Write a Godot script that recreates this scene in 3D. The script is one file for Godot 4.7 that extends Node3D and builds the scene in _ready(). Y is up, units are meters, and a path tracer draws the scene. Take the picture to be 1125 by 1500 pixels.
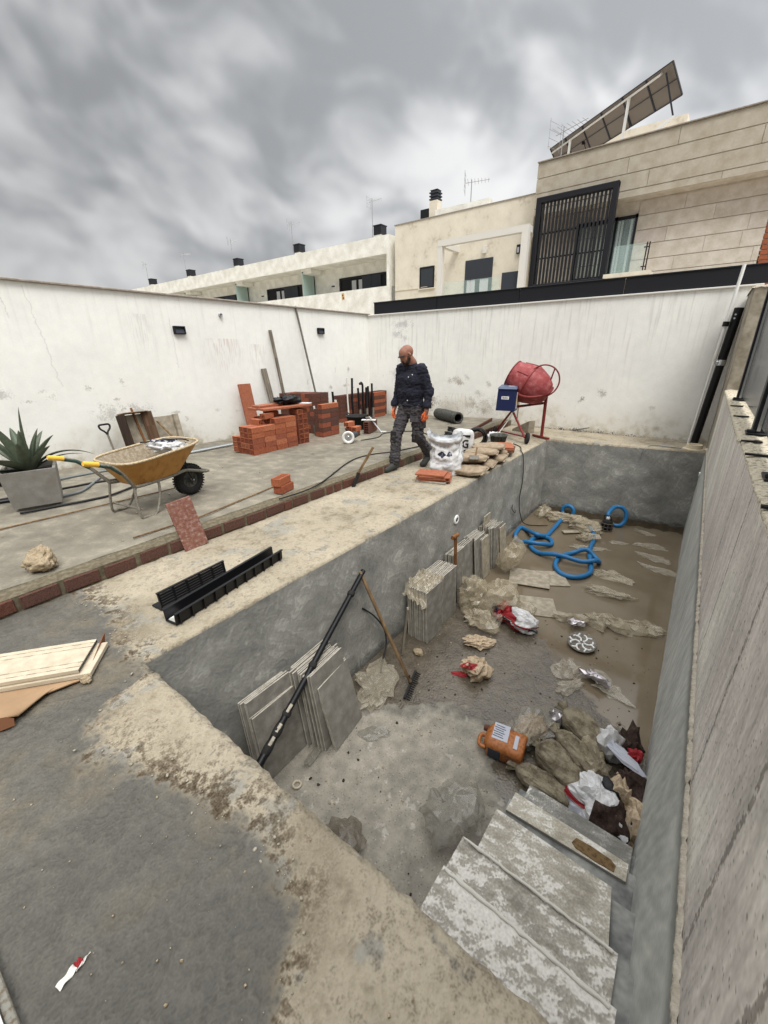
extends Node3D
# A half-built swimming pool in a walled back garden, terraced houses beyond.
# x runs across the pool, -z along it, y = 0 is the top of the pool's edge.

var M := {}
var taken := {}
var rng := RandomNumberGenerator.new()
const UP := Vector3.UP
const DECK_SLOPE := 0.0335
const FLOOR := -1.45

func deck(x: float) -> float: return (x + 7.8) * DECK_SLOPE
func V(x: float, y: float, z: float) -> Vector3: return Vector3(x, y, z)
func on_deck(x: float, z: float, up := 0.0) -> Vector3: return Vector3(x, deck(x) + up, z)

# ---------- naming, things, parts ----------
func numbered(parent: Node, called: String) -> String:
	var key := "%d/%s" % [parent.get_instance_id(), called]
	var n: int = taken.get(key, 0)
	taken[key] = n + 1
	return called if n == 0 else "%s_%03d" % [called, n]

func meta(o: Node, label: String, category: String, group := "") -> void:
	if label: o.set_meta("label", label)
	if category: o.set_meta("category", category)
	if group: o.set_meta("group", group)

func thing(called: String, label: String, category: String, at := Vector3.ZERO, turn := 0.0, group := "") -> Node3D:
	var o := Node3D.new()
	o.name = numbered(self, called)
	add_child(o, true)
	o.position = at
	o.rotation.y = turn
	meta(o, label, category, group)
	return o

func put(st: SurfaceTool, called: String, m: Material, parent: Node = self) -> MeshInstance3D:
	st.generate_normals()
	st.set_material(m)
	var o := MeshInstance3D.new()
	o.mesh = st.commit()
	o.name = numbered(parent, called)
	parent.add_child(o, true)
	return o

func share(mesh: Mesh, called: String, parent: Node = self) -> MeshInstance3D:
	var o := MeshInstance3D.new()
	o.mesh = mesh
	o.name = numbered(parent, called)
	parent.add_child(o, true)
	return o

const NTH := ["first", "second", "third", "fourth", "fifth", "sixth", "seventh", "eighth", "ninth", "tenth", "eleventh", "twelfth", "thirteenth", "fourteenth", "fifteenth", "sixteenth"]
func course(c: int) -> String: return "lowest course" if c == 0 else NTH[c] + " course"

func ground(o: Node) -> Node:
	o.set_meta("kind", "structure")
	return o

func dup(src: Node3D, called: String, xf: Transform3D, label := "", group := "") -> Node3D:
	var o: Node3D = src.duplicate()
	o.name = numbered(self, called)
	add_child(o, true)
	o.transform = xf
	if label: o.set_meta("label", label)
	if group: o.set_meta("group", group)
	return o

# ---------- shapes: every one goes into a SurfaceTool ----------
func S() -> SurfaceTool:
	var st := SurfaceTool.new()
	st.begin(Mesh.PRIMITIVE_TRIANGLES)
	return st

func tri(st: SurfaceTool, a: Vector3, b: Vector3, c: Vector3, g := -1, ua := Vector2.ZERO, ub := Vector2.ZERO, uc := Vector2.ZERO) -> void:   # counter-clockwise in
	st.set_smooth_group(g)
	st.set_uv(ua)
	st.add_vertex(a)
	st.set_uv(uc)
	st.add_vertex(c)
	st.set_uv(ub)
	st.add_vertex(b)

func quad(st: SurfaceTool, a: Vector3, b: Vector3, c: Vector3, d: Vector3, g := -1, u0 := Vector2(0, 1), u1 := Vector2(1, 0)) -> void:
	tri(st, a, b, c, g, u0, Vector2(u1.x, u0.y), u1)
	tri(st, a, c, d, g, u0, u1, Vector2(u0.x, u1.y))

func out3(st: SurfaceTool, a: Vector3, b: Vector3, c: Vector3, mid: Vector3, g := -1) -> void:   # turned away from mid
	if (b - a).cross(c - a).dot((a + b + c) / 3.0 - mid) < 0.0: tri(st, a, c, b, g)
	else: tri(st, a, b, c, g)

func out4(st: SurfaceTool, a: Vector3, b: Vector3, c: Vector3, d: Vector3, mid: Vector3, g := -1) -> void:
	out3(st, a, b, c, mid, g)
	out3(st, a, c, d, mid, g)

func hexa(st: SurfaceTool, p: Array) -> void:   # 8 corners: bottom ring, top ring
	var mid := Vector3.ZERO
	for q in p: mid += q / 8.0
	out4(st, p[0], p[1], p[2], p[3], mid)
	out4(st, p[4], p[5], p[6], p[7], mid)
	for k in 4: out4(st, p[k], p[(k + 1) % 4], p[4 + (k + 1) % 4], p[4 + k], mid)

func box(st: SurfaceTool, c: Vector3, s: Vector3, bas := Basis.IDENTITY, bev := 0.0) -> void:
	var h := s * 0.5
	if bev <= 0.0:
		var p := []
		for y in [-1, 1]:
			for q in [[-1, -1], [1, -1], [1, 1], [-1, 1]]: p.append(c + bas * Vector3(q[0] * h.x, y * h.y, q[1] * h.z))
		hexa(st, p)
		return
	var f := func(sg: Vector3, ax: int) -> Vector3:
		var v := Vector3(sg.x * (h.x - bev), sg.y * (h.y - bev), sg.z * (h.z - bev))
		v[ax] = sg[ax] * h[ax]
		return c + bas * v
	for ax in 3:
		var u := (ax + 1) % 3
		var w := (ax + 2) % 3
		for s1 in [-1, 1]:
			var q := []
			for e in [[-1, -1], [1, -1], [1, 1], [-1, 1]]:
				var sg := Vector3.ZERO
				sg[ax] = s1; sg[u] = e[0]; sg[w] = e[1]
				q.append(f.call(sg, ax))
			out4(st, q[0], q[1], q[2], q[3], c)
			for s2 in [-1, 1]:
				var g1 := Vector3.ZERO
				g1[ax] = s1; g1[u] = s2; g1[w] = -1
				var g2 := g1
				g2[w] = 1
				out4(st, f.call(g1, ax), f.call(g2, ax), f.call(g2, u), f.call(g1, u), c)
	for x in [-1, 1]:
		for y in [-1, 1]:
			for z in [-1, 1]:
				var sg := Vector3(x, y, z)
				out3(st, f.call(sg, 0), f.call(sg, 1), f.call(sg, 2), c)

func bar(st: SurfaceTool, a: Vector3, b: Vector3, w: float, t: float, side := Vector3.ZERO, bev := 0.0) -> void:   # a beam: w along side, t across
	var d := (b - a).normalized()
	var sd := side
	if sd == Vector3.ZERO: sd = d.cross(UP) if absf(d.y) < 0.95 else Vector3.RIGHT
	sd = (sd - d * sd.dot(d)).normalized()
	box(st, (a + b) * 0.5, Vector3(w, a.distance_to(b), t), Basis(sd, d, sd.cross(d)), bev)

func tube(st: SurfaceTool, pts: Array, r, seg := 8, g := 1, closed := false) -> void:
	var n := pts.size()
	var rings := []
	var nrm := Vector3.ZERO
	for i in n:
		var d: Vector3
		if closed: d = (pts[(i + 1) % n] - pts[(i - 1 + n) % n]).normalized()
		else: d = (pts[mini(i + 1, n - 1)] - pts[maxi(i - 1, 0)]).normalized()
		if nrm == Vector3.ZERO: nrm = d.cross(UP if absf(d.y) < 0.9 else Vector3.RIGHT).normalized()
		nrm = (nrm - d * nrm.dot(d)).normalized()
		var bi := d.cross(nrm)
		var rr: float = r[i] if r is Array else r
		var ring := []
		for k in seg:
			var a := TAU * k / seg
			ring.append(pts[i] + (nrm * cos(a) + bi * sin(a)) * rr)
		rings.append(ring)
	for i in (n if closed else n - 1):
		var p: Array = rings[i]
		var q: Array = rings[(i + 1) % n]
		var mid: Vector3 = (pts[i] + pts[(i + 1) % n]) * 0.5
		for k in seg: out4(st, p[k], p[(k + 1) % seg], q[(k + 1) % seg], q[k], mid, g)
	if not closed:
		for k in range(1, seg - 1):
			out3(st, rings[0][0], rings[0][k], rings[0][k + 1], pts[1])
			out3(st, rings[n - 1][0], rings[n - 1][k], rings[n - 1][k + 1], pts[n - 2])

func curve(pts: Array, per := 6, closed := false) -> Array:   # Catmull-Rom through the points
	var o := []
	var n := pts.size()
	for i in (n if closed else n - 1):
		var a: Vector3 = pts[(i - 1 + n) % n] if closed else pts[maxi(i - 1, 0)]
		var b: Vector3 = pts[i]
		var c: Vector3 = pts[(i + 1) % n]
		var d: Vector3 = pts[(i + 2) % n] if closed else pts[mini(i + 2, n - 1)]
		for k in per: o.append(b.cubic_interpolate(c, a, d, float(k) / per))
	if not closed: o.append(pts[n - 1])
	return o

func ring(c: Vector3, r: float, x: Vector3, y: Vector3, n := 24) -> Array:
	var o := []
	for k in n: o.append(c + (x * cos(TAU * k / n) + y * sin(TAU * k / n)) * r)
	return o

func lathe(st: SurfaceTool, prof: Array, seg := 24, xf := Transform3D.IDENTITY, g := 1, sharp := false) -> void:   # profile of (radius, height), going up = outside
	for i in prof.size() - 1:
		var p: Vector2 = prof[i]
		var q: Vector2 = prof[i + 1]
		for k in seg:
			var a := TAU * k / seg
			var b := TAU * (k + 1) / seg
			var p0 := xf * Vector3(p.x * cos(a), p.y, p.x * sin(a))
			var p1 := xf * Vector3(p.x * cos(b), p.y, p.x * sin(b))
			var q0 := xf * Vector3(q.x * cos(a), q.y, q.x * sin(a))
			var q1 := xf * Vector3(q.x * cos(b), q.y, q.x * sin(b))
			var gg: int = g + i if sharp else g
			if p.x > 1e-5: tri(st, p0, q1, p1, gg)
			if q.x > 1e-5: tri(st, p0, q0, q1, gg)

func extrude(st: SurfaceTool, poly: Array, xf: Transform3D, d: float, g := -1) -> void:   # a 2D outline in xf's xy plane, d deep along its z
	var pk := PackedVector2Array(poly)
	if Geometry2D.is_polygon_clockwise(pk): pk.reverse()
	var t := Geometry2D.triangulate_polygon(pk)
	var at := func(q: Vector2, z: float) -> Vector3: return xf * Vector3(q.x, q.y, z)
	for i in range(0, t.size(), 3):
		var a := pk[t[i]]
		var b := pk[t[i + 1]]
		var c := pk[t[i + 2]]
		if (b - a).cross(c - a) < 0.0:
			var w := b
			b = c
			c = w
		tri(st, at.call(a, d), at.call(b, d), at.call(c, d))
		tri(st, at.call(a, 0.0), at.call(c, 0.0), at.call(b, 0.0))
	var n := pk.size()
	for i in n:
		var a := pk[i]
		var b := pk[(i + 1) % n]
		quad(st, at.call(a, 0.0), at.call(b, 0.0), at.call(b, d), at.call(a, d), g)

func grid(st: SurfaceTool, nu: int, nv: int, f: Callable, g := 1, wrap := false) -> void:   # f(u, v) in 0..1; normals towards du x dv
	var p := []
	for j in nv + 1:
		var row := []
		for i in nu + 1: row.append(f.call(float(i % nu if wrap else i) / nu, float(j) / nv))
		p.append(row)
	for j in nv:
		for i in nu:
			var u0 := Vector2(float(i) / nu, float(j) / nv)
			var u1 := Vector2(float(i + 1) / nu, float(j + 1) / nv)
			if p[j][i] != p[j][i + 1]: tri(st, p[j][i], p[j][i + 1], p[j + 1][i + 1], g, u0, Vector2(u1.x, u0.y), u1)
			if p[j + 1][i] != p[j + 1][i + 1]: tri(st, p[j][i], p[j + 1][i + 1], p[j + 1][i], g, u0, u1, Vector2(u0.x, u1.y))

func blob(st: SurfaceTool, nu: int, nv: int, f: Callable, g := 1) -> void:   # f(direction) -> point; a closed ball
	grid(st, nu, nv, func(u: float, v: float) -> Vector3:
		var a := TAU * u
		var b := PI * (v - 0.5)
		return f.call(Vector3(cos(a) * cos(b), sin(b), -sin(a) * cos(b)) if v > 0.0 and v < 1.0 else Vector3(0, signf(b), 0)), g, true)

func disc(st: SurfaceTool, c: Vector3, r: float, nrm: Vector3, t: float, seg := 20) -> void:   # a flat round slab
	var y := nrm.normalized()
	var x := y.cross(UP if absf(y.y) < 0.9 else Vector3.RIGHT).normalized()
	lathe(st, [Vector2(0, 0), Vector2(r, 0), Vector2(r, t), Vector2(0, t)], seg, Transform3D(Basis(x, y, x.cross(y)), c), 1, true)

func fn(seed_: int, freq: float, oct := 3, kind := FastNoiseLite.TYPE_SIMPLEX_SMOOTH) -> FastNoiseLite:
	var n := FastNoiseLite.new()
	n.seed = seed_
	n.frequency = freq
	n.noise_type = kind
	n.fractal_type = FastNoiseLite.FRACTAL_FBM if oct > 1 else FastNoiseLite.FRACTAL_NONE
	n.fractal_octaves = oct
	return n

# ---------- surfaces ----------
func rgb8(r: int, g: int, b: int) -> Color: return Color8(r, g, b)

func ramp_tex(size: int, seed_: int, freq: float, ramp: Array, oct := 5, kind := FastNoiseLite.TYPE_SIMPLEX_SMOOTH, squash := 1) -> ImageTexture:
	# noise through a colour ramp, plus fine grain; squash > 1 stretches the pattern along v
	var a := fn(seed_, freq, oct, kind).get_seamless_image(size, size).get_data()
	var b := fn(seed_ + 7, freq * 6.0, 2).get_seamless_image(size, size).get_data()
	var gr := Gradient.new()
	gr.offsets = PackedFloat32Array(ramp.map(func(e): return e[0]))
	gr.colors = PackedColorArray(ramp.map(func(e): return e[1]))
	var lut := []
	for i in 256:
		var c := gr.sample(i / 255.0)
		lut.append(Vector3i(c.r8, c.g8, c.b8))
	var d := PackedByteArray()
	d.resize(size * size * 3)
	for j in size:
		@warning_ignore("integer_division")
		var jj := (j / squash) if squash > 1 else j
		for i in size:
			var v := clampi((int(a[jj * size + i]) * 3 + int(b[j * size + i])) >> 2, 0, 255)
			var c: Vector3i = lut[v]
			var k := (j * size + i) * 3
			d[k] = c.x; d[k + 1] = c.y; d[k + 2] = c.z
	return ImageTexture.create_from_image(Image.create_from_data(size, size, false, Image.FORMAT_RGB8, d))

func bump_tex(size: int, seed_: int, freq: float, oct := 5, kind := FastNoiseLite.TYPE_SIMPLEX_SMOOTH) -> ImageTexture:
	return ImageTexture.create_from_image(fn(seed_, freq, oct, kind).get_seamless_image(size, size))

func mat(called: String, color: Color, rough := 0.85, tex: Texture2D = null, tiles := 1.0, bump: Texture2D = null, cm := 0.0, metal := 0.0, world := true) -> StandardMaterial3D:
	var m := StandardMaterial3D.new()
	m.resource_name = called
	m.albedo_color = color
	m.roughness = rough
	m.metallic = metal
	m.metallic_specular = 0.4
	if tex or bump:
		m.uv1_triplanar = true
		m.uv1_world_triplanar = world
		m.uv1_scale = Vector3.ONE * tiles
	if tex: m.albedo_texture = tex
	if bump:
		m.heightmap_enabled = true
		m.heightmap_texture = bump
		m.heightmap_scale = cm
	M[called] = m
	return m

func uv_mat(called: String, maps: Dictionary, rough := 0.9, cm := 0.0) -> StandardMaterial3D:   # maps laid by UV: albedo, height, rough
	var m := StandardMaterial3D.new()
	m.resource_name = called
	m.albedo_texture = maps.albedo
	m.roughness = rough
	m.metallic_specular = 0.4
	m.texture_repeat = false
	if maps.has("rough"):
		m.roughness = 1.0
		m.roughness_texture = maps.rough
		m.roughness_texture_channel = BaseMaterial3D.TEXTURE_CHANNEL_RED
	if maps.has("height"):
		m.heightmap_enabled = true
		m.heightmap_texture = maps.height
		m.heightmap_scale = cm
	M[called] = m
	return m

func paint(w: int, h: int, f: Callable, with_rough := false) -> Dictionary:
	# f(u, v, o) fills o = [r, g, b (0..255, sRGB), height 0..1, roughness 0..1]
	var a := PackedByteArray()
	a.resize(w * h * 3)
	var hh := PackedByteArray()
	hh.resize(w * h)
	var rr := PackedByteArray()
	if with_rough: rr.resize(w * h)
	var o := [0.0, 0.0, 0.0, 0.5, 0.9]
	for j in h:
		var v := (j + 0.5) / h
		for i in w:
			f.call((i + 0.5) / w, v, o)
			var k := j * w + i
			a[k * 3] = clampi(int(o[0]), 0, 255)
			a[k * 3 + 1] = clampi(int(o[1]), 0, 255)
			a[k * 3 + 2] = clampi(int(o[2]), 0, 255)
			hh[k] = clampi(int(o[3] * 255.0), 0, 255)
			if with_rough: rr[k] = clampi(int(o[4] * 255.0), 0, 255)
	var out := {"albedo": ImageTexture.create_from_image(Image.create_from_data(w, h, false, Image.FORMAT_RGB8, a)), "height": ImageTexture.create_from_image(Image.create_from_data(w, h, false, Image.FORMAT_L8, hh))}
	if with_rough: out.rough = ImageTexture.create_from_image(Image.create_from_data(w, h, false, Image.FORMAT_L8, rr))
	return out

func steps(x: float, pts: Array) -> float:   # piecewise linear through (x, y) pairs
	if x <= pts[0][0]: return pts[0][1]
	for i in pts.size() - 1:
		if x <= pts[i + 1][0]: return lerpf(pts[i][1], pts[i + 1][1], (x - pts[i][0]) / (pts[i + 1][0] - pts[i][0]))
	return pts[-1][1]

func _ready() -> void:
	rng.seed = 4711
	# ---------- camera ----------
	var cam := Camera3D.new()
	cam.name = "camera"
	add_child(cam)
	cam.position = Vector3(0, 1.65, 0)
	cam.rotation_degrees = Vector3(-21.357, 37.134, -0.755)
	cam.fov = 103.02
	cam.near = 0.05
	cam.far = 400.0
	cam.current = true
	# ---------- sky, light, exposure ----------
	var env := Environment.new()
	var pan := PanoramaSkyMaterial.new()
	pan.panorama = sky_picture()
	pan.energy_multiplier = 1.0
	var sky := Sky.new()
	sky.sky_material = pan
	env.background_mode = Environment.BG_SKY
	env.sky = sky
	env.ambient_light_source = Environment.AMBIENT_SOURCE_SKY
	env.tonemap_mode = Environment.TONE_MAPPER_LINEAR
	env.tonemap_exposure = EXPOSURE
	env.sdfgi_enabled = true
	env.ssao_enabled = true
	env.ssil_enabled = true
	var we := WorldEnvironment.new()
	we.name = "world_environment"
	we.environment = env
	add_child(we)
	var sun := DirectionalLight3D.new()
	sun.name = "sun"
	sun.light_energy = SUN
	sun.light_angular_distance = 24.0
	sun.light_color = Color(1.0, 0.99, 0.97)
	sun.shadow_enabled = true
	add_child(sun)
	sun.look_at_from_position(Vector3(0.5, 1.0, 0.42) * 10.0, Vector3.ZERO)
	# ---------- the place ----------
	make_materials()
	build_pool()
	build_deck()
	build_walls()
	build_right_wall()
	build_houses()
	build_person()
	build_mixer()
	build_barrow()
	build_planter()
	build_bricks()
	build_yard_things()
	build_coping_things()
	build_tiles()
	build_pool_things()
	build_bags()

const EXPOSURE := 1.5
const SUN := 0.5

func sky_at(az: float, el: float, nz: Array) -> Color:
	# an overcast deck: rolls of cloud drawn out by the wind, brighter towards the zenith
	var d := Vector3(sin(az) * cos(el), sin(el), -cos(az) * cos(el))
	var up := maxf(d.y, 0.0)
	var q := Vector3(d.dot(Vector3(0.71, -0.45, -0.54)) * 0.82, d.dot(Vector3(0.36, 0.89, -0.27)) * 1.25, d.dot(Vector3(-0.60, 0.0, -0.80))) + Vector3(SKY_X, SKY_Y, 0.0)
	q += Vector3(nz[3].get_noise_3dv(q), nz[3].get_noise_3dv(q + Vector3(9, 0, 0)), 0.0) * 0.11
	var c: float = nz[0].get_noise_3dv(q) * 0.75 + nz[1].get_noise_3dv(q) * 0.6 + nz[2].get_noise_3dv(q) * 0.36
	var t := smoothstep(-0.5, 0.5, c)
	var base := lerpf(0.47, 0.46, smoothstep(0.0, 0.5, up)) + 1.7 * smoothstep(0.5, 1.0, up)
	base *= 1.0 + 0.42 * sin(az + 0.60) * cos(el)          # thinner cloud to the right, over the houses
	var lum := base * lerpf(0.60, 1.24, t)
	var tint := Color(0.955, 0.99, 1.04).lerp(Color(0.995, 1.0, 1.005), t)
	return Color(tint.r * lum, tint.g * lum, tint.b * lum)

const SKY_X := 4.3
const SKY_Y := 0.0
func sky_picture() -> ImageTexture:
	var w := 1024
	var h := 512
	var im := Image.create(w, h, false, Image.FORMAT_RGBF)
	var nz := [fn(21, 1.5, 4), fn(33, 4.0, 5), fn(45, 11.0, 4), fn(57, 2.2, 3)]
	for j in h:
		var el := (0.5 - (j + 0.5) / h) * PI
		for i in w:
			if el < -0.03: im.set_pixel(i, j, Color(0.20, 0.19, 0.18))
			else: im.set_pixel(i, j, sky_at((i + 0.5) / w * TAU, el, nz))
	return ImageTexture.create_from_image(im)

func make_materials() -> void:
	var grit := bump_tex(512, 5, 0.06, 5)
	var lumps := bump_tex(512, 6, 0.02, 5)
	mat("plaster", Color.WHITE, 0.85, ramp_tex(1024, 11, 0.006, [[0.15, rgb8(92, 93, 90)], [0.42, rgb8(122, 122, 118)], [0.58, rgb8(138, 137, 132)], [0.85, rgb8(163, 161, 154)]]), 0.55, grit, 0.5)
	mat("deck", Color.WHITE, 0.92, ramp_tex(1024, 12, 0.008, [[0.15, rgb8(118, 110, 95)], [0.4, rgb8(146, 139, 122)], [0.6, rgb8(160, 153, 136)], [0.85, rgb8(186, 179, 162)]]), 0.42, grit, 0.7)
	mat("mortar_bead", rgb8(196, 192, 182), 0.95)
	mat("mortar", Color.WHITE, 0.95, ramp_tex(256, 13, 0.03, [[0.2, rgb8(140, 132, 118)], [0.8, rgb8(196, 188, 172)]]), 2.0, grit, 0.6)
	mat("render_white", rgb8(243, 242, 237), 0.9, ramp_tex(512, 14, 0.01, [[0.2, rgb8(228, 226, 220)], [0.8, rgb8(255, 255, 252)]]), 0.25, grit, 0.15)
	mat("render_cream", rgb8(226, 220, 207), 0.9, ramp_tex(512, 15, 0.012, [[0.1, rgb8(214, 208, 200)], [0.35, rgb8(243, 240, 234)], [0.8, rgb8(255, 253, 248)]], 5, FastNoiseLite.TYPE_SIMPLEX_SMOOTH), 0.18, grit, 0.15)
	mat("cladding_beige", rgb8(182, 174, 160), 0.7, ramp_tex(512, 16, 0.012, [[0.2, rgb8(228, 224, 216)], [0.8, rgb8(255, 255, 255)]], 5, FastNoiseLite.TYPE_SIMPLEX_SMOOTH), 0.3)
	mat("cladding_pale", rgb8(214, 206, 196), 0.7, M.cladding_beige.albedo_texture, 0.3)
	mat("cladding_rose", rgb8(204, 195, 187), 0.7, M.cladding_beige.albedo_texture, 0.37)
	mat("cladding_orange", rgb8(160, 92, 62), 0.75, M.cladding_beige.albedo_texture, 0.4)
	mat("black_metal", rgb8(24, 25, 30), 0.5)
	mat("black_matt", rgb8(20, 20, 23), 0.75)
	mat("dark_blind", rgb8(52, 56, 64), 0.6)
	mat("galvanised", rgb8(170, 172, 172), 0.45, null, 1, null, 0, 0.6)
	mat("steel_dull", rgb8(128, 124, 116), 0.6, ramp_tex(256, 17, 0.04, [[0.2, rgb8(170, 150, 130)], [0.6, rgb8(235, 235, 235)]]), 3.0, null, 0, 0.35)
	mat("white_paint", rgb8(222, 222, 218), 0.5)
	mat("panel_back", rgb8(126, 118, 110), 0.6)
	mat("stone_cap", rgb8(166, 157, 148), 0.8, ramp_tex(256, 18, 0.03, [[0.2, rgb8(200, 196, 190)], [0.8, rgb8(255, 255, 255)]]), 1.0)
	mat("ledge_white", rgb8(216, 213, 206), 0.85)
	var brick_tex := ramp_tex(512, 19, 0.02, [[0.1, rgb8(206, 180, 170)], [0.5, rgb8(240, 234, 230)], [0.85, rgb8(255, 252, 248)]])
	for k in 4: mat("brick_%d" % k, [rgb8(170, 103, 72), rgb8(158, 92, 65), rgb8(178, 113, 82), rgb8(148, 87, 65)][k], 0.9, brick_tex, 2.2, grit, 0.2)
	mat("brick_dirty", rgb8(104, 74, 64), 0.92, ramp_tex(512, 20, 0.02, [[0.2, rgb8(150, 148, 142)], [0.42, rgb8(232, 226, 222)], [0.6, rgb8(255, 250, 250)], [0.72, rgb8(200, 214, 214)]]), 6.0, grit, 0.5)
	mat("brick_dark", rgb8(100, 66, 55), 0.9, brick_tex, 2.2, grit, 0.2)
	mat("brick_hole_shade", rgb8(52, 24, 18), 0.95)  # shade inside the holes, given as a dark colour
	mat("clay_board", rgb8(160, 100, 74), 0.85, brick_tex, 1.5)
	mat("wood_old", rgb8(150, 126, 96), 0.85, ramp_tex(512, 22, 0.02, [[0.2, rgb8(150, 140, 130)], [0.8, rgb8(255, 250, 240)]], 5, FastNoiseLite.TYPE_SIMPLEX_SMOOTH, 16), 1.6, grit, 0.2, 0.0, false)
	mat("wood_grey", rgb8(150, 145, 136), 0.9, M.wood_old.albedo_texture, 1.9, grit, 0.2, 0.0, false)
	mat("wood_dark", rgb8(70, 56, 47), 0.9, M.wood_old.albedo_texture, 2.2, grit, 0.2, 0.0, false)
	mat("wood_handle", rgb8(150, 104, 62), 0.65, M.wood_old.albedo_texture, 4.0, null, 0.0, 0.0, false)
	mat("tile_face", rgb8(142, 138, 130), 0.75, ramp_tex(512, 23, 0.012, [[0.2, rgb8(200, 198, 194)], [0.8, rgb8(255, 255, 255)]]), 1.2)
	mat("tile_back", rgb8(190, 184, 172), 0.9, M.tile_face.albedo_texture, 2.0)
	mat("tile_warm", rgb8(170, 160, 142), 0.8, M.tile_face.albedo_texture, 1.5)
	mat("film", Color(0.72, 0.68, 0.60, 0.28), 0.22)
	M.film.transparency = BaseMaterial3D.TRANSPARENCY_ALPHA
	mat("film_mud", Color(0.45, 0.41, 0.35, 0.42), 0.25)
	M.film_mud.transparency = BaseMaterial3D.TRANSPARENCY_ALPHA
	mat("film_milky", Color(0.70, 0.65, 0.55, 0.40), 0.22)
	M.film_milky.transparency = BaseMaterial3D.TRANSPARENCY_ALPHA
	mat("film_grey", Color(0.58, 0.56, 0.51, 0.33), 0.2)
	M.film_grey.transparency = BaseMaterial3D.TRANSPARENCY_ALPHA
	mat("glass", Color(0.80, 0.90, 0.88, 0.16), 0.04)
	M.glass.transparency = BaseMaterial3D.TRANSPARENCY_ALPHA
	mat("glass_frosted", Color(0.62, 0.70, 0.67, 0.9), 0.35)
	mat("glass_dark", rgb8(58, 62, 66), 0.08)
	mat("glass_smoke", rgb8(96, 96, 96), 0.2, ramp_tex(256, 61, 0.012, [[0.25, rgb8(150, 152, 156)], [0.6, rgb8(255, 255, 255)]], 3), 0.9)
	mat("curtain", rgb8(196, 198, 200), 0.8)
	mat("room_dark", rgb8(38, 38, 40), 0.9)
	mat("steel_shiny", rgb8(200, 202, 204), 0.22, null, 1, null, 0, 0.9)
	mat("plastic_black", rgb8(17, 17, 19), 0.42)
	mat("rubber", rgb8(40, 39, 38), 0.8, ramp_tex(256, 24, 0.04, [[0.3, rgb8(200, 196, 190)], [0.7, rgb8(255, 255, 255)]]), 3.0)
	mat("rubber_dusty", rgb8(84, 84, 80), 0.9, ramp_tex(256, 25, 0.03, [[0.3, rgb8(120, 120, 116)], [0.6, rgb8(255, 255, 250)]]), 2.2)
	mat("blue_hose", rgb8(38, 104, 152), 0.35)
	mat("sack_mud", rgb8(140, 132, 115), 0.9, ramp_tex(512, 26, 0.010, [[0.2, rgb8(120, 110, 96)], [0.42, rgb8(190, 184, 172)], [0.55, rgb8(230, 226, 218)], [0.8, rgb8(255, 253, 248)]]), 1.3, grit, 0.7)
	mat("sack_paper", rgb8(160, 145, 125), 0.9, ramp_tex(512, 27, 0.015, [[0.2, rgb8(205, 198, 190)], [0.8, rgb8(255, 253, 250)]]), 1.4, lumps, 0.5)
	mat("bag_white", rgb8(214, 214, 214), 0.55, ramp_tex(512, 28, 0.015, [[0.2, rgb8(205, 202, 198)], [0.7, rgb8(255, 255, 255)]]), 1.6)
	mat("print_navy", rgb8(38, 40, 58), 0.6)
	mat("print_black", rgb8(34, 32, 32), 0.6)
	mat("print_red", rgb8(140, 32, 36), 0.6)
	mat("cardboard", rgb8(164, 136, 106), 0.9, ramp_tex(256, 29, 0.01, [[0.2, rgb8(232, 228, 222)], [0.8, rgb8(255, 255, 255)]]), 1.2)
	mat("brown_shade_print", rgb8(112, 74, 50), 0.9)  # brown print; on the turned cardboard edge it stands in for shadow
	mat("panel_cream", rgb8(196, 184, 162), 0.8, ramp_tex(256, 30, 0.02, [[0.2, rgb8(228, 226, 222)], [0.8, rgb8(255, 255, 255)]]), 2.0)
	mat("orange_can", rgb8(164, 102, 54), 0.5, ramp_tex(256, 31, 0.03, [[0.2, rgb8(190, 176, 160)], [0.6, rgb8(255, 255, 255)]]), 4.0)
	mat("label_grey", rgb8(170, 172, 180), 0.5)
	mat("yellow_paint", rgb8(184, 136, 70), 0.55, ramp_tex(256, 32, 0.012, [[0.15, rgb8(190, 176, 160)], [0.5, rgb8(245, 240, 236)], [0.9, rgb8(255, 255, 255)]]), 2.5)
	mat("mortar_tray", rgb8(168, 156, 136), 0.95, ramp_tex(256, 33, 0.03, [[0.2, rgb8(190, 182, 172)], [0.7, rgb8(255, 255, 255)]]), 3.0, grit, 0.5)
	mat("grip_yellow", rgb8(226, 178, 66), 0.5)
	mat("green_tube", rgb8(58, 86, 78), 0.5, ramp_tex(256, 34, 0.04, [[0.3, rgb8(180, 180, 176)], [0.6, rgb8(255, 255, 255)]]), 4.0)
	mat("frame_dusty", rgb8(142, 140, 130), 0.7, M.steel_dull.albedo_texture, 4.0)
	mat("red_paint", rgb8(120, 44, 41), 0.55, ramp_tex(512, 35, 0.018, [[0.15, rgb8(150, 140, 136)], [0.4, rgb8(255, 245, 245)], [0.62, rgb8(255, 255, 255)], [0.85, rgb8(255, 214, 212)]]), 1.8)
	mat("red_drum", Color.WHITE, 0.7, ramp_tex(512, 36, 0.010, [[0.15, rgb8(104, 40, 40)], [0.45, rgb8(138, 58, 58)], [0.65, rgb8(152, 78, 78)], [0.88, rgb8(178, 130, 128)]]), 1.3)
	mat("blue_box", rgb8(24, 34, 72), 0.45)
	mat("blue_lid", rgb8(84, 94, 116), 0.6)
	mat("concrete_planter", rgb8(136, 133, 127), 0.8, ramp_tex(512, 37, 0.012, [[0.2, rgb8(214, 210, 204)], [0.8, rgb8(255, 255, 255)]]), 1.0)
	mat("soil", rgb8(44, 36, 30), 0.95, null, 1, lumps, 3.0)
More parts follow.
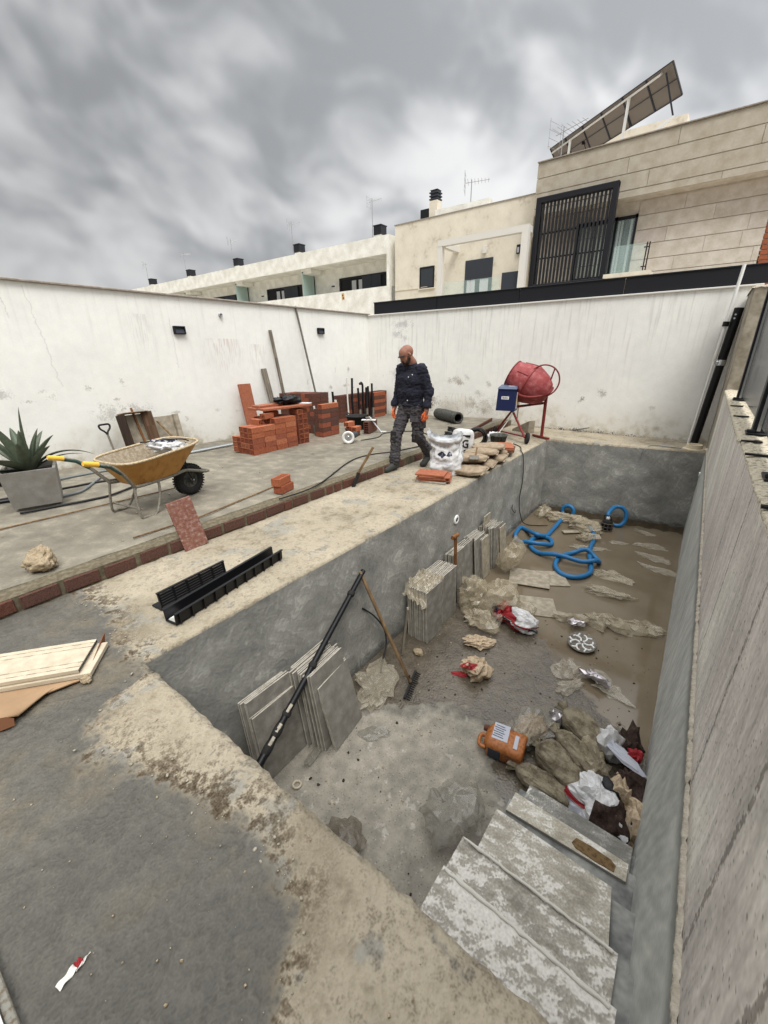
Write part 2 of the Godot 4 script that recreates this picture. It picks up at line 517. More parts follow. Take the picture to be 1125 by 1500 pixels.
	mat("agave", rgb8(100, 108, 92), 0.5, ramp_tex(256, 38, 0.02, [[0.2, rgb8(190, 200, 190)], [0.8, rgb8(255, 255, 250)]]), 3.0)
	mat("agave_dark", rgb8(58, 66, 54), 0.55)
	mat("rock", rgb8(186, 172, 148), 0.95, ramp_tex(256, 39, 0.03, [[0.15, rgb8(150, 130, 110)], [0.5, rgb8(240, 234, 224)], [0.85, rgb8(255, 255, 255)]]), 5.0, grit, 0.8)
	mat("skin", rgb8(142, 98, 80), 0.55)
	mat("beard", rgb8(48, 38, 34), 0.9)
	mat("navy_cloth", rgb8(33, 34, 46), 0.95, ramp_tex(256, 40, 0.05, [[0.1, rgb8(200, 198, 196)], [0.5, rgb8(255, 255, 255)]]), 3.0, bump_tex(256, 41, 0.012, 3), 2.5)
	mat("trouser", rgb8(72, 70, 73), 0.95, ramp_tex(256, 42, 0.03, [[0.25, rgb8(190, 186, 186)], [0.55, rgb8(255, 250, 248)], [0.8, rgb8(255, 255, 255)]]), 2.6, bump_tex(256, 43, 0.014, 3), 2.5)
	mat("boot", rgb8(64, 66, 64), 0.7, M.rubber.albedo_texture, 5.0)
	mat("glove_orange", rgb8(206, 100, 54), 0.6)
	mat("cable", rgb8(30, 30, 30), 0.6)
	mat("grey_hose", rgb8(112, 118, 118), 0.5)
	mat("foil", rgb8(190, 184, 186), 0.28, null, 1, null, 0, 0.7)
	mat("debris_brown", rgb8(74, 60, 52), 0.85, ramp_tex(256, 44, 0.03, [[0.2, rgb8(120, 100, 90)], [0.8, rgb8(255, 250, 250)]]), 5.0)
	mat("paper_torn", rgb8(188, 172, 150), 0.9, M.rock.albedo_texture, 5.0)

# ---------- the pool and the ground round it ----------
const PL := -2.26
const PR := 0.27
const PN := -0.66
func pool_back(x: float) -> float: return -8.48 - 0.099 * (x - PL)
const WET := [[-3.6, -0.70], [-2.87, -0.72], [-2.6, -0.60], [-2.3, -0.64], [-2.14, -0.62], [-2.1, -0.34], [-1.84, -0.23], [-1.59, -0.33], [-1.37, -0.41], [-1.1, -0.46], [-0.82, -0.45], [-0.67, -0.39], [-0.56, -0.22], [-0.45, 0.1], [-0.3, 0.7]]

func coping_map() -> Dictionary:
	var n1 := fn(101, 1.1, 4)
	var n2 := fn(102, 6.0, 4)
	var n3 := fn(103, 24.0, 4)
	var n4 := fn(104, 90.0, 2)
	return paint(1150, 1350, func(u: float, v: float, o: Array) -> void:
		var x := -3.6 + u * 4.0
		var zz := 6.0 * v * 10.4 / (16.4 - v * 10.4) if v < 1.0 else 10.4
		var z := 0.7 - zz
		var a := n1.get_noise_2d(x, z)
		var b := n2.get_noise_2d(x, z)
		var c := n3.get_noise_2d(x, z)
		var d := n4.get_noise_2d(x, z)
		var edge := steps(x, WET) + b * 0.10 + c * 0.035
		var wet := smoothstep(-0.05, 0.05, z - edge)                      # fresh cement screed, still damp
		var near := 1.0 - smoothstep(0.0, 0.32, absf(z - edge) + a * 0.05)   # its dirty margin
		var crust := clampf(0.5 + a * 0.55 + b * 0.45 + c * 0.3, 0.0, 1.0)
		var r := lerpf(120.0, 198.0, crust)
		var g := lerpf(110.0, 188.0, crust)
		var bl := lerpf(92.0, 167.0, crust)
		var grey := smoothstep(0.28, 0.5, n1.get_noise_2d(x * 1.7 + 9.0, z * 1.7) + c * 0.2) * 0.7
		if z > -0.9: grey = maxf(grey, smoothstep(0.25, 0.4, n2.get_noise_2d(x * 0.55 + 40.0, z * 0.55) + c * 0.15) * 0.8)
		r = lerpf(r, 138.0, grey); g = lerpf(g, 136.0, grey); bl = lerpf(bl, 128.0, grey)
		var dirt := near * smoothstep(-0.35, 0.45, b + c * 0.9 + d * 0.5) * (1.0 - wet) * 0.75
		dirt += 0.38 * smoothstep(-0.1, 0.7, b * 0.8 + a * 0.6 + c * 0.5)
		dirt = minf(dirt, 1.0)
		r = lerpf(r, 86.0, dirt); g = lerpf(g, 75.0, dirt); bl = lerpf(bl, 60.0, dirt)
		var pore := smoothstep(0.1, 0.7, c * 0.5 + d * 1.1 + b * 0.3) * (0.6 if z > -2.2 else 0.3) * smoothstep(-0.5, 0.5, b + a * 0.8)
		var fleck := smoothstep(0.35, 0.7, d - c * 0.3) * 16.0
		r += fleck; g += fleck; bl += fleck
		r -= pore * 52.0; g -= pore * 51.0; bl -= pore * 47.0
		var sw := n2.get_noise_2d(x * 0.7 + a * 0.5 + c * 0.02, z * 1.5 - a * 0.6)   # trowel sweeps
		var wl := n1.get_noise_2d(x * 0.9 + 3.0, z * 0.9) * 1.1
		var arc := sin((x * 0.45 + z * 0.9 + wl) * 105.0 + b * 3.0) * smoothstep(-0.1, 0.45, n1.get_noise_2d(x * 1.3 - 7.0, z * 1.3) + b * 0.3)
		var k := 1.0 + sw * 0.10 + d * 0.12 + a * 0.10 + c * 0.09 + arc * 0.015
		var stain := smoothstep(-0.2, 0.6, a + b * 0.5)
		r = lerpf(r, (88.0 + stain * 9.0) * k, wet); g = lerpf(g, (85.0 + stain * 5.0) * k, wet); bl = lerpf(bl, (78.0 - stain * 1.0) * k, wet)
		k = 1.0 + c * 0.12
		o[0] = r; o[1] = g; o[2] = bl
		o[3] = lerpf(0.5 + b * 0.22 + c * 0.3 + d * 0.16 - pore * 0.28, 0.42 + sw * 0.20 + c * 0.16 + d * 0.10 + arc * 0.05, wet)
		o[4] = lerpf(0.95, 0.62, wet), true)

func coping_uv(p: Vector3) -> Vector2:
	var zz := 0.7 - p.z
	return Vector2((p.x + 3.6) / 4.0, zz / (zz + 6.0) * 16.4 / 10.4)

func gtri(st: SurfaceTool, a: Vector3, b: Vector3, c: Vector3, f: Callable) -> void:
	tri(st, a, b, c, 1, f.call(a), f.call(b), f.call(c))

func build_pool() -> void:
	# the edge of the pool: one ground sheet of cement round three sides of the hole
	var n := fn(110, 3.2, 4)
	var n2 := fn(111, 14.0, 3)
	var height := func(x: float, z: float) -> float:
		var rough := 0.011 if z > -1.6 else 0.007
		return n.get_noise_2d(x, z) * rough + n2.get_noise_2d(x, z) * rough * 0.6
	var xs := []
	var x := -3.6
	while x < PL - 0.001:
		xs.append(x); x += 0.0446666
	xs.append(PL)
	x = PL + 0.04
	while x < PR - 0.02:
		xs.append(x); x += 0.04
	xs.append(PR)
	var zs := []
	var z := 2.6
	while z > PN + 0.02:
		zs.append(z); z -= 0.25 if z > 0.75 else 0.035
	zs.append(PN)
	z = PN - 0.04
	while z > -8.46:
		zs.append(z); z -= 0.04 + 0.012 * (PN - z)
	zs.append(-8.5)
	zs.append(-8.8); zs.append(-9.05); zs.append(-9.3); zs.append(-9.68)
	var st := S()
	var P := func(i: int, j: int) -> Vector3:
		var px: float = xs[i]
		var pz: float = zs[j]
		if zs[j] == -8.5: pz = pool_back(px) if px >= PL else -8.48
		var y: float = height.call(px, pz)
		var jit := n2.get_noise_2d(px * 1.3 + 50.0, pz * 1.3) * 0.009 + n.get_noise_2d(px * 2.0 + 20.0, pz * 2.0) * 0.010
		if px == PL and pz < PN + 0.001: px += jit * 0.7; y -= 0.008
		if zs[j] == PN and px > PL - 0.001: pz -= jit; y -= 0.010
		return Vector3(px, y, pz)
	for j in zs.size() - 1:
		for i in xs.size() - 1:
			var hole: bool = xs[i] >= PL - 0.001 and zs[j] <= PN + 0.001 and zs[j + 1] >= -8.501
			if hole: continue
			var a: Vector3 = P.call(i, j)
			var b: Vector3 = P.call(i + 1, j)
			var c: Vector3 = P.call(i + 1, j + 1)
			var d: Vector3 = P.call(i, j + 1)
			gtri(st, a, b, c, coping_uv)
			gtri(st, a, c, d, coping_uv)
	# the broken lip that turns down into the pool
	for j in zs.size() - 1:
		if zs[j] <= PN + 0.001 and zs[j + 1] >= -8.501:
			var i := xs.find(PL)
			var a: Vector3 = P.call(i, j)
			var b: Vector3 = P.call(i, j + 1)
			var da := Vector3(PL - 0.004, -0.05 + n2.get_noise_2d(a.z * 2.0, 3.0) * 0.03, a.z)
			var db := Vector3(PL - 0.004, -0.05 + n2.get_noise_2d(b.z * 2.0, 3.0) * 0.03, b.z)
			gtri(st, a, db, b, coping_uv)
			gtri(st, a, da, db, coping_uv)
	for i in xs.size() - 1:
		if xs[i] >= PL - 0.001:
			for e in [[zs.find(PN), PN + 0.004], [zs.find(-8.5), 0.0]]:
				var a: Vector3 = P.call(i, e[0])
				var b: Vector3 = P.call(i + 1, e[0])
				var dz := (0.06 + n2.get_noise_2d(a.x * 2.0, 8.0) * 0.04)
				var dz2 := (0.06 + n2.get_noise_2d(b.x * 2.0, 8.0) * 0.04)
				var da := Vector3(a.x, -dz, e[1] if e[1] != 0.0 else a.z - 0.004)
				var db := Vector3(b.x, -dz2, e[1] if e[1] != 0.0 else b.z - 0.004)
				if e[1] != 0.0:
					gtri(st, a, db, da, coping_uv)
					gtri(st, a, b, db, coping_uv)
				else:
					gtri(st, a, da, db, coping_uv)
					gtri(st, a, db, b, coping_uv)
	var cm := coping_map()
	var m := uv_mat("coping", cm, 0.9, 1.6)
	m.texture_repeat = true
	ground(put(st, "ground_screed", m))
	# pool walls: trowelled cement over block, the joints faintly telegraphing through
	var w1 := fn(120, 2.2, 5)
	var w2 := fn(121, 9.0, 4)
	var w3 := fn(122, 40.0, 2)
	var wall_map := func(length: float, dark: float, sd: float) -> Dictionary:
		return paint(int(length * 130), 210, func(u: float, v: float, o: Array) -> void:
			var s := u * length + sd
			var y := -v * 1.5
			var a := w1.get_noise_2d(s * 0.8, y)
			var b := w2.get_noise_2d(s + a * 0.5, y * 0.7 + s * 0.35)
			var c := w3.get_noise_2d(s, y)
			var fs := fposmod(s + 0.2 * float(int(floor(-y / 0.2)) % 2), 0.4)
			var joint := maxf(1.0 - absf(fs - 0.2) / 0.008, 1.0 - absf(fposmod(-y, 0.2) - 0.1) / 0.008)
			joint = clampf(joint, 0.0, 1.0) * smoothstep(-0.05, 0.45, a + b * 0.4) * 0.5
			var e := w2.get_noise_2d(s * 2.2 - y * 1.2, y * 0.8)
			var k := dark * (1.0 + a * 0.20 + b * 0.10 + e * 0.06 + c * 0.05 + joint * 0.10)
			var pale := smoothstep(0.2, 0.75, b * 0.7 + e * 0.25 + a * 0.6) * 0.12
			k += pale * dark
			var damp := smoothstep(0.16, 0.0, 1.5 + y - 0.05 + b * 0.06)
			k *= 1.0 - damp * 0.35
			o[0] = 139.0 * k; o[1] = 138.0 * k; o[2] = 132.0 * k
			o[3] = 0.5 + b * 0.3 + c * 0.2)
	var wall := func(a: Vector3, b: Vector3, maps: Dictionary, called: String, back: Vector3) -> void:
		var s := S()
		var top := Vector3(0, -0.022, 0)
		var bot := Vector3(0, FLOOR - 0.05, 0)
		quad(s, a + bot, b + bot, b + top, a + top, -1)
		var far := back * 0.2
		quad(s, b + bot + far, a + bot + far, a + top + far, b + top + far)
		quad(s, a + top, b + top, b + top + far, a + top + far)
		ground(put(s, called, uv_mat(called, maps, 0.88, 0.5)))
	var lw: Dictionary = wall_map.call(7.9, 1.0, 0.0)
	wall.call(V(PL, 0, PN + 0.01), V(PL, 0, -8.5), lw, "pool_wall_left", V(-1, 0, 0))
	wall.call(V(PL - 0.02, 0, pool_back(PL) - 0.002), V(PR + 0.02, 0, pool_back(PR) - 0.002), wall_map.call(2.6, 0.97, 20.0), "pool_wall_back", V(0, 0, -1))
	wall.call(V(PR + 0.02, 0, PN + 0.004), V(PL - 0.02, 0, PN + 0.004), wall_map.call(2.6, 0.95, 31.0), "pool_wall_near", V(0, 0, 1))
	# floor: dry crust near the camera, damp mud, then a sheet of muddy water
	var f1 := fn(130, 1.6, 4)
	var f2 := fn(131, 7.0, 4)
	var f3 := fn(132, 45.0, 2)
	var f4 := fn(133, 25.0, 1)
	var dry_line := [[-2.3, -1.9], [-1.95, -2.2], [-1.63, -2.42], [-1.39, -2.63], [-1.09, -2.74], [-0.84, -2.77], [-0.76, -2.4], [-0.6, -2.2], [-0.46, -2.05], [0.3, -1.95]]
	var pond := [[-2.3, -4.9], [-1.7, -4.6], [-1.25, -4.35], [-0.9, -4.1], [-0.5, -3.7], [-0.1, -3.4], [0.3, -3.2]]
	var maps := paint(560, 1500, func(u: float, v: float, o: Array) -> void:
		var fx := -2.3 + u * 2.65
		var fz := -0.6 - v * 8.2
		var a := f1.get_noise_2d(fx, fz)
		var b := f2.get_noise_2d(fx, fz)
		var c := f3.get_noise_2d(fx, fz)
		var dry := smoothstep(-0.012, 0.012, fz - steps(fx, dry_line) + b * 0.10 + a * 0.07 + c * 0.008)
		var halo := 1.0 - smoothstep(0.0, 0.25, absf(fz - steps(fx, dry_line) + b * 0.1) + 0.02)
		var water := smoothstep(-0.03, 0.05, steps(fx, pond) - fz + b * 0.13 + a * 0.2)
		var k := 1.0 + a * 0.15 + b * 0.14 + c * 0.05
		var r := lerpf(90.0 * k, 136.0 * (1.0 + b * 0.16 + a * 0.1 + c * 0.05), dry)
		var g := lerpf(82.0 * k, 130.0 * (1.0 + b * 0.16 + a * 0.1 + c * 0.05), dry)
		var bl := lerpf(70.0 * k, 118.0 * (1.0 + b * 0.16 + a * 0.1 + c * 0.05), dry)
		r -= halo * dry * 22.0; g -= halo * dry * 20.0; bl -= halo * dry * 18.0
		var speck := f4.get_noise_2d(fx * 3.0, fz * 3.0)
		if speck > 0.78 and water < 0.5: r -= 45.0; g -= 43.0; bl -= 40.0
		if speck < -0.86 and water < 0.5: r += 40.0; g += 40.0; bl += 38.0
		var pale := smoothstep(0.42, 0.55, f2.get_noise_2d(fx * 0.8 + 7.0, fz * 0.8) + c * 0.1) * dry
		r += pale * 22.0; g += pale * 22.0; bl += pale * 24.0
		r = lerpf(r, 110.0 + a * 8.0, water); g = lerpf(g, 98.0 + a * 8.0, water); bl = lerpf(bl, 80.0 + a * 8.0, water)
		o[0] = r; o[1] = g; o[2] = bl
		o[3] = lerpf(0.5 + b * 0.3 + c * 0.25, 0.5, water)
		o[4] = lerpf(lerpf(0.26 + b * 0.2, 0.92, dry), 0.07, water), true)
	st = S()
	var fa := V(-2.3, FLOOR, -0.6)
	quad(st, fa, V(0.35, FLOOR, -0.6), V(0.35, FLOOR, -8.8), V(-2.3, FLOOR, -8.8), -1, Vector2(0, 0), Vector2(1, 1))
	var fm := uv_mat("pool_floor", maps, 0.9, 0.8)
	fm.metallic_specular = 0.5
	ground(put(st, "pool_floor", fm))
	# muck heaped along the foot of the far wall
	st = S()
	var pk := fn(140, 5.0, 4)
	grid(st, 60, 6, func(u: float, v: float) -> Vector3:
		var gx := PL + u * (PR - PL)
		var gz := pool_back(gx) + v * (0.22 + pk.get_noise_2d(gx, 3.0) * 0.12)
		return V(gx, FLOOR - 0.004 + (1.0 - v) * (0.05 + pk.get_noise_2d(gx * 2.0, v * 4.0) * 0.025), gz))
	ground(put(st, "ground_mud", mat("mud", rgb8(98, 86, 68), 0.6, M.deck.albedo_texture, 0.9, null, 0.0)))

func build_deck() -> void:
	# raised patio slab that falls gently towards the garden wall
	var st := S()
	var n := fn(150, 2.5, 4)
	grid(st, 80, 150, func(u: float, v: float) -> Vector3:
		var x := -7.85 + u * (7.85 - 3.615)
		var z := 2.6 - v * 12.3
		return V(x, deck(x) + n.get_noise_2d(x, z) * 0.010 - 0.004, z))
	var d1 := fn(151, 0.9, 4)
	var d2 := fn(152, 5.0, 4)
	var d3 := fn(153, 40.0, 2)
	var maps := paint(720, 1000, func(u: float, v: float, o: Array) -> void:
		var x := -7.85 + u * 4.235
		var z := 2.6 - v * 12.3
		var a := d1.get_noise_2d(x, z)
		var b := d2.get_noise_2d(x * 0.7, z)
		var c := d3.get_noise_2d(x, z)
		var k := 1.0 + a * 0.16 + b * 0.13 + c * 0.07
		var red := smoothstep(1.3, 0.1, Vector2(x + 6.2, z + 5.6).length() + b * 0.4) * 0.5     # brick dust by the stacks
		var dust := smoothstep(0.1, 0.6, b + c * 0.3) * 0.3
		o[0] = lerpf(120.0 * k, 138.0, red * 0.4) + dust * 24.0
		o[1] = lerpf(114.0 * k, 107.0, red * 0.4) + dust * 22.0
		o[2] = lerpf(101.0 * k, 90.0, red * 0.4) + dust * 18.0
		o[3] = 0.5 + b * 0.3 + c * 0.25)
	ground(put(st, "ground_patio", uv_mat("patio", maps, 0.93, 1.0)))
	# the garden's ground beyond the walls, out to the horizon
	st = S()
	quad(st, V(-150, -1.52, 60), V(150, -1.52, 60), V(150, -1.52, -200), V(-150, -1.52, -200))
	ground(put(st, "ground", M.mortar))
	# brick course along the slab's edge: every brick a piece, mortar between
	var row := thing("brick_kerb", "low course of red bricks laid on edge between patio slab and pool edge", "brick kerb", V(-3.47, 0, 0))
	st = S()
	grid(st, 130, 1, func(u: float, v: float) -> Vector3: return V(-0.149 + v * 0.13 * 0.0 + v * 0.142, 0.136 + n.get_noise_2d(u * 40.0, v * 3.0) * 0.006 - (0.014 if v > 0.5 else 0.0), 1.0 - u * 10.65))
	grid(st, 130, 2, func(u: float, v: float) -> Vector3: return V(-0.007 + n.get_noise_2d(u * 60.0, v * 5.0) * 0.004, -0.02 + v * 0.142 + n.get_noise_2d(u * 40.0, 3.0) * 0.006 * v, 1.0 - u * 10.65))
	put(st, "mortar_bed", mat("mortar_bed", rgb8(168, 162, 150), 0.95, M.deck.albedo_texture, 2.5, null, 0.0), row)
	var bricks := []
	for k in 5:
		var s := S()
		var l := 0.228
		if k == 4: l = 0.11
		box(s, V(-0.045, 0, 0), V(0.10, 0.100, l), Basis.IDENTITY, 0.006)
		for q in 9:
			if k < 3: box(s, V(0.0042, 0, -l * 0.5 + 0.022 + q * 0.0232), V(0.004, 0.078, 0.009))      # the ribs of its face
		s.generate_normals()
		s.set_material([M.brick_dirty, M.brick_dark, M.brick_dirty, M.brick_dirty, M.brick_dark][k])
		bricks.append(s.commit())
	var z := 0.9
	var far := false
	while z > -9.4:
		far = z < -2.6
		var k := rng.randi_range(0, 3)
		if far and rng.randf() < 0.5: k = 4
		var l := 0.11 if k == 4 else 0.228
		if rng.randf() > (0.10 if z < -0.35 else 0.45):
			var b := share(bricks[k], "brick", row)
			b.position = V(rng.randf_range(-0.004, 0.006), 0.062 + rng.randf_range(-0.006, 0.006), z - l * 0.5)
			b.rotation = V(rng.randf_range(-0.03, 0.03), rng.randf_range(-0.03, 0.03), 0)
		z -= l + rng.randf_range(0.012, 0.05)
	# stair of cement blocks and loose slabs in the near corner of the pool
	var stair := thing("pool_steps", "concrete corner steps in the pool topped with plaster-smeared slabs", "steps", V(0, FLOOR, 0))
	var treads := [[-0.40, 0.250, -2.19, -1.82, 0.24, 0.0], [-0.43, 0.225, -1.93, -1.785, 0.45, 0.05], [-0.45, 0.205, -1.62, -1.16, 0.65, -0.015], [-0.50, 0.205, -1.27, -0.92, 0.85, 0.02], [-0.47, 0.205, -1.0, -0.60, 1.05, -0.01]]
	var w4 := fn(160, 3.0, 4)
	var w5 := fn(161, 16.0, 4)
	# five bands, one to a slab: bare grey, cream-stained, dusty with flakes, tan with smears, heavily smeared
	var tone := [[118, 116, 109, 0.10], [162, 155, 138, 0.36], [152, 145, 131, 0.40], [142, 136, 124, 0.48], [148, 142, 130, 0.64]]
	var slab_map := paint(560, 1250, func(u: float, v: float, o: Array) -> void:
		var band := mini(int(v * 5.0), 4)
		var q := Vector2(u * 0.8, fposmod(v * 5.0, 1.0) * 0.8 + band * 1.7)      # metres on that slab
		var a := w4.get_noise_2d(q.x * 0.9, q.y * 0.9)
		var along := w5.get_noise_2d(q.x * 0.4 + q.y * 0.3, q.y * 1.1)
		var fl := w5.get_noise_2d(q.x * 0.9 + q.y * 0.5, q.y * 1.0)
		var fine := d3.get_noise_2d(q.x * 1.6, q.y * 1.6)
		var e: Array = tone[band]
		var rim := 0.10 * smoothstep(0.10, 0.0, fposmod(v * 5.0, 1.0)) + 0.12 * smoothstep(0.2, 0.0, u)
		var s0: float = a * 0.6 + along * 0.5 + fl * 0.5 + fine * 0.25 + (float(e[3]) - 0.5) * 1.1 + rim
		var white := smoothstep(-0.12, 0.26, s0)
		var haze := smoothstep(-0.6, 0.2, s0) * 0.35
		var k := 1.0 + along * 0.12 + a * 0.12 + fine * 0.07
		var ww := maxf(white * 0.92, haze)
		o[0] = lerpf(float(e[0]) * k, 204.0 + fine * 16.0 + fl * 10.0, ww); o[1] = lerpf(float(e[1]) * k, 200.0 + fine * 16.0 + fl * 10.0, ww); o[2] = lerpf(float(e[2]) * k, 192.0 + fine * 16.0 + fl * 10.0, ww)
		o[3] = 0.4 + white * 0.3 + fl * 0.15 + fine * 0.1)
	var sm := uv_mat("slab_smeared", slab_map, 0.85, 0.9)
	for t in treads:
		var s := S()
		box(s, V(-0.0825, (t[4] - 0.03) * 0.5, (t[2] + 0.05 - 0.655) * 0.5), V(0.715, t[4] - 0.034, -0.655 - t[2] - 0.05))
		put(s, "step_block", M.plaster, stair)
	for i in treads.size():
		var t: Array = treads[i]
		var s := S()
		var cut: float = [0.0, 0.0, 0.05, 0.0, 0.0][i]
		var p := [V(t[0], t[4] - 0.028, t[3]), V(t[1], t[4] - 0.028, t[3] - 0.02), V(t[1] - cut, t[4] - 0.028, t[2] + 0.02), V(t[0] + 0.01, t[4] - 0.028, t[2])]
		var q := []
		for e in p: q.append(e + V(0, 0.022 + t[5] * (e.z - t[3]) , 0))
		var mid := V(0, t[4] - 0.014, (t[2] + t[3]) * 0.5)
		for k in 4: out4(s, p[k], p[(k + 1) % 4], q[(k + 1) % 4], q[k], mid)
		out4(s, p[0], p[1], p[2], p[3], mid)
		# uv on the top so that each slab carries its own smears
		var uvs := []
		for e in q: uvs.append(Vector2((e.x + 0.52) / 0.8, (i + 0.02 + (e.z - t[2]) / 0.8) / 5.0))
		tri(s, q[0], q[1], q[2], -1, uvs[0], uvs[1], uvs[2])
		tri(s, q[0], q[2], q[3], -1, uvs[0], uvs[2], uvs[3])
		put(s, "slab", sm, stair)
	# beads of mortar left along two of the edges
	for i in [3, 4]:
		var t: Array = treads[i]
		var s := S()
		var pts := []
		var rr := []
		for k in 26:
			var f := k / 25.0
			pts.append(V(lerpf(t[0] + 0.02, t[1] - 0.02, f), t[4] + 0.0, lerpf(t[2] + 0.012, t[2] + 0.03, f) + w5.get_noise_2d(f * 2.0, i) * 0.006))
			rr.append(0.006 + 0.004 * absf(w5.get_noise_2d(f * 3.0, i + 9.0)) * 2.0)
		tube(s, pts, rr, 6)
		put(s, "mortar_bead", M.mortar_bead, stair)
	var s2 := S()
	extrude(s2, [Vector2(-0.10, -0.03), Vector2(-0.02, -0.035), Vector2(0.08, -0.028), Vector2(0.11, -0.01), Vector2(0.105, 0.03), Vector2(0.02, 0.036), Vector2(-0.09, 0.03), Vector2(-0.115, 0.01)], Transform3D(Basis(V(1, 0, 0), V(0, 0.05, 1), V(0, -1, 0)), V(0.06, 0.4455, -1.845)), 0.004)
	put(s2, "rust_patch", mat("rust_stain", rgb8(112, 92, 64), 0.9, M.rock.albedo_texture, 4.0), stair).set_meta("label", "rusty brown patch on the second slab")

func wall_paint(w: int, h: int, length: float, height: float, sd: int, spots: Array, cracks: Array, smears: Array, drip: float) -> Dictionary:
	# white render: grime at the foot, runs from the top, knocks and splashes
	var n1 := fn(sd, 0.8, 4)
	var n2 := fn(sd + 1, 5.0, 4)
	var n3 := fn(sd + 2, 30.0, 2)
	var n4 := fn(sd + 3, 3.0, 3)
	return paint(w, h, func(u: float, v: float, o: Array) -> void:
		var s := u * length
		var y := (1.0 - v) * height
		var a := n1.get_noise_2d(s, y)
		var b := n2.get_noise_2d(s, y)
		var c := n3.get_noise_2d(s, y)
		var k := 1.0 + a * 0.03 + b * 0.018 + c * 0.012
		var r := 238.0 * k
		var g := 237.0 * k
		var bl := 231.0 * k
		var foot := smoothstep(0.75 + a * 0.5, 0.0, y) * (0.22 + 0.45 * smoothstep(-0.4, 0.8, b + a * 0.6 + c * 0.3)) + smoothstep(0.16 + b * 0.12, 0.0, y) * 0.65
		foot = clampf(foot, 0.0, 0.85)
		r = lerpf(r, 160.0, foot); g = lerpf(g, 150.0, foot); bl = lerpf(bl, 128.0, foot)
		var run := n4.get_noise_2d(s * 3.2, y * 0.16) * 0.7 + n2.get_noise_2d(s * 4.0, y * 0.2) * 0.5
		var rr := smoothstep(0.0, 0.7, run) * smoothstep(0.25, 1.0, 1.0 - v + a * 0.3) * drip
		r = lerpf(r, 158.0, rr); g = lerpf(g, 156.0, rr); bl = lerpf(bl, 150.0, rr)
		var knock := smoothstep(0.45, 0.8, n2.get_noise_2d(s * 1.6 + 30.0, y * 2.4) + c * 0.25) * smoothstep(1.5, 0.2, y) * 0.28
		r = lerpf(r, 140.0, knock); g = lerpf(g, 134.0, knock); bl = lerpf(bl, 120.0, knock)
		for e in spots:
			var dx: float = (s - e[0]) / e[2]
			var dy: float = (y - e[1]) / e[3]
			var dd := dx * dx + dy * dy
			if dd < 4.0:
				var t: float = smoothstep(1.5, 0.1, sqrt(dd) + (b + c * 0.9) * 1.3) * e[4] * 0.6
				r = lerpf(r, e[5], t); g = lerpf(g, e[6], t); bl = lerpf(bl, e[7], t)
		for e in cracks:
			if y < e[1] and y > e[2]:
				var cx: float = e[0] + (e[1] - y) * e[3] + n4.get_noise_2d(y * 2.0, e[0]) * 0.03
				if absf(s - cx) < 0.005: r *= 0.90; g *= 0.90; bl *= 0.90
		for e in smears:
			var dx: float = absf(s - e[0]) / e[2]
			if dx < 1.0 and y < e[1] and y > e[1] - e[3]:
				var streak: float = smoothstep(-0.1, 0.4, n4.get_noise_2d(s * 9.0, y * 0.8)) * (1.0 - dx) * smoothstep(e[1] - e[3], e[1] - 0.1, y) * e[4]
				r = lerpf(r, e[5], streak); g = lerpf(g, e[6], streak); bl = lerpf(bl, e[7], streak)
		o[0] = r; o[1] = g; o[2] = bl
		o[3] = 0.5 + b * 0.2 + c * 0.2)

func wall_slab(called: String, a: Vector3, b: Vector3, y0: float, y1: float, back: Vector3, m: Material, label: String, n := 1) -> Node3D:
	# a rendered wall from a to b (its face), y0..y1, thickness towards back
	var o := thing(called, label, "wall", a)
	var st := S()
	var d := b - a
	var lo := V(0, y0, 0)
	var hi := V(0, y1, 0)
	quad(st, lo, d + lo, d + hi, hi)
	quad(st, d + lo + back, lo + back, hi + back, d + hi + back)
	out4(st, hi, d + hi, d + hi + back, hi + back, V(0, y0, 0))
	out4(st, lo, hi, hi + back, lo + back, d)
	out4(st, d + lo, d + hi, d + hi + back, d + lo + back, Vector3.ZERO)
	put(st, "wall_face", m, o)
	return o

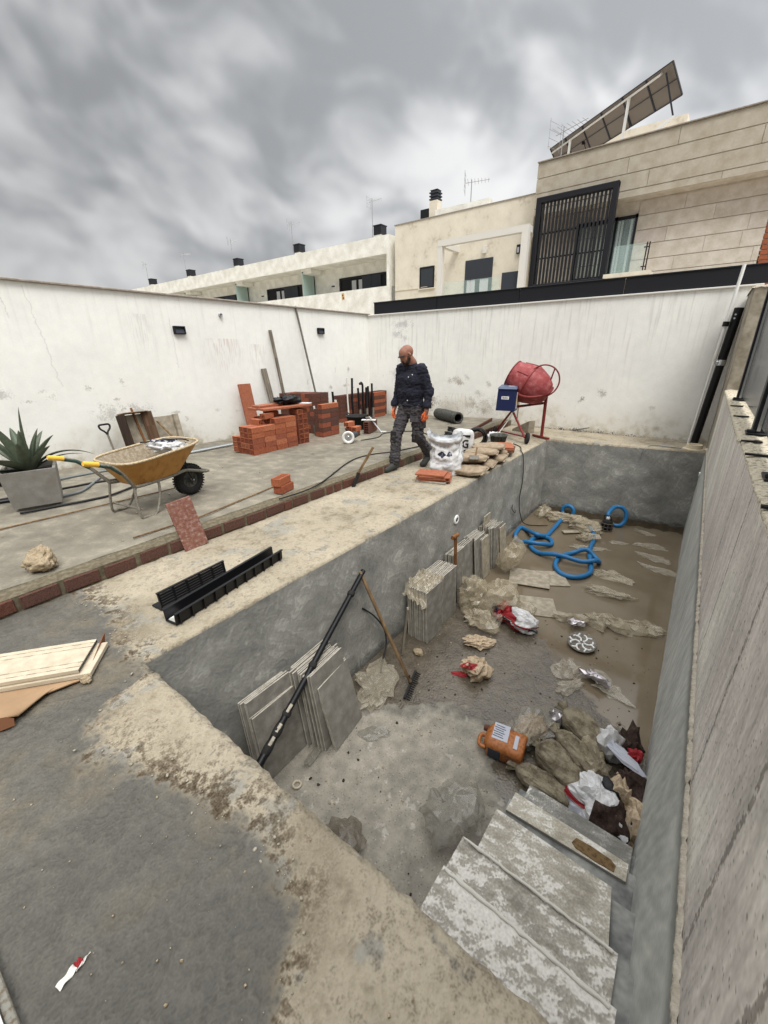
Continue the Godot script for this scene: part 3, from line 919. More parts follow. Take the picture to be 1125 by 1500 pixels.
func build_walls() -> void:
	# left garden wall, seen along its length (s runs from the near end to the corner)
	var spots := []
	for k in 30: spots.append([rng.randf_range(0.4, 11.6), rng.randf_range(0.25, 1.35), rng.randf_range(0.02, 0.06), rng.randf_range(0.015, 0.05), rng.randf_range(0.3, 0.7), 120, 116, 108])
	spots.append([4.0, 1.25, 0.09, 0.06, 0.5, 120, 118, 112])
	spots.append([5.3, 0.85, 0.16, 0.10, 0.55, 132, 128, 120])
	spots.append([5.75, 0.82, 0.14, 0.10, 0.55, 128, 124, 116])
	spots.append([3.9, 0.35, 0.14, 0.10, 0.5, 130, 122, 108])
	var lm := uv_mat("left_wall", wall_paint(1300, 280, 12.2, 2.65, 170, spots, [[4.35, 2.6, 2.2, 0.06], [4.62, 2.6, 1.3, 0.10], [6.6, 2.3, 1.5, 0.02]], [[7.6, 2.0, 0.55, 0.8, 0.35, 168, 140, 138], [8.4, 1.9, 0.3, 0.7, 0.3, 160, 142, 136], [6.1, 2.35, 0.3, 0.9, 0.25, 165, 162, 156]], 0.10), 0.92, 0.2)
	var lw := wall_slab("garden_wall", V(-7.8, 0, 2.52), V(-7.8, 0, -9.68), -0.1, 2.62, V(-0.22, 0, 0), lm, "long white rendered garden wall with wall lights, behind the wheelbarrow and planter")
	var s := S()
	box(s, V(-0.09, 2.637, -6.0), V(0.28, 0.034, 12.5), Basis.IDENTITY, 0.008)
	put(s, "coping_strip", M.stone_cap, lw)
	s = S()
	tube(s, ring(V(0.035, 2.37, -7.62), 0.028, Vector3.UP, Vector3.BACK, 14), 0.012, 6, 1, true)
	disc(s, V(0.002, 2.37, -7.62), 0.035, Vector3.RIGHT, 0.02, 12)
	put(s, "wall_eye", M.galvanised, lw)
	# back wall with its dark streaks and the scorched patch behind the worker
	spots = []
	for k in 26: spots.append([rng.randf_range(0.3, 7.6), rng.randf_range(0.15, 1.3), rng.randf_range(0.02, 0.07), rng.randf_range(0.02, 0.06), rng.randf_range(0.3, 0.7), 110, 102, 92])
	for e in [[1.15, 2.35, 0.20, 0.10, 0.5], [0.95, 2.1, 0.10, 0.07, 0.45], [1.2, 2.05, 0.1, 0.07, 0.5], [1.15, 1.55, 0.09, 0.08, 0.4], [1.1, 1.75, 0.06, 0.05, 0.4], [0.9, 1.15, 0.12, 0.1, 0.35]]: spots.append(e + [120, 122, 122])
	for e in [[1.72, 0.70, 0.07, 0.26, 0.9], [1.80, 0.45, 0.10, 0.22, 0.9], [1.93, 0.55, 0.06, 0.10, 0.8], [2.08, 0.42, 0.10, 0.1, 0.7], [2.2, 0.55, 0.1, 0.08, 0.6]]: spots.append(e + [58, 42, 36])
	for e in [[2.75, 1.05, 0.16, 0.06, 0.6], [2.95, 0.98, 0.10, 0.05, 0.6], [3.2, 0.5, 0.2, 0.12, 0.5], [2.6, 0.35, 0.25, 0.18, 0.5], [3.6, 0.42, 0.25, 0.2, 0.45]]: spots.append(e + [122, 108, 90])
	for e in [[5.9, 0.06, 0.6, 0.07, 0.9], [7.0, 0.03, 1.2, 0.05, 0.95], [5.0, 0.05, 1.0, 0.06, 0.9]]: spots.append(e + [52, 44, 38])
	var bm := uv_mat("back_wall", wall_paint(900, 300, 8.2, 2.6, 180, spots, [], [[1.9, 0.7, 0.3, 0.6, 0.5, 120, 96, 82], [2.9, 0.75, 0.9, 0.7, 0.35, 200, 186, 150]], 0.28), 0.92, 0.3)
	var bw := wall_slab("garden_wall", V(-7.8, 0, -9.67), V(0.4, 0, -9.67), -0.1, 2.59, V(0, 0, -0.22), bm, "white rendered end wall behind the cement mixer, topped with black cladding")
	s = S()
	box(s, V(4.1, 2.605, -0.10), V(8.3, 0.03, 0.27), Basis.IDENTITY, 0.006)
	put(s, "wall_ledge", M.ledge_white, bw)
	var clad := thing("black_fence", "black metal panel screen on top of the white end wall", "fence", V(0, 2.624, -9.72))
	var xs := [-7.6, -5.64, -3.59, -1.58, 0.13, 1.6]
	for k in 5:
		s = S()
		box(s, V((xs[k] + xs[k + 1]) * 0.5, 0.14, 0), V(xs[k + 1] - xs[k] - 0.012, 0.27, 0.04), Basis.IDENTITY, 0.004)
		box(s, V((xs[k] + xs[k + 1]) * 0.5, 0.285, 0), V(xs[k + 1] - xs[k] - 0.004, 0.022, 0.075), Basis.IDENTITY, 0.004)
		put(s, "panel", M.black_metal, clad)
		s = S()
		box(s, V(xs[k] + 0.02, 0.135, -0.05), V(0.05, 0.26, 0.05))
		put(s, "post", M.black_metal, clad)
	# rectangular wall lights
	for e in [[-4.22, 2.075, "black rectangular wall light above the planks and box leaning on the long white wall"], [-7.80, 2.165, "small black wall light on the long white wall right of the leaning pole"]]:
		var t := thing("wall_light", e[2], "wall light", V(-7.8, e[1], e[0]), PI / 2, "black lights on the long garden wall")
		t.scale = Vector3.ONE * 0.78
		s = S()
		box(s, V(0, 0.075, 0.035), V(0.27, 0.025, 0.07), Basis.IDENTITY, 0.005)
		box(s, V(0, -0.075, 0.035), V(0.27, 0.025, 0.07), Basis.IDENTITY, 0.005)
		for x in [-0.122, 0.122]: box(s, V(x, 0, 0.034), V(0.026, 0.124, 0.068))
		put(s, "housing", M.black_matt, t)
		s = S()
		hexa(s, [V(-0.108, -0.060, 0.012), V(0.108, -0.060, 0.012), V(0.108, -0.060, 0.060), V(-0.108, -0.060, 0.060), V(-0.108, 0.058, 0.012), V(0.108, 0.058, 0.012), V(0.108, 0.058, 0.022), V(-0.108, 0.058, 0.022)])
		put(s, "diffuser", M.dark_blind, t)

func build_right_wall() -> void:
	# tall wall cast against boards, its grain running upright; the pool's render stops below it in a ragged seam
	var n1 := fn(190, 0.9, 4)
	var n2 := fn(191, 8.0, 4)
	var n3 := fn(192, 40.0, 2)
	var seams := [0.62, 0.98, 1.55, 2.4, 3.0, 3.9, 4.6, 5.7, 6.6, 7.4]
	var maps := paint(1500, 300, func(u: float, v: float, o: Array) -> void:
		var z := u * 9.0 - 1.0          # metres beyond the camera
		var y := (1.0 - v) * 1.05
		var a := n1.get_noise_2d(z, y)
		var board := n1.get_noise_2d(floorf(z / 0.14) * 7.3, 4.0)
		var g1 := n2.get_noise_2d(z * 5.0, y * 0.5)
		var g2 := n2.get_noise_2d(z * 1.7 + 11.0, y * 0.25)
		var c := n3.get_noise_2d(z, y * 0.6)
		var rose := smoothstep(-0.05, 0.25, n1.get_noise_2d(z * 0.6 + 20.0, y * 0.4))
		var near_pale := smoothstep(0.62, 0.60, z) * 0.5
		var k := 1.0 + board * 0.06 + g1 * 0.07 + g2 * 0.12 + a * 0.13 + c * 0.08
		var r := lerpf(204.0, 195.0, rose) * k
		var g := lerpf(200.0, 188.0, rose) * k
		var bl := lerpf(190.0, 181.0, rose) * k
		r = lerpf(r, 200.0, near_pale); g = lerpf(g, 194.0, near_pale); bl = lerpf(bl, 180.0, near_pale)
		var h := 0.5 + g1 * 0.22 + g2 * 0.15 + board * 0.12
		for q in seams:
			var d: float = absf(z - q - n2.get_noise_2d(y * 2.0, q) * 0.012)
			if d < 0.012 and c + g1 > -0.25:
				r *= 0.72; g *= 0.71; bl *= 0.70
				h -= 0.25
			elif d < 0.03: h += 0.18
		var hole := n3.get_noise_2d(z * 1.5 + 9.0, y * 0.9)
		if hole > 0.62: r *= 0.7; g *= 0.7; bl *= 0.7; h -= 0.2
		var foot := smoothstep(0.16 + a * 0.1, 0.07, y)
		r = lerpf(r, 140.0, foot * 0.5); g = lerpf(g, 130.0, foot * 0.5); bl = lerpf(bl, 118.0, foot * 0.5)
		o[0] = r; o[1] = g; o[2] = bl
		o[3] = h)
	var m := uv_mat("board_marked", maps, 0.92, 1.0)
	m.texture_repeat = true
	var t := thing("concrete_wall", "board-marked concrete wall along the right side of the pool carrying smoked glass panels", "wall", V(PR + 0.012, 0, 0))
	var st := S()
	var z0 := 3.0
	var uvz := func(z: float) -> float: return (1.0 - z) / 9.0
	var e0 := Vector2(uvz.call(z0), 1.0)
	quad(st, V(0, 0, z0), V(0, 0, -8.25), V(0, 1.05, -8.25), V(0, 1.05, z0), -1, Vector2(uvz.call(z0), 1.0), Vector2(uvz.call(-8.25), 0.0))
	st.set_uv(e0)
	put(st, "wall_face", m, t)
	st = S()
	box(st, V(0.132, 0.5, -2.625), V(0.26, 1.08, 11.25))
	put(st, "wall_core", M.mortar, t)
	# ragged mortar top
	st = S()
	var n := fn(195, 6.0, 4)
	for seg in [[-8.25, -3.72, 0.20, 0.0], [-3.72, 3.0, 0.245, 0.012]]:
		var nz := int((seg[1] - seg[0]) / 0.03)
		grid(st, 7, nz, func(u: float, v: float) -> Vector3:
			var z: float = lerpf(seg[1], seg[0], v)
			var edge := n.get_noise_2d(z * 2.0, 1.0) * 0.012
			var y := 1.062 + n.get_noise_2d(u * 0.5, z * 1.2) * 0.014
			if u == 0.0: return V(-0.003 + edge + seg[3], 1.028, z)
			if u < 0.2: y -= 0.006
			return V(-0.006 + edge + seg[3] + (u - 0.14) * seg[2] * 1.16, y, z), 1 if seg[0] < -4.0 else 2)
	put(st, "mortar_cap", mat("mortar_cap", rgb8(206, 198, 180), 0.95, ramp_tex(256, 62, 0.035, [[0.2, rgb8(120, 112, 100)], [0.42, rgb8(235, 230, 222)], [0.8, rgb8(255, 255, 250)]]), 3.0, bump_tex(256, 63, 0.05, 4), 1.5), t)
	# smoother plaster below: the pool's own right wall, and the rough seam between
	st = S()
	var w := fn(197, 3.0, 4)
	grid(st, 150, 10, func(u: float, v: float) -> Vector3:
		var z := lerpf(3.0, -8.8, u)
		var y := lerpf(FLOOR - 0.05, 0.075 + w.get_noise_2d(z * 3.0, 5.0) * 0.010, v)
		return V(PR + w.get_noise_2d(z * 0.7, y) * 0.006, y, z))
	var pm := paint(900, 190, func(u: float, v: float, o: Array) -> void:
		var z := u * 11.8
		var y := v * 1.5
		var a := n1.get_noise_2d(z * 1.2 + 60.0, y * 0.6)
		var b := n2.get_noise_2d(z * 1.6 + y * 0.9, y * 0.35)
		var c := n3.get_noise_2d(z, y)
		var k := 1.0 + a * 0.12 + b * 0.13 + c * 0.05
		var damp := smoothstep(1.36, 1.5, y + b * 0.05) * 0.35
		k *= 1.0 - damp
		o[0] = 178.0 * k; o[1] = 179.0 * k; o[2] = 173.0 * k
		o[3] = 0.5 + b * 0.3 + c * 0.15)
	var pmm := uv_mat("right_plaster", pm, 0.85, 0.6)
	ground(put(st, "pool_wall_right", pmm))
	st = S()
	grid(st, 420, 3, func(u: float, v: float) -> Vector3:
		var z := lerpf(3.0, -8.7, u)
		var k := n.get_noise_2d(z * 3.0, 9.0) + n.get_noise_2d(z * 11.0, 2.0) * 0.6
		return V(PR + 0.003 + [0.0, -0.006, -0.004, 0.010][int(v * 3.0 + 0.1)] * (1.0 + k), 0.058 + v * 0.034 + k * 0.012, z))
	ground(put(st, "pool_wall_seam", M.mortar))
	st = S()
	disc(st, V(PR - 0.004, -0.28, -8.3), 0.035, Vector3.LEFT, 0.02, 14)
	tag_part(put(st, "pool_fitting", M.white_paint), "small white pipe fitting in the pool wall near the far right corner", "pipe fitting")
	# the pier at the far end, as tall as the end wall
	t = thing("concrete_pier", "tall bare concrete pier in the corner beside the black standing tube", "pier", V(PR + 0.012, 0, -8.25))
	st = S()
	box(st, V(0.17, 1.22, -0.70), V(0.338, 2.46, 1.40), Basis.IDENTITY, 0.012)
	put(st, "shaft", mat("pier_concrete", rgb8(158, 150, 136), 0.92, ramp_tex(256, 64, 0.012, [[0.2, rgb8(190, 186, 178)], [0.7, rgb8(255, 255, 255)]]), 0.7), t)
	st = S()
	grid(st, 8, 8, func(u: float, v: float) -> Vector3: return V(-0.02 + u * 0.38, 2.452 + n.get_noise_2d(u, v) * 0.02 + (0.02 if u > 0.05 and v > 0.05 else -0.02), 0.02 - v * 1.4))
	put(st, "mortar_cap", M.mortar_cap, t)
	# smoked glass screen on black posts with foot plates and packing shims
	var f := thing("glass_fence", "smoked glass screen with black posts standing on the concrete wall", "fence", V(0.395, 1.066, 0))
	var pz := [-6.62, -4.0, -2.6, -0.75, 1.0, 2.6]
	for k in pz.size():
		st = S()
		box(st, V(0, 0.85, pz[k]), V(0.09, 1.7, 0.11), Basis.IDENTITY, 0.006)
		put(st, "post", M.black_metal, f)
		st = S()
		box(st, V(0.0, 0.008, pz[k]), V(0.15, 0.014, 0.16), Basis.IDENTITY, 0.004)
		box(st, V(-0.05, 0.025, pz[k] + 0.05), V(0.05, 0.022, 0.03), Basis.IDENTITY, 0.004)
		put(st, "foot_plate", M.black_metal, f)
		if k + 1 < pz.size():
			st = S()
			var zc: float = (pz[k] + pz[k + 1]) * 0.5
			var lz: float = pz[k + 1] - pz[k] - 0.11
			box(st, V(0.006, 0.86, zc), V(0.012, 1.62, lz), Basis.IDENTITY, 0.003)
			put(st, "pane", M.glass_smoke, f)
			st = S()
			for q in 2:
				st = S()
				box(st, V(-0.06, 0.006, pz[k] + lz * (0.3 + 0.36 * q)), V(0.11, 0.010, 0.03))
				put(st, "shim", M.plastic_black, f)
			for e in [pz[k] + 0.068, pz[k + 1] - 0.068]:
				st = S()
				box(st, V(-0.012, 0.86, e), V(0.02, 1.66, 0.010))
				put(st, "glazing_bead", M.galvanised, f)

func tag_part(o: Node, label: String, category: String, group := "") -> Node:
	meta(o, label, category, group)
	return o

func antenna(at: Vector3, h: float, k: float, label: String, turn: float) -> void:
	var t := thing("tv_antenna", label, "antenna", at, turn, "television antennas on the roofs")
	var st := S()
	tube(st, [V(0, 0, 0), V(0, h, 0)], 0.022, 6)
	put(st, "mast", M.galvanised, t)
	st = S()
	tube(st, [V(-0.25 * k, h * 0.93, 0), V(0.75 * k, h * 0.97, 0)], 0.014, 6)
	for q in 7:
		var x := -0.15 * k + q * 0.14 * k
		var l := 0.34 * k - q * 0.025 * k
		tube(st, [V(x, h * 0.94, -l), V(x, h * 0.96, l)], 0.008, 5)
	for q in 4:
		tube(st, [V(-0.28 * k, h * 0.93 + (q - 1.5) * 0.2 * k, -0.3 * k), V(-0.28 * k, h * 0.93 + (q - 1.5) * 0.2 * k, 0.3 * k)], 0.008, 5)
	for sz in [-0.28, 0.28]: tube(st, [V(-0.28 * k, h * 0.93 - 0.36 * k, sz * k), V(-0.28 * k, h * 0.93 + 0.36 * k, sz * k)], 0.008, 5)
	put(st, "elements", M.galvanised, t)

func build_houses() -> void:
	var s := S()
	# ----- beige house: overhanging board-clad storey, slatted screen, solar panels -----
	var t := thing("beige_house", "beige panel-clad house with black slatted screen and solar panels on its roof", "house", V(0, 0, -19.4))
	box(s, V(-0.45, 3.0, -5.6), V(12.7, 11.0 - 1.2, 9.9))
	put(s, "wall", M.cladding_pale, t)
	s = S()
	box(s, V(-0.5, 7.58, -0.62), V(12.8, 1.72, 1.16))
	put(s, "parapet_wall", M.cladding_pale, t)
	# boards of the parapet, joints recessed
	var ys := [6.70, 6.93, 7.43, 7.92, 8.42]
	for k in 4:
		var x := -6.93
		var first: float = [2.4, 3.9, 3.2, 4.6][k]
		while x < 5.8:
			var l: float = minf(first, 5.8 - x)
			first = 3.6
			s = S()
			box(s, V(x + l * 0.5, (ys[k] + ys[k + 1]) * 0.5, -0.02), V(l - 0.012, ys[k + 1] - ys[k] - 0.03, 0.04), Basis.IDENTITY, 0.005)
			put(s, "cladding_panel", M.cladding_beige, t)
			x += l
	s = S()
	box(s, V(-0.5, 8.455, -0.5), V(12.9, 0.03, 1.1))
	put(s, "parapet_cap", M.stone_cap, t)
	# recessed wall boards behind the screen
	var yr := [3.2, 3.92, 4.36, 4.80, 5.30, 5.76, 6.22, 6.68]
	for k in 7:
		var x := -3.22
		var ln := [1.0, 2.3, 1.4, 2.2]
		var q := k
		while x < 0.5:
			var l: float = minf(ln[q % 4], 0.5 + (6.6 - yr[k]) * 0.04 - x)
			q += 1
			if l < 0.08: break
			s = S()
			box(s, V(x + l * 0.5, (yr[k] + yr[k + 1]) * 0.5, -0.625), V(l - 0.006, yr[k + 1] - yr[k] - 0.022, 0.04), Basis.IDENTITY, 0.004)
			put(s, "cladding_panel", M.cladding_rose if (k >= 4 and q % 3 != 0) or (k == 6) else M.cladding_pale, t)
			x += l
		s = S()
		for b in 3: box(s, V(1.75, yr[k] + (b + 0.5) * (yr[k + 1] - yr[k]) / 3.0, -0.625), V(2.4, (yr[k + 1] - yr[k]) / 3.0 - 0.02, 0.04), Basis.IDENTITY, 0.004)
		put(s, "cladding_panel", M.cladding_orange, t)
		for xx in [-6.0, -4.9]:
			s = S()
			box(s, V(xx, (yr[k] + yr[k + 1]) * 0.5, -0.625), V(1.08, yr[k + 1] - yr[k] - 0.022, 0.04))
			put(s, "cladding_panel", M.cladding_pale, t)
	# glazed door with curtains
	var d := thing_part("door", t, V(-4.25, 4.3, -0.61))
	s = S()
	for x in [-1.0, -0.34, 0.34, 1.0]: box(s, V(x, 1.0, 0.03), V(0.07, 2.0, 0.07))
	for y in [0.03, 1.93]: box(s, V(0, y, 0.035), V(2.07, 0.10, 0.06))
	put(s, "frame", M.black_metal, d)
	s = S()
	box(s, V(0, 1.0, -0.012), V(2.0, 1.9, 0.012))
	put(s, "room_backing", M.room_dark, d)
	s = S()
	for x in [-0.8, -0.62, -0.2, 0.02, 0.45, 0.55, 0.86]: box(s, V(x, 0.97, 0.004), V(0.075, 1.8, 0.012))
	put(s, "curtain", M.curtain, d)
	s = S()
	box(s, V(0, 1.0, 0.03), V(1.96, 1.84, 0.006))
	put(s, "pane", M.glass, d)
	# black slatted screen: heavy frame, upright slats
	var fr := thing_part("screen_frame", t, V(0, 0, 0.46))
	s = S()
	bar(s, V(-6.56, 4.0, 0), V(-6.56, 7.13, 0), 0.20, 0.22, Vector3.RIGHT, 0.02)
	bar(s, V(-3.90, 3.9, 0), V(-3.90, 7.13, 0), 0.20, 0.22, Vector3.RIGHT, 0.02)
	bar(s, V(-6.66, 7.05, 0.001), V(-3.80, 7.05, 0.001), 0.20, 0.22, Vector3.UP, 0.02)
	bar(s, V(-6.66, 4.1, 0.001), V(-3.80, 4.1, 0.001), 0.16, 0.20, Vector3.UP, 0.02)
	for y in [5.95, 5.1]: box(s, V(-5.23, y, -0.08), V(2.5, 0.05, 0.03))
	put(s, "frame", M.black_metal, fr)
	var slat: Mesh
	s = S()
	box(s, V(0, 0, 0), V(0.082, 2.8, 0.13), Basis(UP, 0.25), 0.006)
	s.generate_normals(); s.set_material(M.black_metal)
	slat = s.commit()
	for k in 18:
		var o := share(slat, "slat", fr)
		o.position = V(-6.38 + k * 0.1355, 5.56, -0.0)
	# balcony glass to the right of the screen, with its bars
	s = S()
	box(s, V(-3.13, 4.70, 0.5), V(1.0, 0.88, 0.012))
	put(s, "balcony_glass", M.glass, t)
	s = S()
	for x in [-2.60, -2.52]: tube(s, [V(x, 4.28, 0.5), V(x, 5.15, 0.5)], 0.022, 6)
	for y in [4.4, 5.0]: tube(s, [V(-2.68, y, 0.5), V(-2.5, y, 0.5)], 0.02, 6)
	put(s, "balcony_post", M.black_metal, t)
	s = S()
	box(s, V(-3.1, 4.20, 0.1), V(1.5, 0.13, 0.95))
	put(s, "balcony_slab", M.render_cream, t)
	# stair head on the roof
	s = S()
	box(s, V(-5.0, 9.5, -7.6), V(4.1, 3.2, 2.0))
	put(s, "roof_stairhead", M.render_cream, t)
	# ----- solar array -----
	var a := V(-8.24, 10.65, -24.44)
	var u := (V(-3.07, 10.65, -20.44) - a)
	var w := V(0.32, -0.65, -0.41) * 1.25
	var nn := u.cross(w).normalized()      # away from the viewer side is -nn
	if nn.z < 0: nn = -nn
	var sp := thing("solar_array", "tilted row of solar panels on a white frame on the beige roof, seen from below", "solar panels", a)
	for k in 6:
		var un := u / 6.0
		s = S()
		var p := [un * (k + 0.012), un * (k + 0.988), un * (k + 0.988) + w, un * (k + 0.012) + w]
		var q := p.map(func(e): return e - nn * 0.04)
		hexa(s, p + q)
		put(s, "solar_panel", M.panel_back, sp)
		s = S()
		for e in [[0, 1], [1, 2], [2, 3], [3, 0]]: bar(s, p[e[0]] + nn * 0.01, p[e[1]] + nn * 0.01, 0.035, 0.03, nn)
		bar(s, (p[0] + p[3]) * 0.5 + nn * 0.01, (p[1] + p[2]) * 0.5 + nn * 0.01, 0.03, 0.02, nn)
		put(s, "panel_frame", M.dark_blind, sp)
	s = S()
	bar(s, u * 0.02 + w * 0.18 + nn * 0.06, u * 0.93 + w * 0.12 + nn * 0.06, 0.12, 0.06, nn)
	put(s, "rail", M.white_paint, sp)
	for e in [0.22, 0.72, 0.96]:
		s = S()
		var top: Vector3 = u * e + w * 0.16 + nn * 0.09
		bar(s, top, V(top.x - 0.02, -2.55, top.z + 0.1) if e < 0.9 else u * e + w * 1.02 + V(0.02, -0.5, 0.1), 0.10 if e < 0.9 else 0.05, 0.05, Vector3.RIGHT)
		put(s, "leg", M.white_paint if e < 0.9 else M.dark_blind, sp)
	s = S()
	bar(s, u * 0.96 + w * 1.02 + V(0.05, -0.5, 0.1), u * 0.75 + w * 1.02 + V(-0.1, -1.25, 1.0), 0.10, 0.06, Vector3.UP)
	put(s, "base_beam", M.white_paint, sp)
	s = S()
	for e in [0.3, 0.66]:
		var c: Vector3 = u * e + w * 0.55 + nn * 0.02
		box(s, c, V(0.12, 0.12, 0.06))
		tube(s, curve([c, c + w * 0.2 + nn * 0.06 + u * 0.01, c + w * 0.45 + nn * 0.03]), 0.014, 5)
	put(s, "junction_box", M.black_matt, sp)
	# ----- cream house with pergola frame -----
	t = thing("cream_house", "cream rendered house with a square pergola frame between the white row and beige house", "house", V(0, 0, -20.0))
	s = S()
	box(s, V(-10.66, 2.8, -4.0), V(7.08, 9.66, 8.0))
	put(s, "wall", M.render_cream, t)
	s = S()
	box(s, V(-10.66, 7.65, -4.0), V(7.14, 0.04, 8.06))
	put(s, "parapet_cap", M.stone_cap, t)
	s = S()
	box(s, V(-10.55, 7.80, -0.3), V(2.7, 0.22, 0.5))
	put(s, "roof_upstand", M.render_white, t)
	s = S()
	box(s, V(-13.2, 4.72, 0.012), V(2.0, 0.05, 0.03))
	box(s, V(-12.23, 4.65, 0.03), V(0.95, 0.04, 0.07))
	put(s, "string_course", M.render_cream, t)
	var win := thing_part("window", t, V(-12.24, 5.14, 0.006))
	s = S()
	for x in [-0.39, 0.39]: box(s, V(x, 0, 0), V(0.07, 0.96, 0.05))
	for y in [-0.45, 0.45]: box(s, V(0, y, 0), V(0.72, 0.07, 0.05))
	put(s, "frame", M.black_metal, win)
	s = S()
	box(s, V(0, 0, 0), V(0.72, 0.86, 0.02))
	put(s, "pane", M.glass_dark, win)
	d = thing_part("balcony_door", t, V(-9.45, 4.2, 0.006))
	s = S()
	box(s, V(0, 1.0, 0.01), V(1.36, 0.82, 0.04))
	put(s, "roller_blind", M.dark_blind, d)
	s = S()
	for x in [-0.66, 0.0, 0.66]: box(s, V(x, 0.3, 0.012), V(0.06, 0.6, 0.04))
	put(s, "frame", M.black_metal, d)
	s = S()
	for x in [-0.36, 0.3]: box(s, V(x, 0.3, 0.0), V(0.42, 0.6, 0.02))
	put(s, "curtain", M.curtain, d)
	s = S()
	box(s, V(0, 0.3, -0.01), V(1.3, 0.6, 0.016))
	put(s, "room_backing", M.room_dark, d)
	var pg := thing_part("pergola", t, Vector3.ZERO)
	s = S()
	bar(s, V(-10.62, 2.0, 1.5), V(-10.62, 6.0, 1.5), 0.22, 0.22, Vector3.RIGHT)
	put(s, "post", M.ledge_white, pg)
	s = S()
	bar(s, V(-6.82, 2.0, 1.5), V(-6.82, 6.0, 1.5), 0.26, 0.24, Vector3.RIGHT)
	put(s, "post", M.ledge_white, pg)
	s = S()
	bar(s, V(-10.73, 6.12, 1.5), V(-6.69, 6.12, 1.5), 0.235, 0.24, Vector3.UP)
	put(s, "beam", M.ledge_white, pg)
	s = S()
	for x in [-10.62, -6.80]:
		s = S()
		bar(s, V(x, 6.12, 1.37), V(x, 6.12, 0.0), 0.225, 0.22, Vector3.UP)
		put(s, "side_beam", M.ledge_white, pg)
	s = S()
	box(s, V(-9.2, 5.95, 0.05), V(0.16, 0.3, 0.10))
	put(s, "bracket", M.ledge_white, pg)
	s = S()
	for x in [-9.77, -8.42]: box(s, V(x, 4.1, 1.5), V(1.28, 0.95, 0.014))
	put(s, "balcony_glass", M.glass, pg)
	s = S()
	box(s, V(-7.32, 4.25, 1.42), V(0.78, 0.9, 0.05), Basis.IDENTITY, 0.006)
	put(s, "black_board", M.dark_blind, pg)
	s = S()
	box(s, V(-7.62, 5.75, 0.05), V(0.16, 0.34, 0.10), Basis.IDENTITY, 0.01)
	put(s, "wall_lantern", M.black_metal, t)
	s = S()
	box(s, V(-7.62, 5.72, 0.105), V(0.09, 0.2, 0.012))
	put(s, "lantern_glass", M.label_grey, t)
	var ch := thing_part("chimney", t, V(-12.23, 7.6, -0.62))
	s = S()
	box(s, V(0, 0.42, 0), V(0.44, 0.84, 0.44))
	put(s, "stack", M.render_cream, ch)
	s = S()
	for k in 3:
		box(s, V(0, 0.90 + k * 0.13, 0), V(0.46, 0.05, 0.46))
		box(s, V(0, 0.965 + k * 0.13, 0), V(0.36, 0.08, 0.36))
	put(s, "louvre_cap", M.dark_blind, ch)
	s = S()
	lathe(s, [Vector2(0.30, 1.27), Vector2(0.0, 1.36)], 4, Transform3D(Basis(UP, PI / 4), Vector3.ZERO))
	put(s, "cap_top", M.stone_cap, ch)
	s = S()
	box(s, V(-12.78, 8.02, -0.7), V(0.46, 0.36, 0.4))
	put(s, "vent_cowl", M.black_metal, t)
	antenna(V(-10.55, 7.6, -21.0), 1.45, 1.1, "television antenna on the cream house roof right of the louvred chimney", 0.4)
	antenna(V(-7.3, 8.0, -23.2), 2.85, 1.5, "tall television antenna just left of the solar panels", -0.3)
	# ----- white terrace: one house after another with balcony, screen wall and chimney -----
	var names := ["white terraced house next to the cream house, balcony with grey sliding shutters", "second white terraced house from the cream house, frosted balcony screen", "third white terraced house from the cream house, mostly behind the garden wall", "fourth white terraced house, only its parapet above the garden wall", "farthest white terraced house with a low black chimney"]
	for k in 5:
		var x1 := -14.58 - k * 6.95
		var x0 := x1 - 6.95
		t = thing("white_house", names[k], "house", V(x1, 0, -20.0), 0.0, "row of white terraced houses")
		s = S()
		box(s, V(-3.475, 2.8, -5.2), V(6.95, 9.1, 8.0))
		put(s, "wall", M.render_white, t)
		s = S()
		box(s, V(-3.475, 6.93, -0.6), V(6.948, 0.84, 1.2))
		put(s, "parapet", M.render_white, t)
		s = S()
		box(s, V(-3.475, 2.6, -0.10), V(6.948, 4.82, 0.20))
		put(s, "balcony_wall", M.render_white, t)
		s = S()
		box(s, V(-3.475, 3.9, -0.7), V(6.90, 0.15, 1.0))
		put(s, "balcony_floor", M.render_white, t)
		s = S()
		if k == 0: box(s, V(-0.09, 5.76, -0.6), V(0.18, 1.5, 1.198))
		else: box(s, V(-0.05, 5.76, -0.95), V(0.1, 1.5, 0.5))
		put(s, "side_wall", M.render_white, t)
		s = S()
		box(s, V(-6.5, 6.38, -0.7), V(0.85, 0.26, 0.99))
		put(s, "downstand", M.render_white, t)
		s = S()
		box(s, V(-6.80, 5.68, -0.62), V(0.03, 1.30, 0.98))
		put(s, "frosted_screen", M.glass_frosted, t)
		s = S()
		box(s, V(-6.80, 5.68, -1.13), V(0.06, 1.34, 0.05))
		box(s, V(-6.80, 6.35, -0.62), V(0.05, 0.04, 1.0))
		put(s, "screen_frame", M.black_metal, t)
		var wi := thing_part("window", t, V(-2.86, 5.42, -1.19))
		s = S()
		for x in [-1.72, 1.72]: box(s, V(x, 0, 0.01), V(0.14, 0.98, 0.08))
		for y in [-0.45, 0.45]: box(s, V(0, y, 0.012), V(3.4, 0.09, 0.08))
		for x in [-0.85, -0.3]: box(s, V(x, 0, 0.008), V(0.06, 0.84, 0.06))
		put(s, "frame", M.black_metal, wi)
		s = S()
		for x in [0.38, 1.08]: box(s, V(x, 0, 0.05), V(0.68, 0.88, 0.03), Basis.IDENTITY, 0.004)
		put(s, "shutter", M.dark_blind, wi)
		s = S()
		box(s, V(0, 0, -0.004), V(3.3, 0.84, 0.012))
		put(s, "room_backing", M.room_dark, wi)
		s = S()
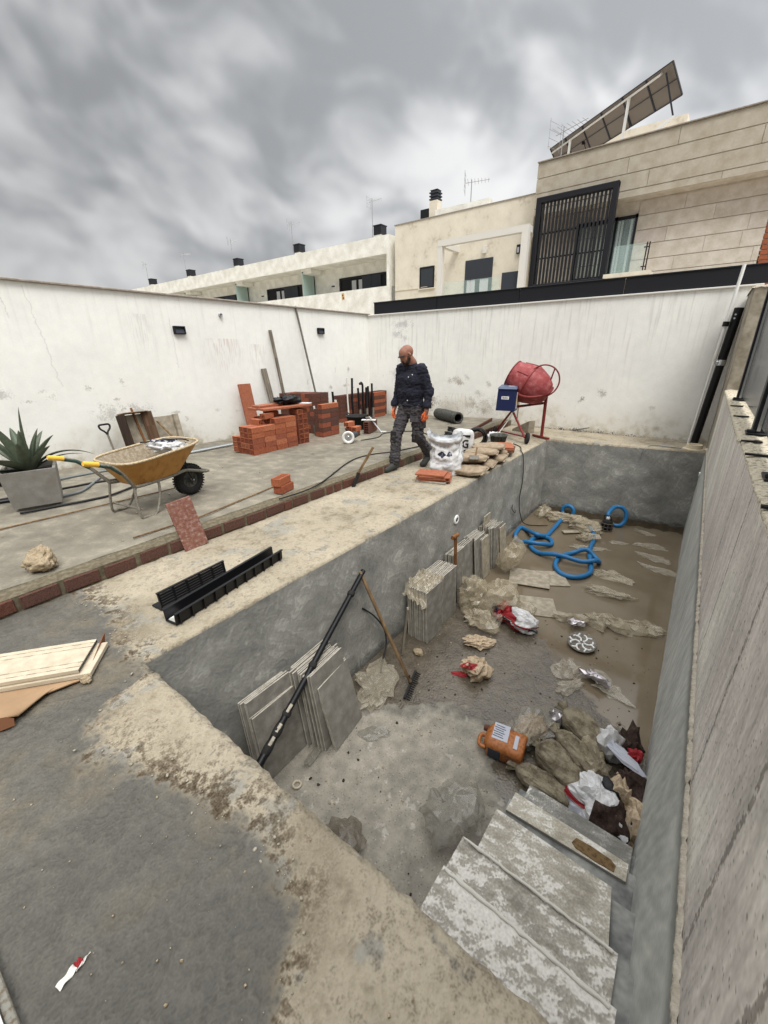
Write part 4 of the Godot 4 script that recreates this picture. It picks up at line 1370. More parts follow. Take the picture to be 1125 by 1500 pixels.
		for x in [-0.62, -0.08]: box(s, V(x, -0.06, 0.02), V(0.34, 0.7, 0.012))
		put(s, "curtain", M.curtain, wi)
		s = S()
		box(s, V(-5.2, 5.55, -1.17), V(0.22, 0.06, 0.06))
		put(s, "wall_lamp", M.black_metal, t)
		if k == 0:
			s = S()
			box(s, V(-3.35, 4.74, 0.008), V(0.2, 0.34, 0.014))
			put(s, "alarm_plate", mat("plate_ochre", rgb8(206, 170, 120), 0.6), t)
			s = S()
			for e in [[-3.37, 4.80], [-3.33, 4.66]]: box(s, V(e[0], e[1], 0.018), V(0.1, 0.08, 0.006))
			put(s, "plate_print", M.brown_shade_print, t)
		ch = thing_part("chimney", t, V(-2.55, 7.35, -2.6))
		s = S()
		box(s, V(0, 0.3, 0), V(0.46, 0.9, 0.46))
		put(s, "stack", M.render_white, ch)
		s = S()
		box(s, V(0, 0.98, 0), V(0.56, 0.46, 0.56), Basis.IDENTITY, 0.02)
		box(s, V(0, 1.22, 0), V(0.60, 0.05, 0.60))
		put(s, "cowl", M.black_metal, ch)
		antenna(V(x1 - 2.95, 7.35, -22.4), 2.6, 0.8, ["thin antenna on the first white house, nearest the cream house", "thin antenna on the second white house of the row", "thin antenna on the third white house of the row", "thin antenna on the fourth white house of the row", "thin antenna on the farthest white house"][k], 0.2 + k * 0.3)

func thing_part(called: String, parent: Node3D, at: Vector3) -> Node3D:
	var o := Node3D.new()
	o.name = numbered(parent, called)
	parent.add_child(o, true)
	o.position = at
	return o

# ---------- one smooth skin over a skeleton of tapered bones ----------
func nets(st: SurfaceTool, bones: Array, cell: float, k: float, xf := Transform3D.IDENTITY, wrinkle: FastNoiseLite = null, amp := 0.0, cut := []) -> void:
	var lo := Vector3.ONE * 1e9
	var hi := -lo
	for b in bones:
		for e in [[b[0], b[2]], [b[1], b[3]]]:
			lo = lo.min(e[0] - Vector3.ONE * (e[1] + 3.0 * cell))
			hi = hi.max(e[0] + Vector3.ONE * (e[1] + 3.0 * cell))
	var nx := int(ceil((hi.x - lo.x) / cell)) + 1
	var ny := int(ceil((hi.y - lo.y) / cell)) + 1
	var nz := int(ceil((hi.z - lo.z) / cell)) + 1
	var f := PackedFloat32Array()
	f.resize(nx * ny * nz)
	f.fill(0.5)
	for b in bones:
		var a: Vector3 = b[0]
		var ab: Vector3 = b[1] - a
		var ra: float = b[2]
		var dr: float = b[3] - ra
		var l2 := maxf(ab.length_squared(), 1e-9)
		var m := maxf(b[2], b[3]) + k + 2.0 * cell
		var p0 := (a.min(b[1]) - Vector3.ONE * m - lo) / cell
		var p1 := (a.max(b[1]) + Vector3.ONE * m - lo) / cell
		for z in range(maxi(0, int(p0.z)), mini(nz, int(p1.z) + 2)):
			for y in range(maxi(0, int(p0.y)), mini(ny, int(p1.y) + 2)):
				var row := (z * ny + y) * nx
				for x in range(maxi(0, int(p0.x)), mini(nx, int(p1.x) + 2)):
					var q := lo + Vector3(x, y, z) * cell - a
					var t := clampf(q.dot(ab) / l2, 0.0, 1.0)
					var d := (q - ab * t).length() - ra - dr * t
					var o := f[row + x]
					var h := k - absf(d - o)
					f[row + x] = minf(d, o) - (h * h / k * 0.25 if h > 0.0 else 0.0)
	for c in cut:      # planes [point, normal]: cut away what lies on the normal's side
		for z in nz:
			for y in ny:
				for x in nx:
					var i := (z * ny + y) * nx + x
					f[i] = maxf(f[i], (lo + Vector3(x, y, z) * cell - c[0]).dot(c[1]))
	var vert := {}
	var at := func(i: int, x: int, y: int, z: int) -> Vector3:
		if vert.has(i): return vert[i]
		var s := Vector3.ZERO
		var n := 0
		var v := PackedFloat32Array()
		for c in 8: v.append(f[((z + (c >> 2)) * ny + y + ((c >> 1) & 1)) * nx + x + (c & 1)])
		for e in [[0, 1], [2, 3], [4, 5], [6, 7], [0, 2], [1, 3], [4, 6], [5, 7], [0, 4], [1, 5], [2, 6], [3, 7]]:
			if (v[e[0]] < 0.0) != (v[e[1]] < 0.0):
				var t := v[e[0]] / (v[e[0]] - v[e[1]])
				var pa := Vector3(e[0] & 1, (e[0] >> 1) & 1, e[0] >> 2)
				var pb := Vector3(e[1] & 1, (e[1] >> 1) & 1, e[1] >> 2)
				s += pa.lerp(pb, t)
				n += 1
		var p := lo + (Vector3(x, y, z) + s / maxf(n, 1)) * cell
		if wrinkle:
			var gx := (v[1] + v[3] + v[5] + v[7]) - (v[0] + v[2] + v[4] + v[6])
			var gy := (v[2] + v[3] + v[6] + v[7]) - (v[0] + v[1] + v[4] + v[5])
			var gz := (v[4] + v[5] + v[6] + v[7]) - (v[0] + v[1] + v[2] + v[3])
			p += Vector3(gx, gy, gz).normalized() * wrinkle.get_noise_3d(p.x, p.y * 2.2, p.z) * amp
		p = xf * p
		vert[i] = p
		return p
	var sx := 1
	var sy := nx
	var sz := nx * ny
	for z in range(1, nz - 1):
		for y in range(1, ny - 1):
			for x in range(1, nx - 1):
				var i := (z * ny + y) * nx + x
				var inside := f[i] < 0.0
				if inside != (f[i + sx] < 0.0):
					var q := [at.call(i, x, y, z), at.call(i - sy, x, y - 1, z), at.call(i - sy - sz, x, y - 1, z - 1), at.call(i - sz, x, y, z - 1)]
					if inside: quad(st, q[0], q[3], q[2], q[1], 1)
					else: quad(st, q[0], q[1], q[2], q[3], 1)
				if inside != (f[i + sy] < 0.0):
					var q := [at.call(i, x, y, z), at.call(i - sz, x, y, z - 1), at.call(i - sx - sz, x - 1, y, z - 1), at.call(i - sx, x - 1, y, z)]
					if inside: quad(st, q[0], q[3], q[2], q[1], 1)
					else: quad(st, q[0], q[1], q[2], q[3], 1)
				if inside != (f[i + sz] < 0.0):
					var q := [at.call(i, x, y, z), at.call(i - sx, x - 1, y, z), at.call(i - sx - sy, x - 1, y - 1, z), at.call(i - sy, x, y - 1, z)]
					if inside: quad(st, q[0], q[3], q[2], q[1], 1)
					else: quad(st, q[0], q[1], q[2], q[3], 1)

func hand_bones(s: float) -> Array:   # wrist at the origin, fingers down -y, palm faces -x * s, thumb forward (+z)
	var b := [[V(0, 0.02, 0), V(0, -0.015, 0.0), 0.028, 0.027], [V(0, -0.02, 0.018), V(0, -0.085, 0.026), 0.016, 0.014], [V(0, -0.02, 0.0), V(0, -0.09, 0.004), 0.017, 0.014], [V(0, -0.02, -0.016), V(0, -0.082, -0.022), 0.016, 0.013]]
	var root := [V(0, -0.088, 0.032), V(0, -0.094, 0.011), V(0, -0.09, -0.010), V(0, -0.08, -0.029)]
	var ln := [0.072, 0.08, 0.074, 0.056]
	for k in 4:
		var d1 := V(-0.25 * s, -0.95, 0.10 - 0.08 * k).normalized()
		var d2 := V(-0.65 * s, -0.75, 0.05 - 0.06 * k).normalized()
		var d3 := V(-0.9 * s, -0.35, 0.0).normalized()
		var p1: Vector3 = root[k] + d1 * ln[k] * 0.46
		var p2: Vector3 = p1 + d2 * ln[k] * 0.32
		var p3: Vector3 = p2 + d3 * ln[k] * 0.26
		b.append([root[k], p1, 0.0105, 0.0100])
		b.append([p1, p2, 0.0100, 0.0094])
		b.append([p2, p3, 0.0094, 0.0085])
	b.append([V(0, -0.03, 0.026), V(-0.014 * s, -0.062, 0.050), 0.015, 0.0125])
	b.append([V(-0.014 * s, -0.062, 0.050), V(-0.026 * s, -0.096, 0.054), 0.0120, 0.0105])
	b.append([V(-0.026 * s, -0.096, 0.054), V(-0.036 * s, -0.118, 0.050), 0.0105, 0.009])
	return b

func build_person() -> void:
	var t := thing("person", "man in dark navy sweatshirt and grey work trousers walking and looking down, wearing orange gloves", "person", V(-3.33, 0.0, -5.08), -0.12)
	var hr := V(-0.10, 0.92, 0.02); var kr := V(-0.105, 0.505, 0.20); var ar := V(-0.085, 0.10, 0.255)
	var hl := V(0.10, 0.92, -0.02); var kl := V(0.115, 0.50, -0.03); var al := V(0.085, 0.155, -0.345)
	var toe_r := V(-0.10, 0.035, 0.42); var toe_l := V(0.095, 0.035, -0.20)
	var sr := V(-0.185, 1.43, 0.0); var er := V(-0.268, 1.14, -0.035); var wr := V(-0.275, 0.895, 0.055)
	var sl := V(0.185, 1.43, 0.0); var el := V(0.275, 1.14, -0.06); var wl := V(0.285, 0.89, 0.0)
	var hx := Transform3D(Basis(UP, -0.42) * Basis(Vector3.RIGHT, 0.50), V(-0.012, 1.618, 0.098))
	var neck := [V(0, 1.42, 0.0), hx * V(0, -0.06, -0.015)]
	# the body: one continuous figure under the clothes
	var st := S()
	nets(st, [[V(-0.06, 0.95, 0), V(0.06, 0.95, 0), 0.08, 0.08], [V(0, 0.98, 0), V(0, 1.15, 0.0), 0.08, 0.10], [V(-0.06, 1.30, 0.01), V(0.06, 1.30, 0.01), 0.105, 0.105], [V(-0.12, 1.40, 0), V(0.12, 1.40, 0), 0.07, 0.07],
		[neck[0], neck[1], 0.062, 0.056], [hx * V(0, 0.03, 0), hx * V(0, -0.02, 0.01), 0.07, 0.06],
		[hr, kr, 0.078, 0.05], [kr, ar, 0.05, 0.034], [ar, toe_r, 0.032, 0.022], [hl, kl, 0.078, 0.05], [kl, al, 0.05, 0.034], [al, toe_l, 0.032, 0.022],
		[sr, er, 0.048, 0.036], [er, wr, 0.036, 0.025], [wr, wr + V(0, -0.07, 0.02), 0.022, 0.018], [sl, el, 0.048, 0.036], [el, wl, 0.036, 0.025], [wl, wl + V(0, -0.07, 0.02), 0.022, 0.018]], 0.014, 0.05)
	# head and face on a finer grid
	var hb := [[V(0, 0.035, -0.030), V(0, 0.030, 0.012), 0.086, 0.082], [V(0, 0.0, 0.03), V(0, -0.05, 0.046), 0.068, 0.050], [V(0, -0.075, 0.050), V(0, -0.09, 0.064), 0.034, 0.022], [V(0.045, -0.035, 0.045), V(0.03, -0.05, 0.06), 0.026, 0.024], [V(-0.045, -0.035, 0.045), V(-0.03, -0.05, 0.06), 0.026, 0.024],
		[V(0, 0.004, 0.088), V(0, -0.034, 0.106), 0.009, 0.012], [V(0.012, -0.036, 0.094), V(-0.012, -0.036, 0.094), 0.008, 0.008], [V(0.015, 0.020, 0.084), V(0.045, 0.018, 0.068), 0.012, 0.012], [V(-0.015, 0.020, 0.084), V(-0.045, 0.018, 0.068), 0.012, 0.012],
		[V(0.055, -0.04, 0.01), V(0.045, -0.075, 0.04), 0.028, 0.022], [V(-0.055, -0.04, 0.01), V(-0.045, -0.075, 0.04), 0.028, 0.022], [V(0, -0.05, -0.012), V(0, -0.13, -0.035), 0.062, 0.060], [V(0, -0.061, 0.094), V(0, -0.062, 0.094), 0.010, 0.010]]
	for sgn in [-1, 1]:
		hb.append([V(0.083 * sgn, 0.016, -0.012), V(0.091 * sgn, -0.006, -0.018), 0.010, 0.009])
		hb.append([V(0.091 * sgn, -0.006, -0.018), V(0.080 * sgn, -0.032, -0.006), 0.009, 0.008])
	nets(st, hb, 0.005, 0.018, hx)
	put(st, "body", M.skin, t)
	st = S()
	nets(st, [[V(0, -0.055, 0.066), V(0, -0.095, 0.072), 0.040, 0.026], [V(0.058, -0.035, 0.012), V(0.046, -0.078, 0.042), 0.031, 0.027], [V(-0.058, -0.035, 0.012), V(-0.046, -0.078, 0.042), 0.031, 0.027], [V(0.046, -0.078, 0.042), V(0, -0.098, 0.07), 0.027, 0.026], [V(-0.046, -0.078, 0.042), V(0, -0.098, 0.07), 0.027, 0.026], [V(0.022, -0.047, 0.093), V(-0.022, -0.047, 0.093), 0.012, 0.012]], 0.006, 0.012, hx, fn(300, 60.0, 1), 0.002)
	put(st, "beard", M.beard, t)
	for sgn in [-1, 1]:
		st = S()
		blob(st, 10, 8, func(d: Vector3) -> Vector3: return hx * (V(0.031 * sgn, 0.0, 0.071) + d * 0.0125))
		put(st, "eye", M.print_black, t)
		st = S()
		tube(st, [hx * V(0.014 * sgn, 0.021, 0.096), hx * V(0.034 * sgn, 0.026, 0.090), hx * V(0.055 * sgn, 0.018, 0.074)], 0.0045, 6)
		put(st, "eyebrow", M.beard, t)
	st = S()
	grid(st, 12, 5, func(u: float, v: float) -> Vector3:
		var a := (u - 0.5) * 1.9
		var r := 0.094 + v * 0.034 * cos(a)
		return hx * V(sin(a) * r * 0.86, 0.040 - v * 0.012 - 0.012 * absf(u - 0.5), cos(a) * r * 0.98 - 0.004))
	grid(st, 12, 5, func(u: float, v: float) -> Vector3:
		var a := (0.5 - u) * 1.9
		var r := 0.094 + v * 0.034 * cos(a)
		return hx * V(sin(a) * r * 0.86, 0.036 - v * 0.012 - 0.012 * absf(u - 0.5), cos(a) * r * 0.98 - 0.004))
	put(st, "visor", M.print_black, t)
	# sweatshirt
	var wr_n := fn(310, 11.0, 3)
	st = S()
	nets(st, [[V(-0.085, 0.985, 0.0), V(0.085, 0.985, 0.0), 0.115, 0.115], [V(-0.085, 1.12, 0.015), V(0.085, 1.12, 0.015), 0.128, 0.128], [V(-0.085, 1.28, 0.012), V(0.085, 1.28, 0.012), 0.130, 0.130], [V(-0.13, 1.405, -0.005), V(0.13, 1.405, -0.005), 0.085, 0.085], [V(0, 1.46, -0.012), V(0, 1.485, 0.006), 0.085, 0.078],
		[sr, er, 0.080, 0.062], [er, wr + V(0, 0.05, -0.015), 0.062, 0.050], [wr + V(0, 0.055, -0.012), wr + V(0, 0.03, -0.006), 0.052, 0.045], [sl, el, 0.080, 0.062], [el, wl + V(0, 0.05, -0.01), 0.062, 0.050], [wl + V(0, 0.055, -0.01), wl + V(0, 0.03, -0.005), 0.052, 0.045]], 0.012, 0.045, Transform3D.IDENTITY, wr_n, 0.014, [[V(0, 1.515, 0.03), V(0, 0.94, 0.34)], [V(0, 0.915, 0), V(0, -1, 0)]])
	put(st, "sweatshirt", M.navy_cloth, t)
	st = S()
	tube(st, ring(V(0, 1.507, 0.012), 0.076, V(1, 0, 0), V(0, -0.30, 0.95), 24), 0.011, 6, 1, true)
	put(st, "collar", M.print_black, t)
	st = S()
	tube(st, ring(V(0, 0.945, 0.0), 1.0, V(0.188, 0, 0), V(0, 0, 0.113), 28), 0.020, 8, 1, true)
	put(st, "hem", M.navy_cloth, t)
	st = S()
	disc(st, V(0.075, 1.335, 0.150), 0.008, V(0.2, 0.1, 1), 0.003, 8)
	disc(st, V(0.120, 1.365, 0.122), 0.007, V(0.5, 0.3, 1), 0.003, 8)
	disc(st, V(0.05, 1.02, 0.139), 0.008, V(0.2, 0.0, 1), 0.003, 8)
	put(st, "paint_fleck", M.white_paint, t).set_meta("kind", "stuff")
	# trousers: baggy, bunched over the boots
	st = S()
	nets(st, [[V(-0.08, 0.955, 0), V(0.08, 0.955, 0), 0.112, 0.112], [V(-0.07, 0.87, 0), V(0.07, 0.87, 0), 0.105, 0.105], [hr + V(0, -0.06, 0), kr, 0.105, 0.078], [kr, ar + V(0, 0.09, 0.0), 0.078, 0.070], [ar + V(0, 0.10, 0), ar + V(0, 0.03, 0.0), 0.074, 0.068], [hl + V(0, -0.06, 0), kl, 0.105, 0.078], [kl, al + V(0, 0.08, 0.04), 0.078, 0.070], [al + V(0, 0.10, 0.05), al + V(0, 0.03, 0.02), 0.074, 0.066]], 0.012, 0.04, Transform3D.IDENTITY, fn(320, 13.0, 3), 0.022, [[V(0, 1.02, 0), V(0, 1, 0)]])
	put(st, "trousers", M.trouser, t)
	st = S()
	for e in [[-0.105, 0.83, 0.112, -0.25], [0.125, 0.80, 0.075, 0.45]]: box(st, V(e[0], e[1], e[2]), V(0.12, 0.17, 0.02), Basis(UP, e[3]) * Basis(Vector3.RIGHT, -0.15), 0.006)
	box(st, V(0.205, 0.70, -0.03), V(0.03, 0.16, 0.12), Basis.IDENTITY, 0.008)
	put(st, "holster_pocket", M.trouser, t).set_meta("kind", "stuff")
	for e in [kr + V(0, 0.0, 0.072), kl + V(0.0, 0.0, 0.072)]:
		st = S()
		box(st, e, V(0.105, 0.17, 0.022), Basis(Vector3.RIGHT, -0.1), 0.008)
		put(st, "knee_pad", M.print_black, t)
	# boots
	for e in [[ar, toe_r], [al, toe_l]]:
		var a: Vector3 = e[0]
		var toe: Vector3 = e[1]
		var heel := a + (a - toe).normalized() * 0.045 + V(0, -0.045, 0)
		st = S()
		nets(st, [[a + V(0, 0.06, 0), a + V(0, -0.02, 0.005), 0.052, 0.050], [heel, toe, 0.042, 0.040], [a + V(0, -0.01, 0.02), toe + V(0, 0.012, 0), 0.046, 0.040], [toe + V(0, 0.006, 0), toe + V(0, 0.006, 0.03), 0.041, 0.036]], 0.009, 0.03, Transform3D.IDENTITY, null, 0.0, [[V(0, 0.002, 0), V(0, -1, 0)]])
		put(st, "boot", M.boot, t)
	# gloved hands, fingers loosely curled
	var gl := S()
	nets(gl, hand_bones(-1.0), 0.0045, 0.008, Transform3D(Basis(Vector3.RIGHT, -0.25) * Basis(UP, 0.2), wr + V(0, -0.005, 0.0)))
	put(gl, "glove", M.glove_orange, t)
	gl = S()
	nets(gl, hand_bones(1.0), 0.0045, 0.008, Transform3D(Basis(Vector3.RIGHT, -0.1) * Basis(UP, -0.25), wl + V(0, -0.005, 0.0)))
	put(gl, "glove", M.glove_orange, t)

func build_mixer() -> void:
	# cement mixer; local x runs along its axis from the motor box to the drum mouth's wheel side
	var t := thing("cement_mixer", "red cement mixer with blue motor box and tilting wheel beside the end wall", "cement mixer", V(-2.72, 0, -8.32), 0.02)
	var st := S()
	# front stand: upright, spread legs with wheels
	var top := V(-0.20, 0.78, 0.20)
	tube(st, [V(-0.20, 0.52, 0.22), V(-0.20, 0.80, 0.2)], 0.035, 10)
	tube(st, [V(-0.20, 0.56, 0.22), V(-0.57, 0.09, 0.02)], 0.021, 8)
	tube(st, [V(-0.20, 0.56, 0.22), V(0.20, 0.12, 0.55)], 0.021, 8)
	tube(st, [V(-0.53, 0.11, 0.05), V(0.20, 0.13, 0.55)], 0.015, 8)
	put(st, "wheel_stand", M.red_paint, t)
	st = S()
	tube(st, [V(0.33, 0.03, -0.12), V(0.33, 0.98, -0.10)], 0.030, 10)
	tube(st, [V(0.12, 0.03, -0.25), V(0.50, 0.03, -0.02)], 0.024, 8)
	tube(st, [V(-0.20, 0.62, 0.22), V(0.33, 0.70, -0.11)], 0.024, 8)
	tube(st, [V(0.20, 0.80, 0.02), V(0.36, 0.80, -0.08)], 0.024, 8)
	put(st, "rear_stand", M.red_paint, t)
	for e in [V(-0.60, 0.085, 0.02), V(0.25, 0.11, 0.56)]:
		st = S()
		lathe(st, [Vector2(0.0, -0.022), Vector2(0.07, -0.022), Vector2(0.098, -0.026), Vector2(0.108, -0.015), Vector2(0.108, 0.015), Vector2(0.098, 0.026), Vector2(0.07, 0.022), Vector2(0.0, 0.022)], 22, Transform3D(Basis(Vector3(0.1, 1, 0).normalized(), Vector3(0.88, 0, -0.48).normalized(), Vector3(0.48, 0, 0.88)).orthonormalized(), e))
		put(st, "wheel", M.rubber, t)
	# drum: two cones on a band, mouth up and away to the left
	var ax := V(-0.30, 0.52, -0.30).normalized()
	ax = V(-0.90, 0.42, 0.02).normalized()
	var cx := ax.cross(V(0, 0, 1)).normalized()
	var dx := Transform3D(Basis(cx, ax, cx.cross(ax)), V(0.03, 1.04, 0.02))
	st = S()
	lathe(st, [Vector2(0.0, -0.40), Vector2(0.13, -0.395), Vector2(0.20, -0.36), Vector2(0.29, -0.24), Vector2(0.355, -0.06), Vector2(0.365, -0.02), Vector2(0.365, 0.03), Vector2(0.357, 0.06), Vector2(0.325, 0.22), Vector2(0.280, 0.38), Vector2(0.292, 0.395), Vector2(0.268, 0.395), Vector2(0.31, 0.22), Vector2(0.34, 0.04), Vector2(0.27, -0.23), Vector2(0.18, -0.34), Vector2(0.0, -0.36)], 36, dx)
	put(st, "drum", M.red_drum, t)
	st = S()
	tube(st, ring(dx * V(0, 0.012, 0), 0.368, dx.basis.x, dx.basis.z, 40), 0.012, 6, 1, true)
	for k in 6:
		var a := TAU * k / 6.0
		tube(st, [dx * V(cos(a) * 0.366, 0.04, sin(a) * 0.366), dx * V(cos(a) * 0.312, 0.28, sin(a) * 0.312)], 0.008, 5)
	tube(st, ring(dx * V(0, 0.395, 0), 0.282, dx.basis.x, dx.basis.z, 40), 0.014, 6, 2, true)
	put(st, "drum_band", M.red_paint, t)
	st = S()
	tube(st, curve([V(-0.20, 0.98, 0.24), V(-0.02, 0.86, 0.36), V(0.22, 0.84, 0.30), V(0.40, 0.90, 0.10), V(0.43, 0.98, -0.08), V(0.36, 0.97, -0.10)]), 0.028, 8)
	put(st, "yoke", M.red_paint, t)
	st = S()
	var wc := V(0.30, 1.12, 0.12)
	tube(st, ring(wc, 0.285, V(0.90, 0, -0.44).normalized(), V(0, 1, 0), 40), 0.014, 8, 1, true)
	var wx := V(0.90, 0, -0.44).normalized()
	for a in [0.9, 2.99, 5.09]: tube(st, [V(0.36, 0.98, 0.0), wc + (wx * cos(a) + UP * sin(a)) * 0.285], 0.014, 6)
	put(st, "tilting_wheel", M.red_paint, t)
	# motor housing
	var b := thing_part("motor_box", t, V(-0.255, 0.79, 0.42))
	b.rotation = V(0, 0.12, 0.0)
	st = S()
	var p := [V(-0.18, -0.21, 0.10), V(0.18, -0.21, 0.10), V(0.17, -0.21, -0.20), V(-0.17, -0.21, -0.20), V(-0.17, 0.19, 0.07), V(0.17, 0.19, 0.07), V(0.17, 0.19, -0.20), V(-0.17, 0.19, -0.20)]
	hexa(st, p)
	put(st, "housing", M.blue_box, b)
	st = S()
	hexa(st, [V(-0.18, 0.192, 0.09), V(0.18, 0.192, 0.09), V(0.18, 0.192, -0.21), V(-0.18, 0.192, -0.21), V(-0.165, 0.225, 0.06), V(0.165, 0.225, 0.06), V(0.165, 0.255, -0.19), V(-0.165, 0.255, -0.19)])
	put(st, "lid", M.blue_lid, b)
	st = S()
	box(st, V(-0.02, 0.03, 0.0855), V(0.14, 0.055, 0.004), Basis(Vector3.RIGHT, -0.075))
	put(st, "name_plate", M.white_paint, b)
	var tm := TextMesh.new()
	tm.text = "Belle"
	var sf := SystemFont.new()
	sf.font_names = PackedStringArray(["Droid Sans"])
	sf.font_weight = 700
	tm.font = sf
	tm.font_size = 16
	tm.pixel_size = 0.0026
	tm.depth = 0.002
	tm.material = M.print_navy
	var tx := share(tm, "plate_lettering", b)
	tx.position = V(-0.02, 0.03, 0.0885)
	tx.rotation.x = -0.075
	st = S()
	box(st, V(0.06, 0.238, -0.04), V(0.12, 0.003, 0.05), Basis(UP, 0.3) * Basis(Vector3.RIGHT, 0.12))
	put(st, "lid_sticker", M.label_grey, b)
	st = S()
	box(st, V(0.1795, -0.02, -0.02), V(0.006, 0.30, 0.06), Basis(UP, 0.04))
	put(st, "side_sticker", M.white_paint, b)
	st = S()
	box(st, V(0.1835, -0.03, -0.02), V(0.004, 0.11, 0.055), Basis(UP, 0.04))
	put(st, "warning_sticker", M.grip_yellow, b)
	st = S()
	tube(st, curve([V(-0.12, 0.60, 0.30), V(-0.2, 0.4, 0.38), V(-0.32, 0.16, 0.5), V(-0.36, 0.03, 0.62)]), 0.008, 6)
	put(st, "power_lead", M.white_paint, t)

func build_barrow() -> void:
	# wheelbarrow parked askew, wheel towards the end wall; local z runs from handles (+) to wheel (-)
	var wheel := on_deck(-4.60, -2.30)
	var yaw := 0.18
	var t := thing("wheelbarrow", "yellow wheelbarrow with mortar-caked tray and yellow grips beside the planter", "wheelbarrow", on_deck(-4.53, -1.79), yaw)
	var st := S()
	# tray: rim, sloping sides, rounded corners, an inside of its own
	var rim := func(u: float, k: float, y: float) -> Vector3:
		var a := TAU * u
		var c := V(cos(a), 0, sin(a))
		var sx := 0.33 * k + 0.0
		var e := pow(pow(absf(c.x), 4.0) + pow(absf(c.z), 4.0), -0.25)
		var zz: float = c.z * e * 0.465 * lerpf(0.54, 1.0, (k - 0.5) * 2.0)
		var xx: float = c.x * e * sx * (1.0 + 0.10 * signf(zz) * absf(zz))
		return V(xx, y + 0.08 * (-zz) * k, zz - 0.10 * k - 0.02)
	grid(st, 48, 6, func(u: float, v: float) -> Vector3: return rim.call(1.0 - u, lerpf(0.56, 1.0, v), lerpf(0.34, 0.615, v)), 1, true)
	grid(st, 48, 1, func(u: float, v: float) -> Vector3: return rim.call(u, lerpf(0.56, 0.02, v), 0.34), 2, true)
	put(st, "tray", M.yellow_paint, t)
	st = S()
	grid(st, 48, 6, func(u: float, v: float) -> Vector3: return rim.call(u, lerpf(0.54, 0.99, v), lerpf(0.352, 0.618, v)), 1, true)
	grid(st, 48, 1, func(u: float, v: float) -> Vector3: return rim.call(1.0 - u, lerpf(0.54, 0.02, v), 0.352), 2, true)
	put(st, "tray_lining", M.mortar_tray, t)
	st = S()
	var rp := []
	for k in 60: rp.append(rim.call(k / 60.0, 1.0, 0.617))
	tube(st, rp, 0.013, 8, 1, true)
	put(st, "tray_rim", mat("rim_cream", rgb8(206, 190, 158), 0.7, M.steel_dull.albedo_texture, 4.0), t)
	# side tubes: from the grips under the tray to a hoop round the wheel
	for s in [-1, 1]:
		st = S()
		tube(st, curve([V(0.275 * s, 0.645, 0.58), V(0.27 * s, 0.60, 0.46), V(0.25 * s, 0.50, 0.36), V(0.21 * s, 0.37, 0.27), V(0.19 * s, 0.325, 0.20), V(0.16 * s, 0.325, -0.20), V(0.12 * s, 0.33, -0.40), V(0.10 * s, 0.29, -0.55), V(0.085 * s, 0.24, -0.70)]), 0.017, 8)
		put(st, "side_tube", M.frame_dusty, t)
		st = S()
		tube(st, [V(0.275 * s, 0.643, 0.575), V(0.27 * s, 0.598, 0.46), V(0.251 * s, 0.51, 0.37)], 0.0185, 8)
		put(st, "green_sleeve", M.green_tube, t)
		st = S()
		tube(st, [V(0.279 * s, 0.680, 0.68), V(0.278 * s, 0.676, 0.665), V(0.275 * s, 0.645, 0.56)], [0.019, 0.024, 0.024], 10)
		put(st, "grip", M.grip_yellow, t)
		# leg loop
		st = S()
		tube(st, curve([V(0.20 * s, 0.33, 0.25), V(0.22 * s, 0.18, 0.27), V(0.24 * s, 0.03, 0.27), V(0.24 * s, 0.014, 0.22), V(0.235 * s, 0.02, 0.10), V(0.20 * s, 0.20, 0.0), V(0.17 * s, 0.325, -0.03)]), 0.013, 8)
		put(st, "leg", M.frame_dusty, t)
		st = S()
		tube(st, [V(0.07 * s, 0.185, -0.52), V(0.10 * s, 0.34, -0.44), V(0.13 * s, 0.47, -0.42)], 0.010, 6)
		put(st, "stay", M.plastic_black, t)
	st = S()
	tube(st, curve([V(0.085, 0.24, -0.70), V(0.06, 0.235, -0.76), V(-0.06, 0.235, -0.76), V(-0.085, 0.24, -0.70)]), 0.016, 8)
	tube(st, [V(-0.235, 0.10, 0.24), V(0.235, 0.10, 0.24)], 0.011, 6)
	put(st, "front_hoop", M.frame_dusty, t)
	var w := thing_part("wheel", t, V(0, 0.185, -0.52))
	st = S()
	var bx := Transform3D(Basis(Vector3(0, 1, 0), Vector3(1, 0, 0), Vector3(0, 0, -1)), Vector3.ZERO)
	lathe(st, [Vector2(0.095, -0.030), Vector2(0.12, -0.042), Vector2(0.16, -0.045), Vector2(0.180, -0.03), Vector2(0.185, 0.0), Vector2(0.180, 0.03), Vector2(0.16, 0.045), Vector2(0.12, 0.042), Vector2(0.095, 0.030)], 36, bx)
	for k in 36:
		var a := TAU * k / 36.0
		for s in [-1, 1]: box(st, V(0.024 * s, cos(a + s * 0.04) * 0.181, sin(a + s * 0.04) * 0.181), V(0.040, 0.012, 0.016), Basis(Vector3.RIGHT, a + s * 0.04))
	put(st, "tyre", M.rubber, w)
	st = S()
	lathe(st, [Vector2(0.0, -0.04), Vector2(0.03, -0.04), Vector2(0.032, -0.012), Vector2(0.075, -0.010), Vector2(0.098, -0.030), Vector2(0.104, -0.030), Vector2(0.104, 0.030), Vector2(0.098, 0.030), Vector2(0.075, 0.010), Vector2(0.032, 0.012), Vector2(0.03, 0.04), Vector2(0.0, 0.04)], 30, bx)
	put(st, "rim", M.rubber_dusty, w)
	st = S()
	tube(st, [V(-0.09, 0, 0), V(0.09, 0, 0)], 0.009, 8)
	put(st, "axle", M.galvanised, w)
	# a crumpled cement bag in the tray
	var n := fn(330, 7.0, 4)
	var bag := S()
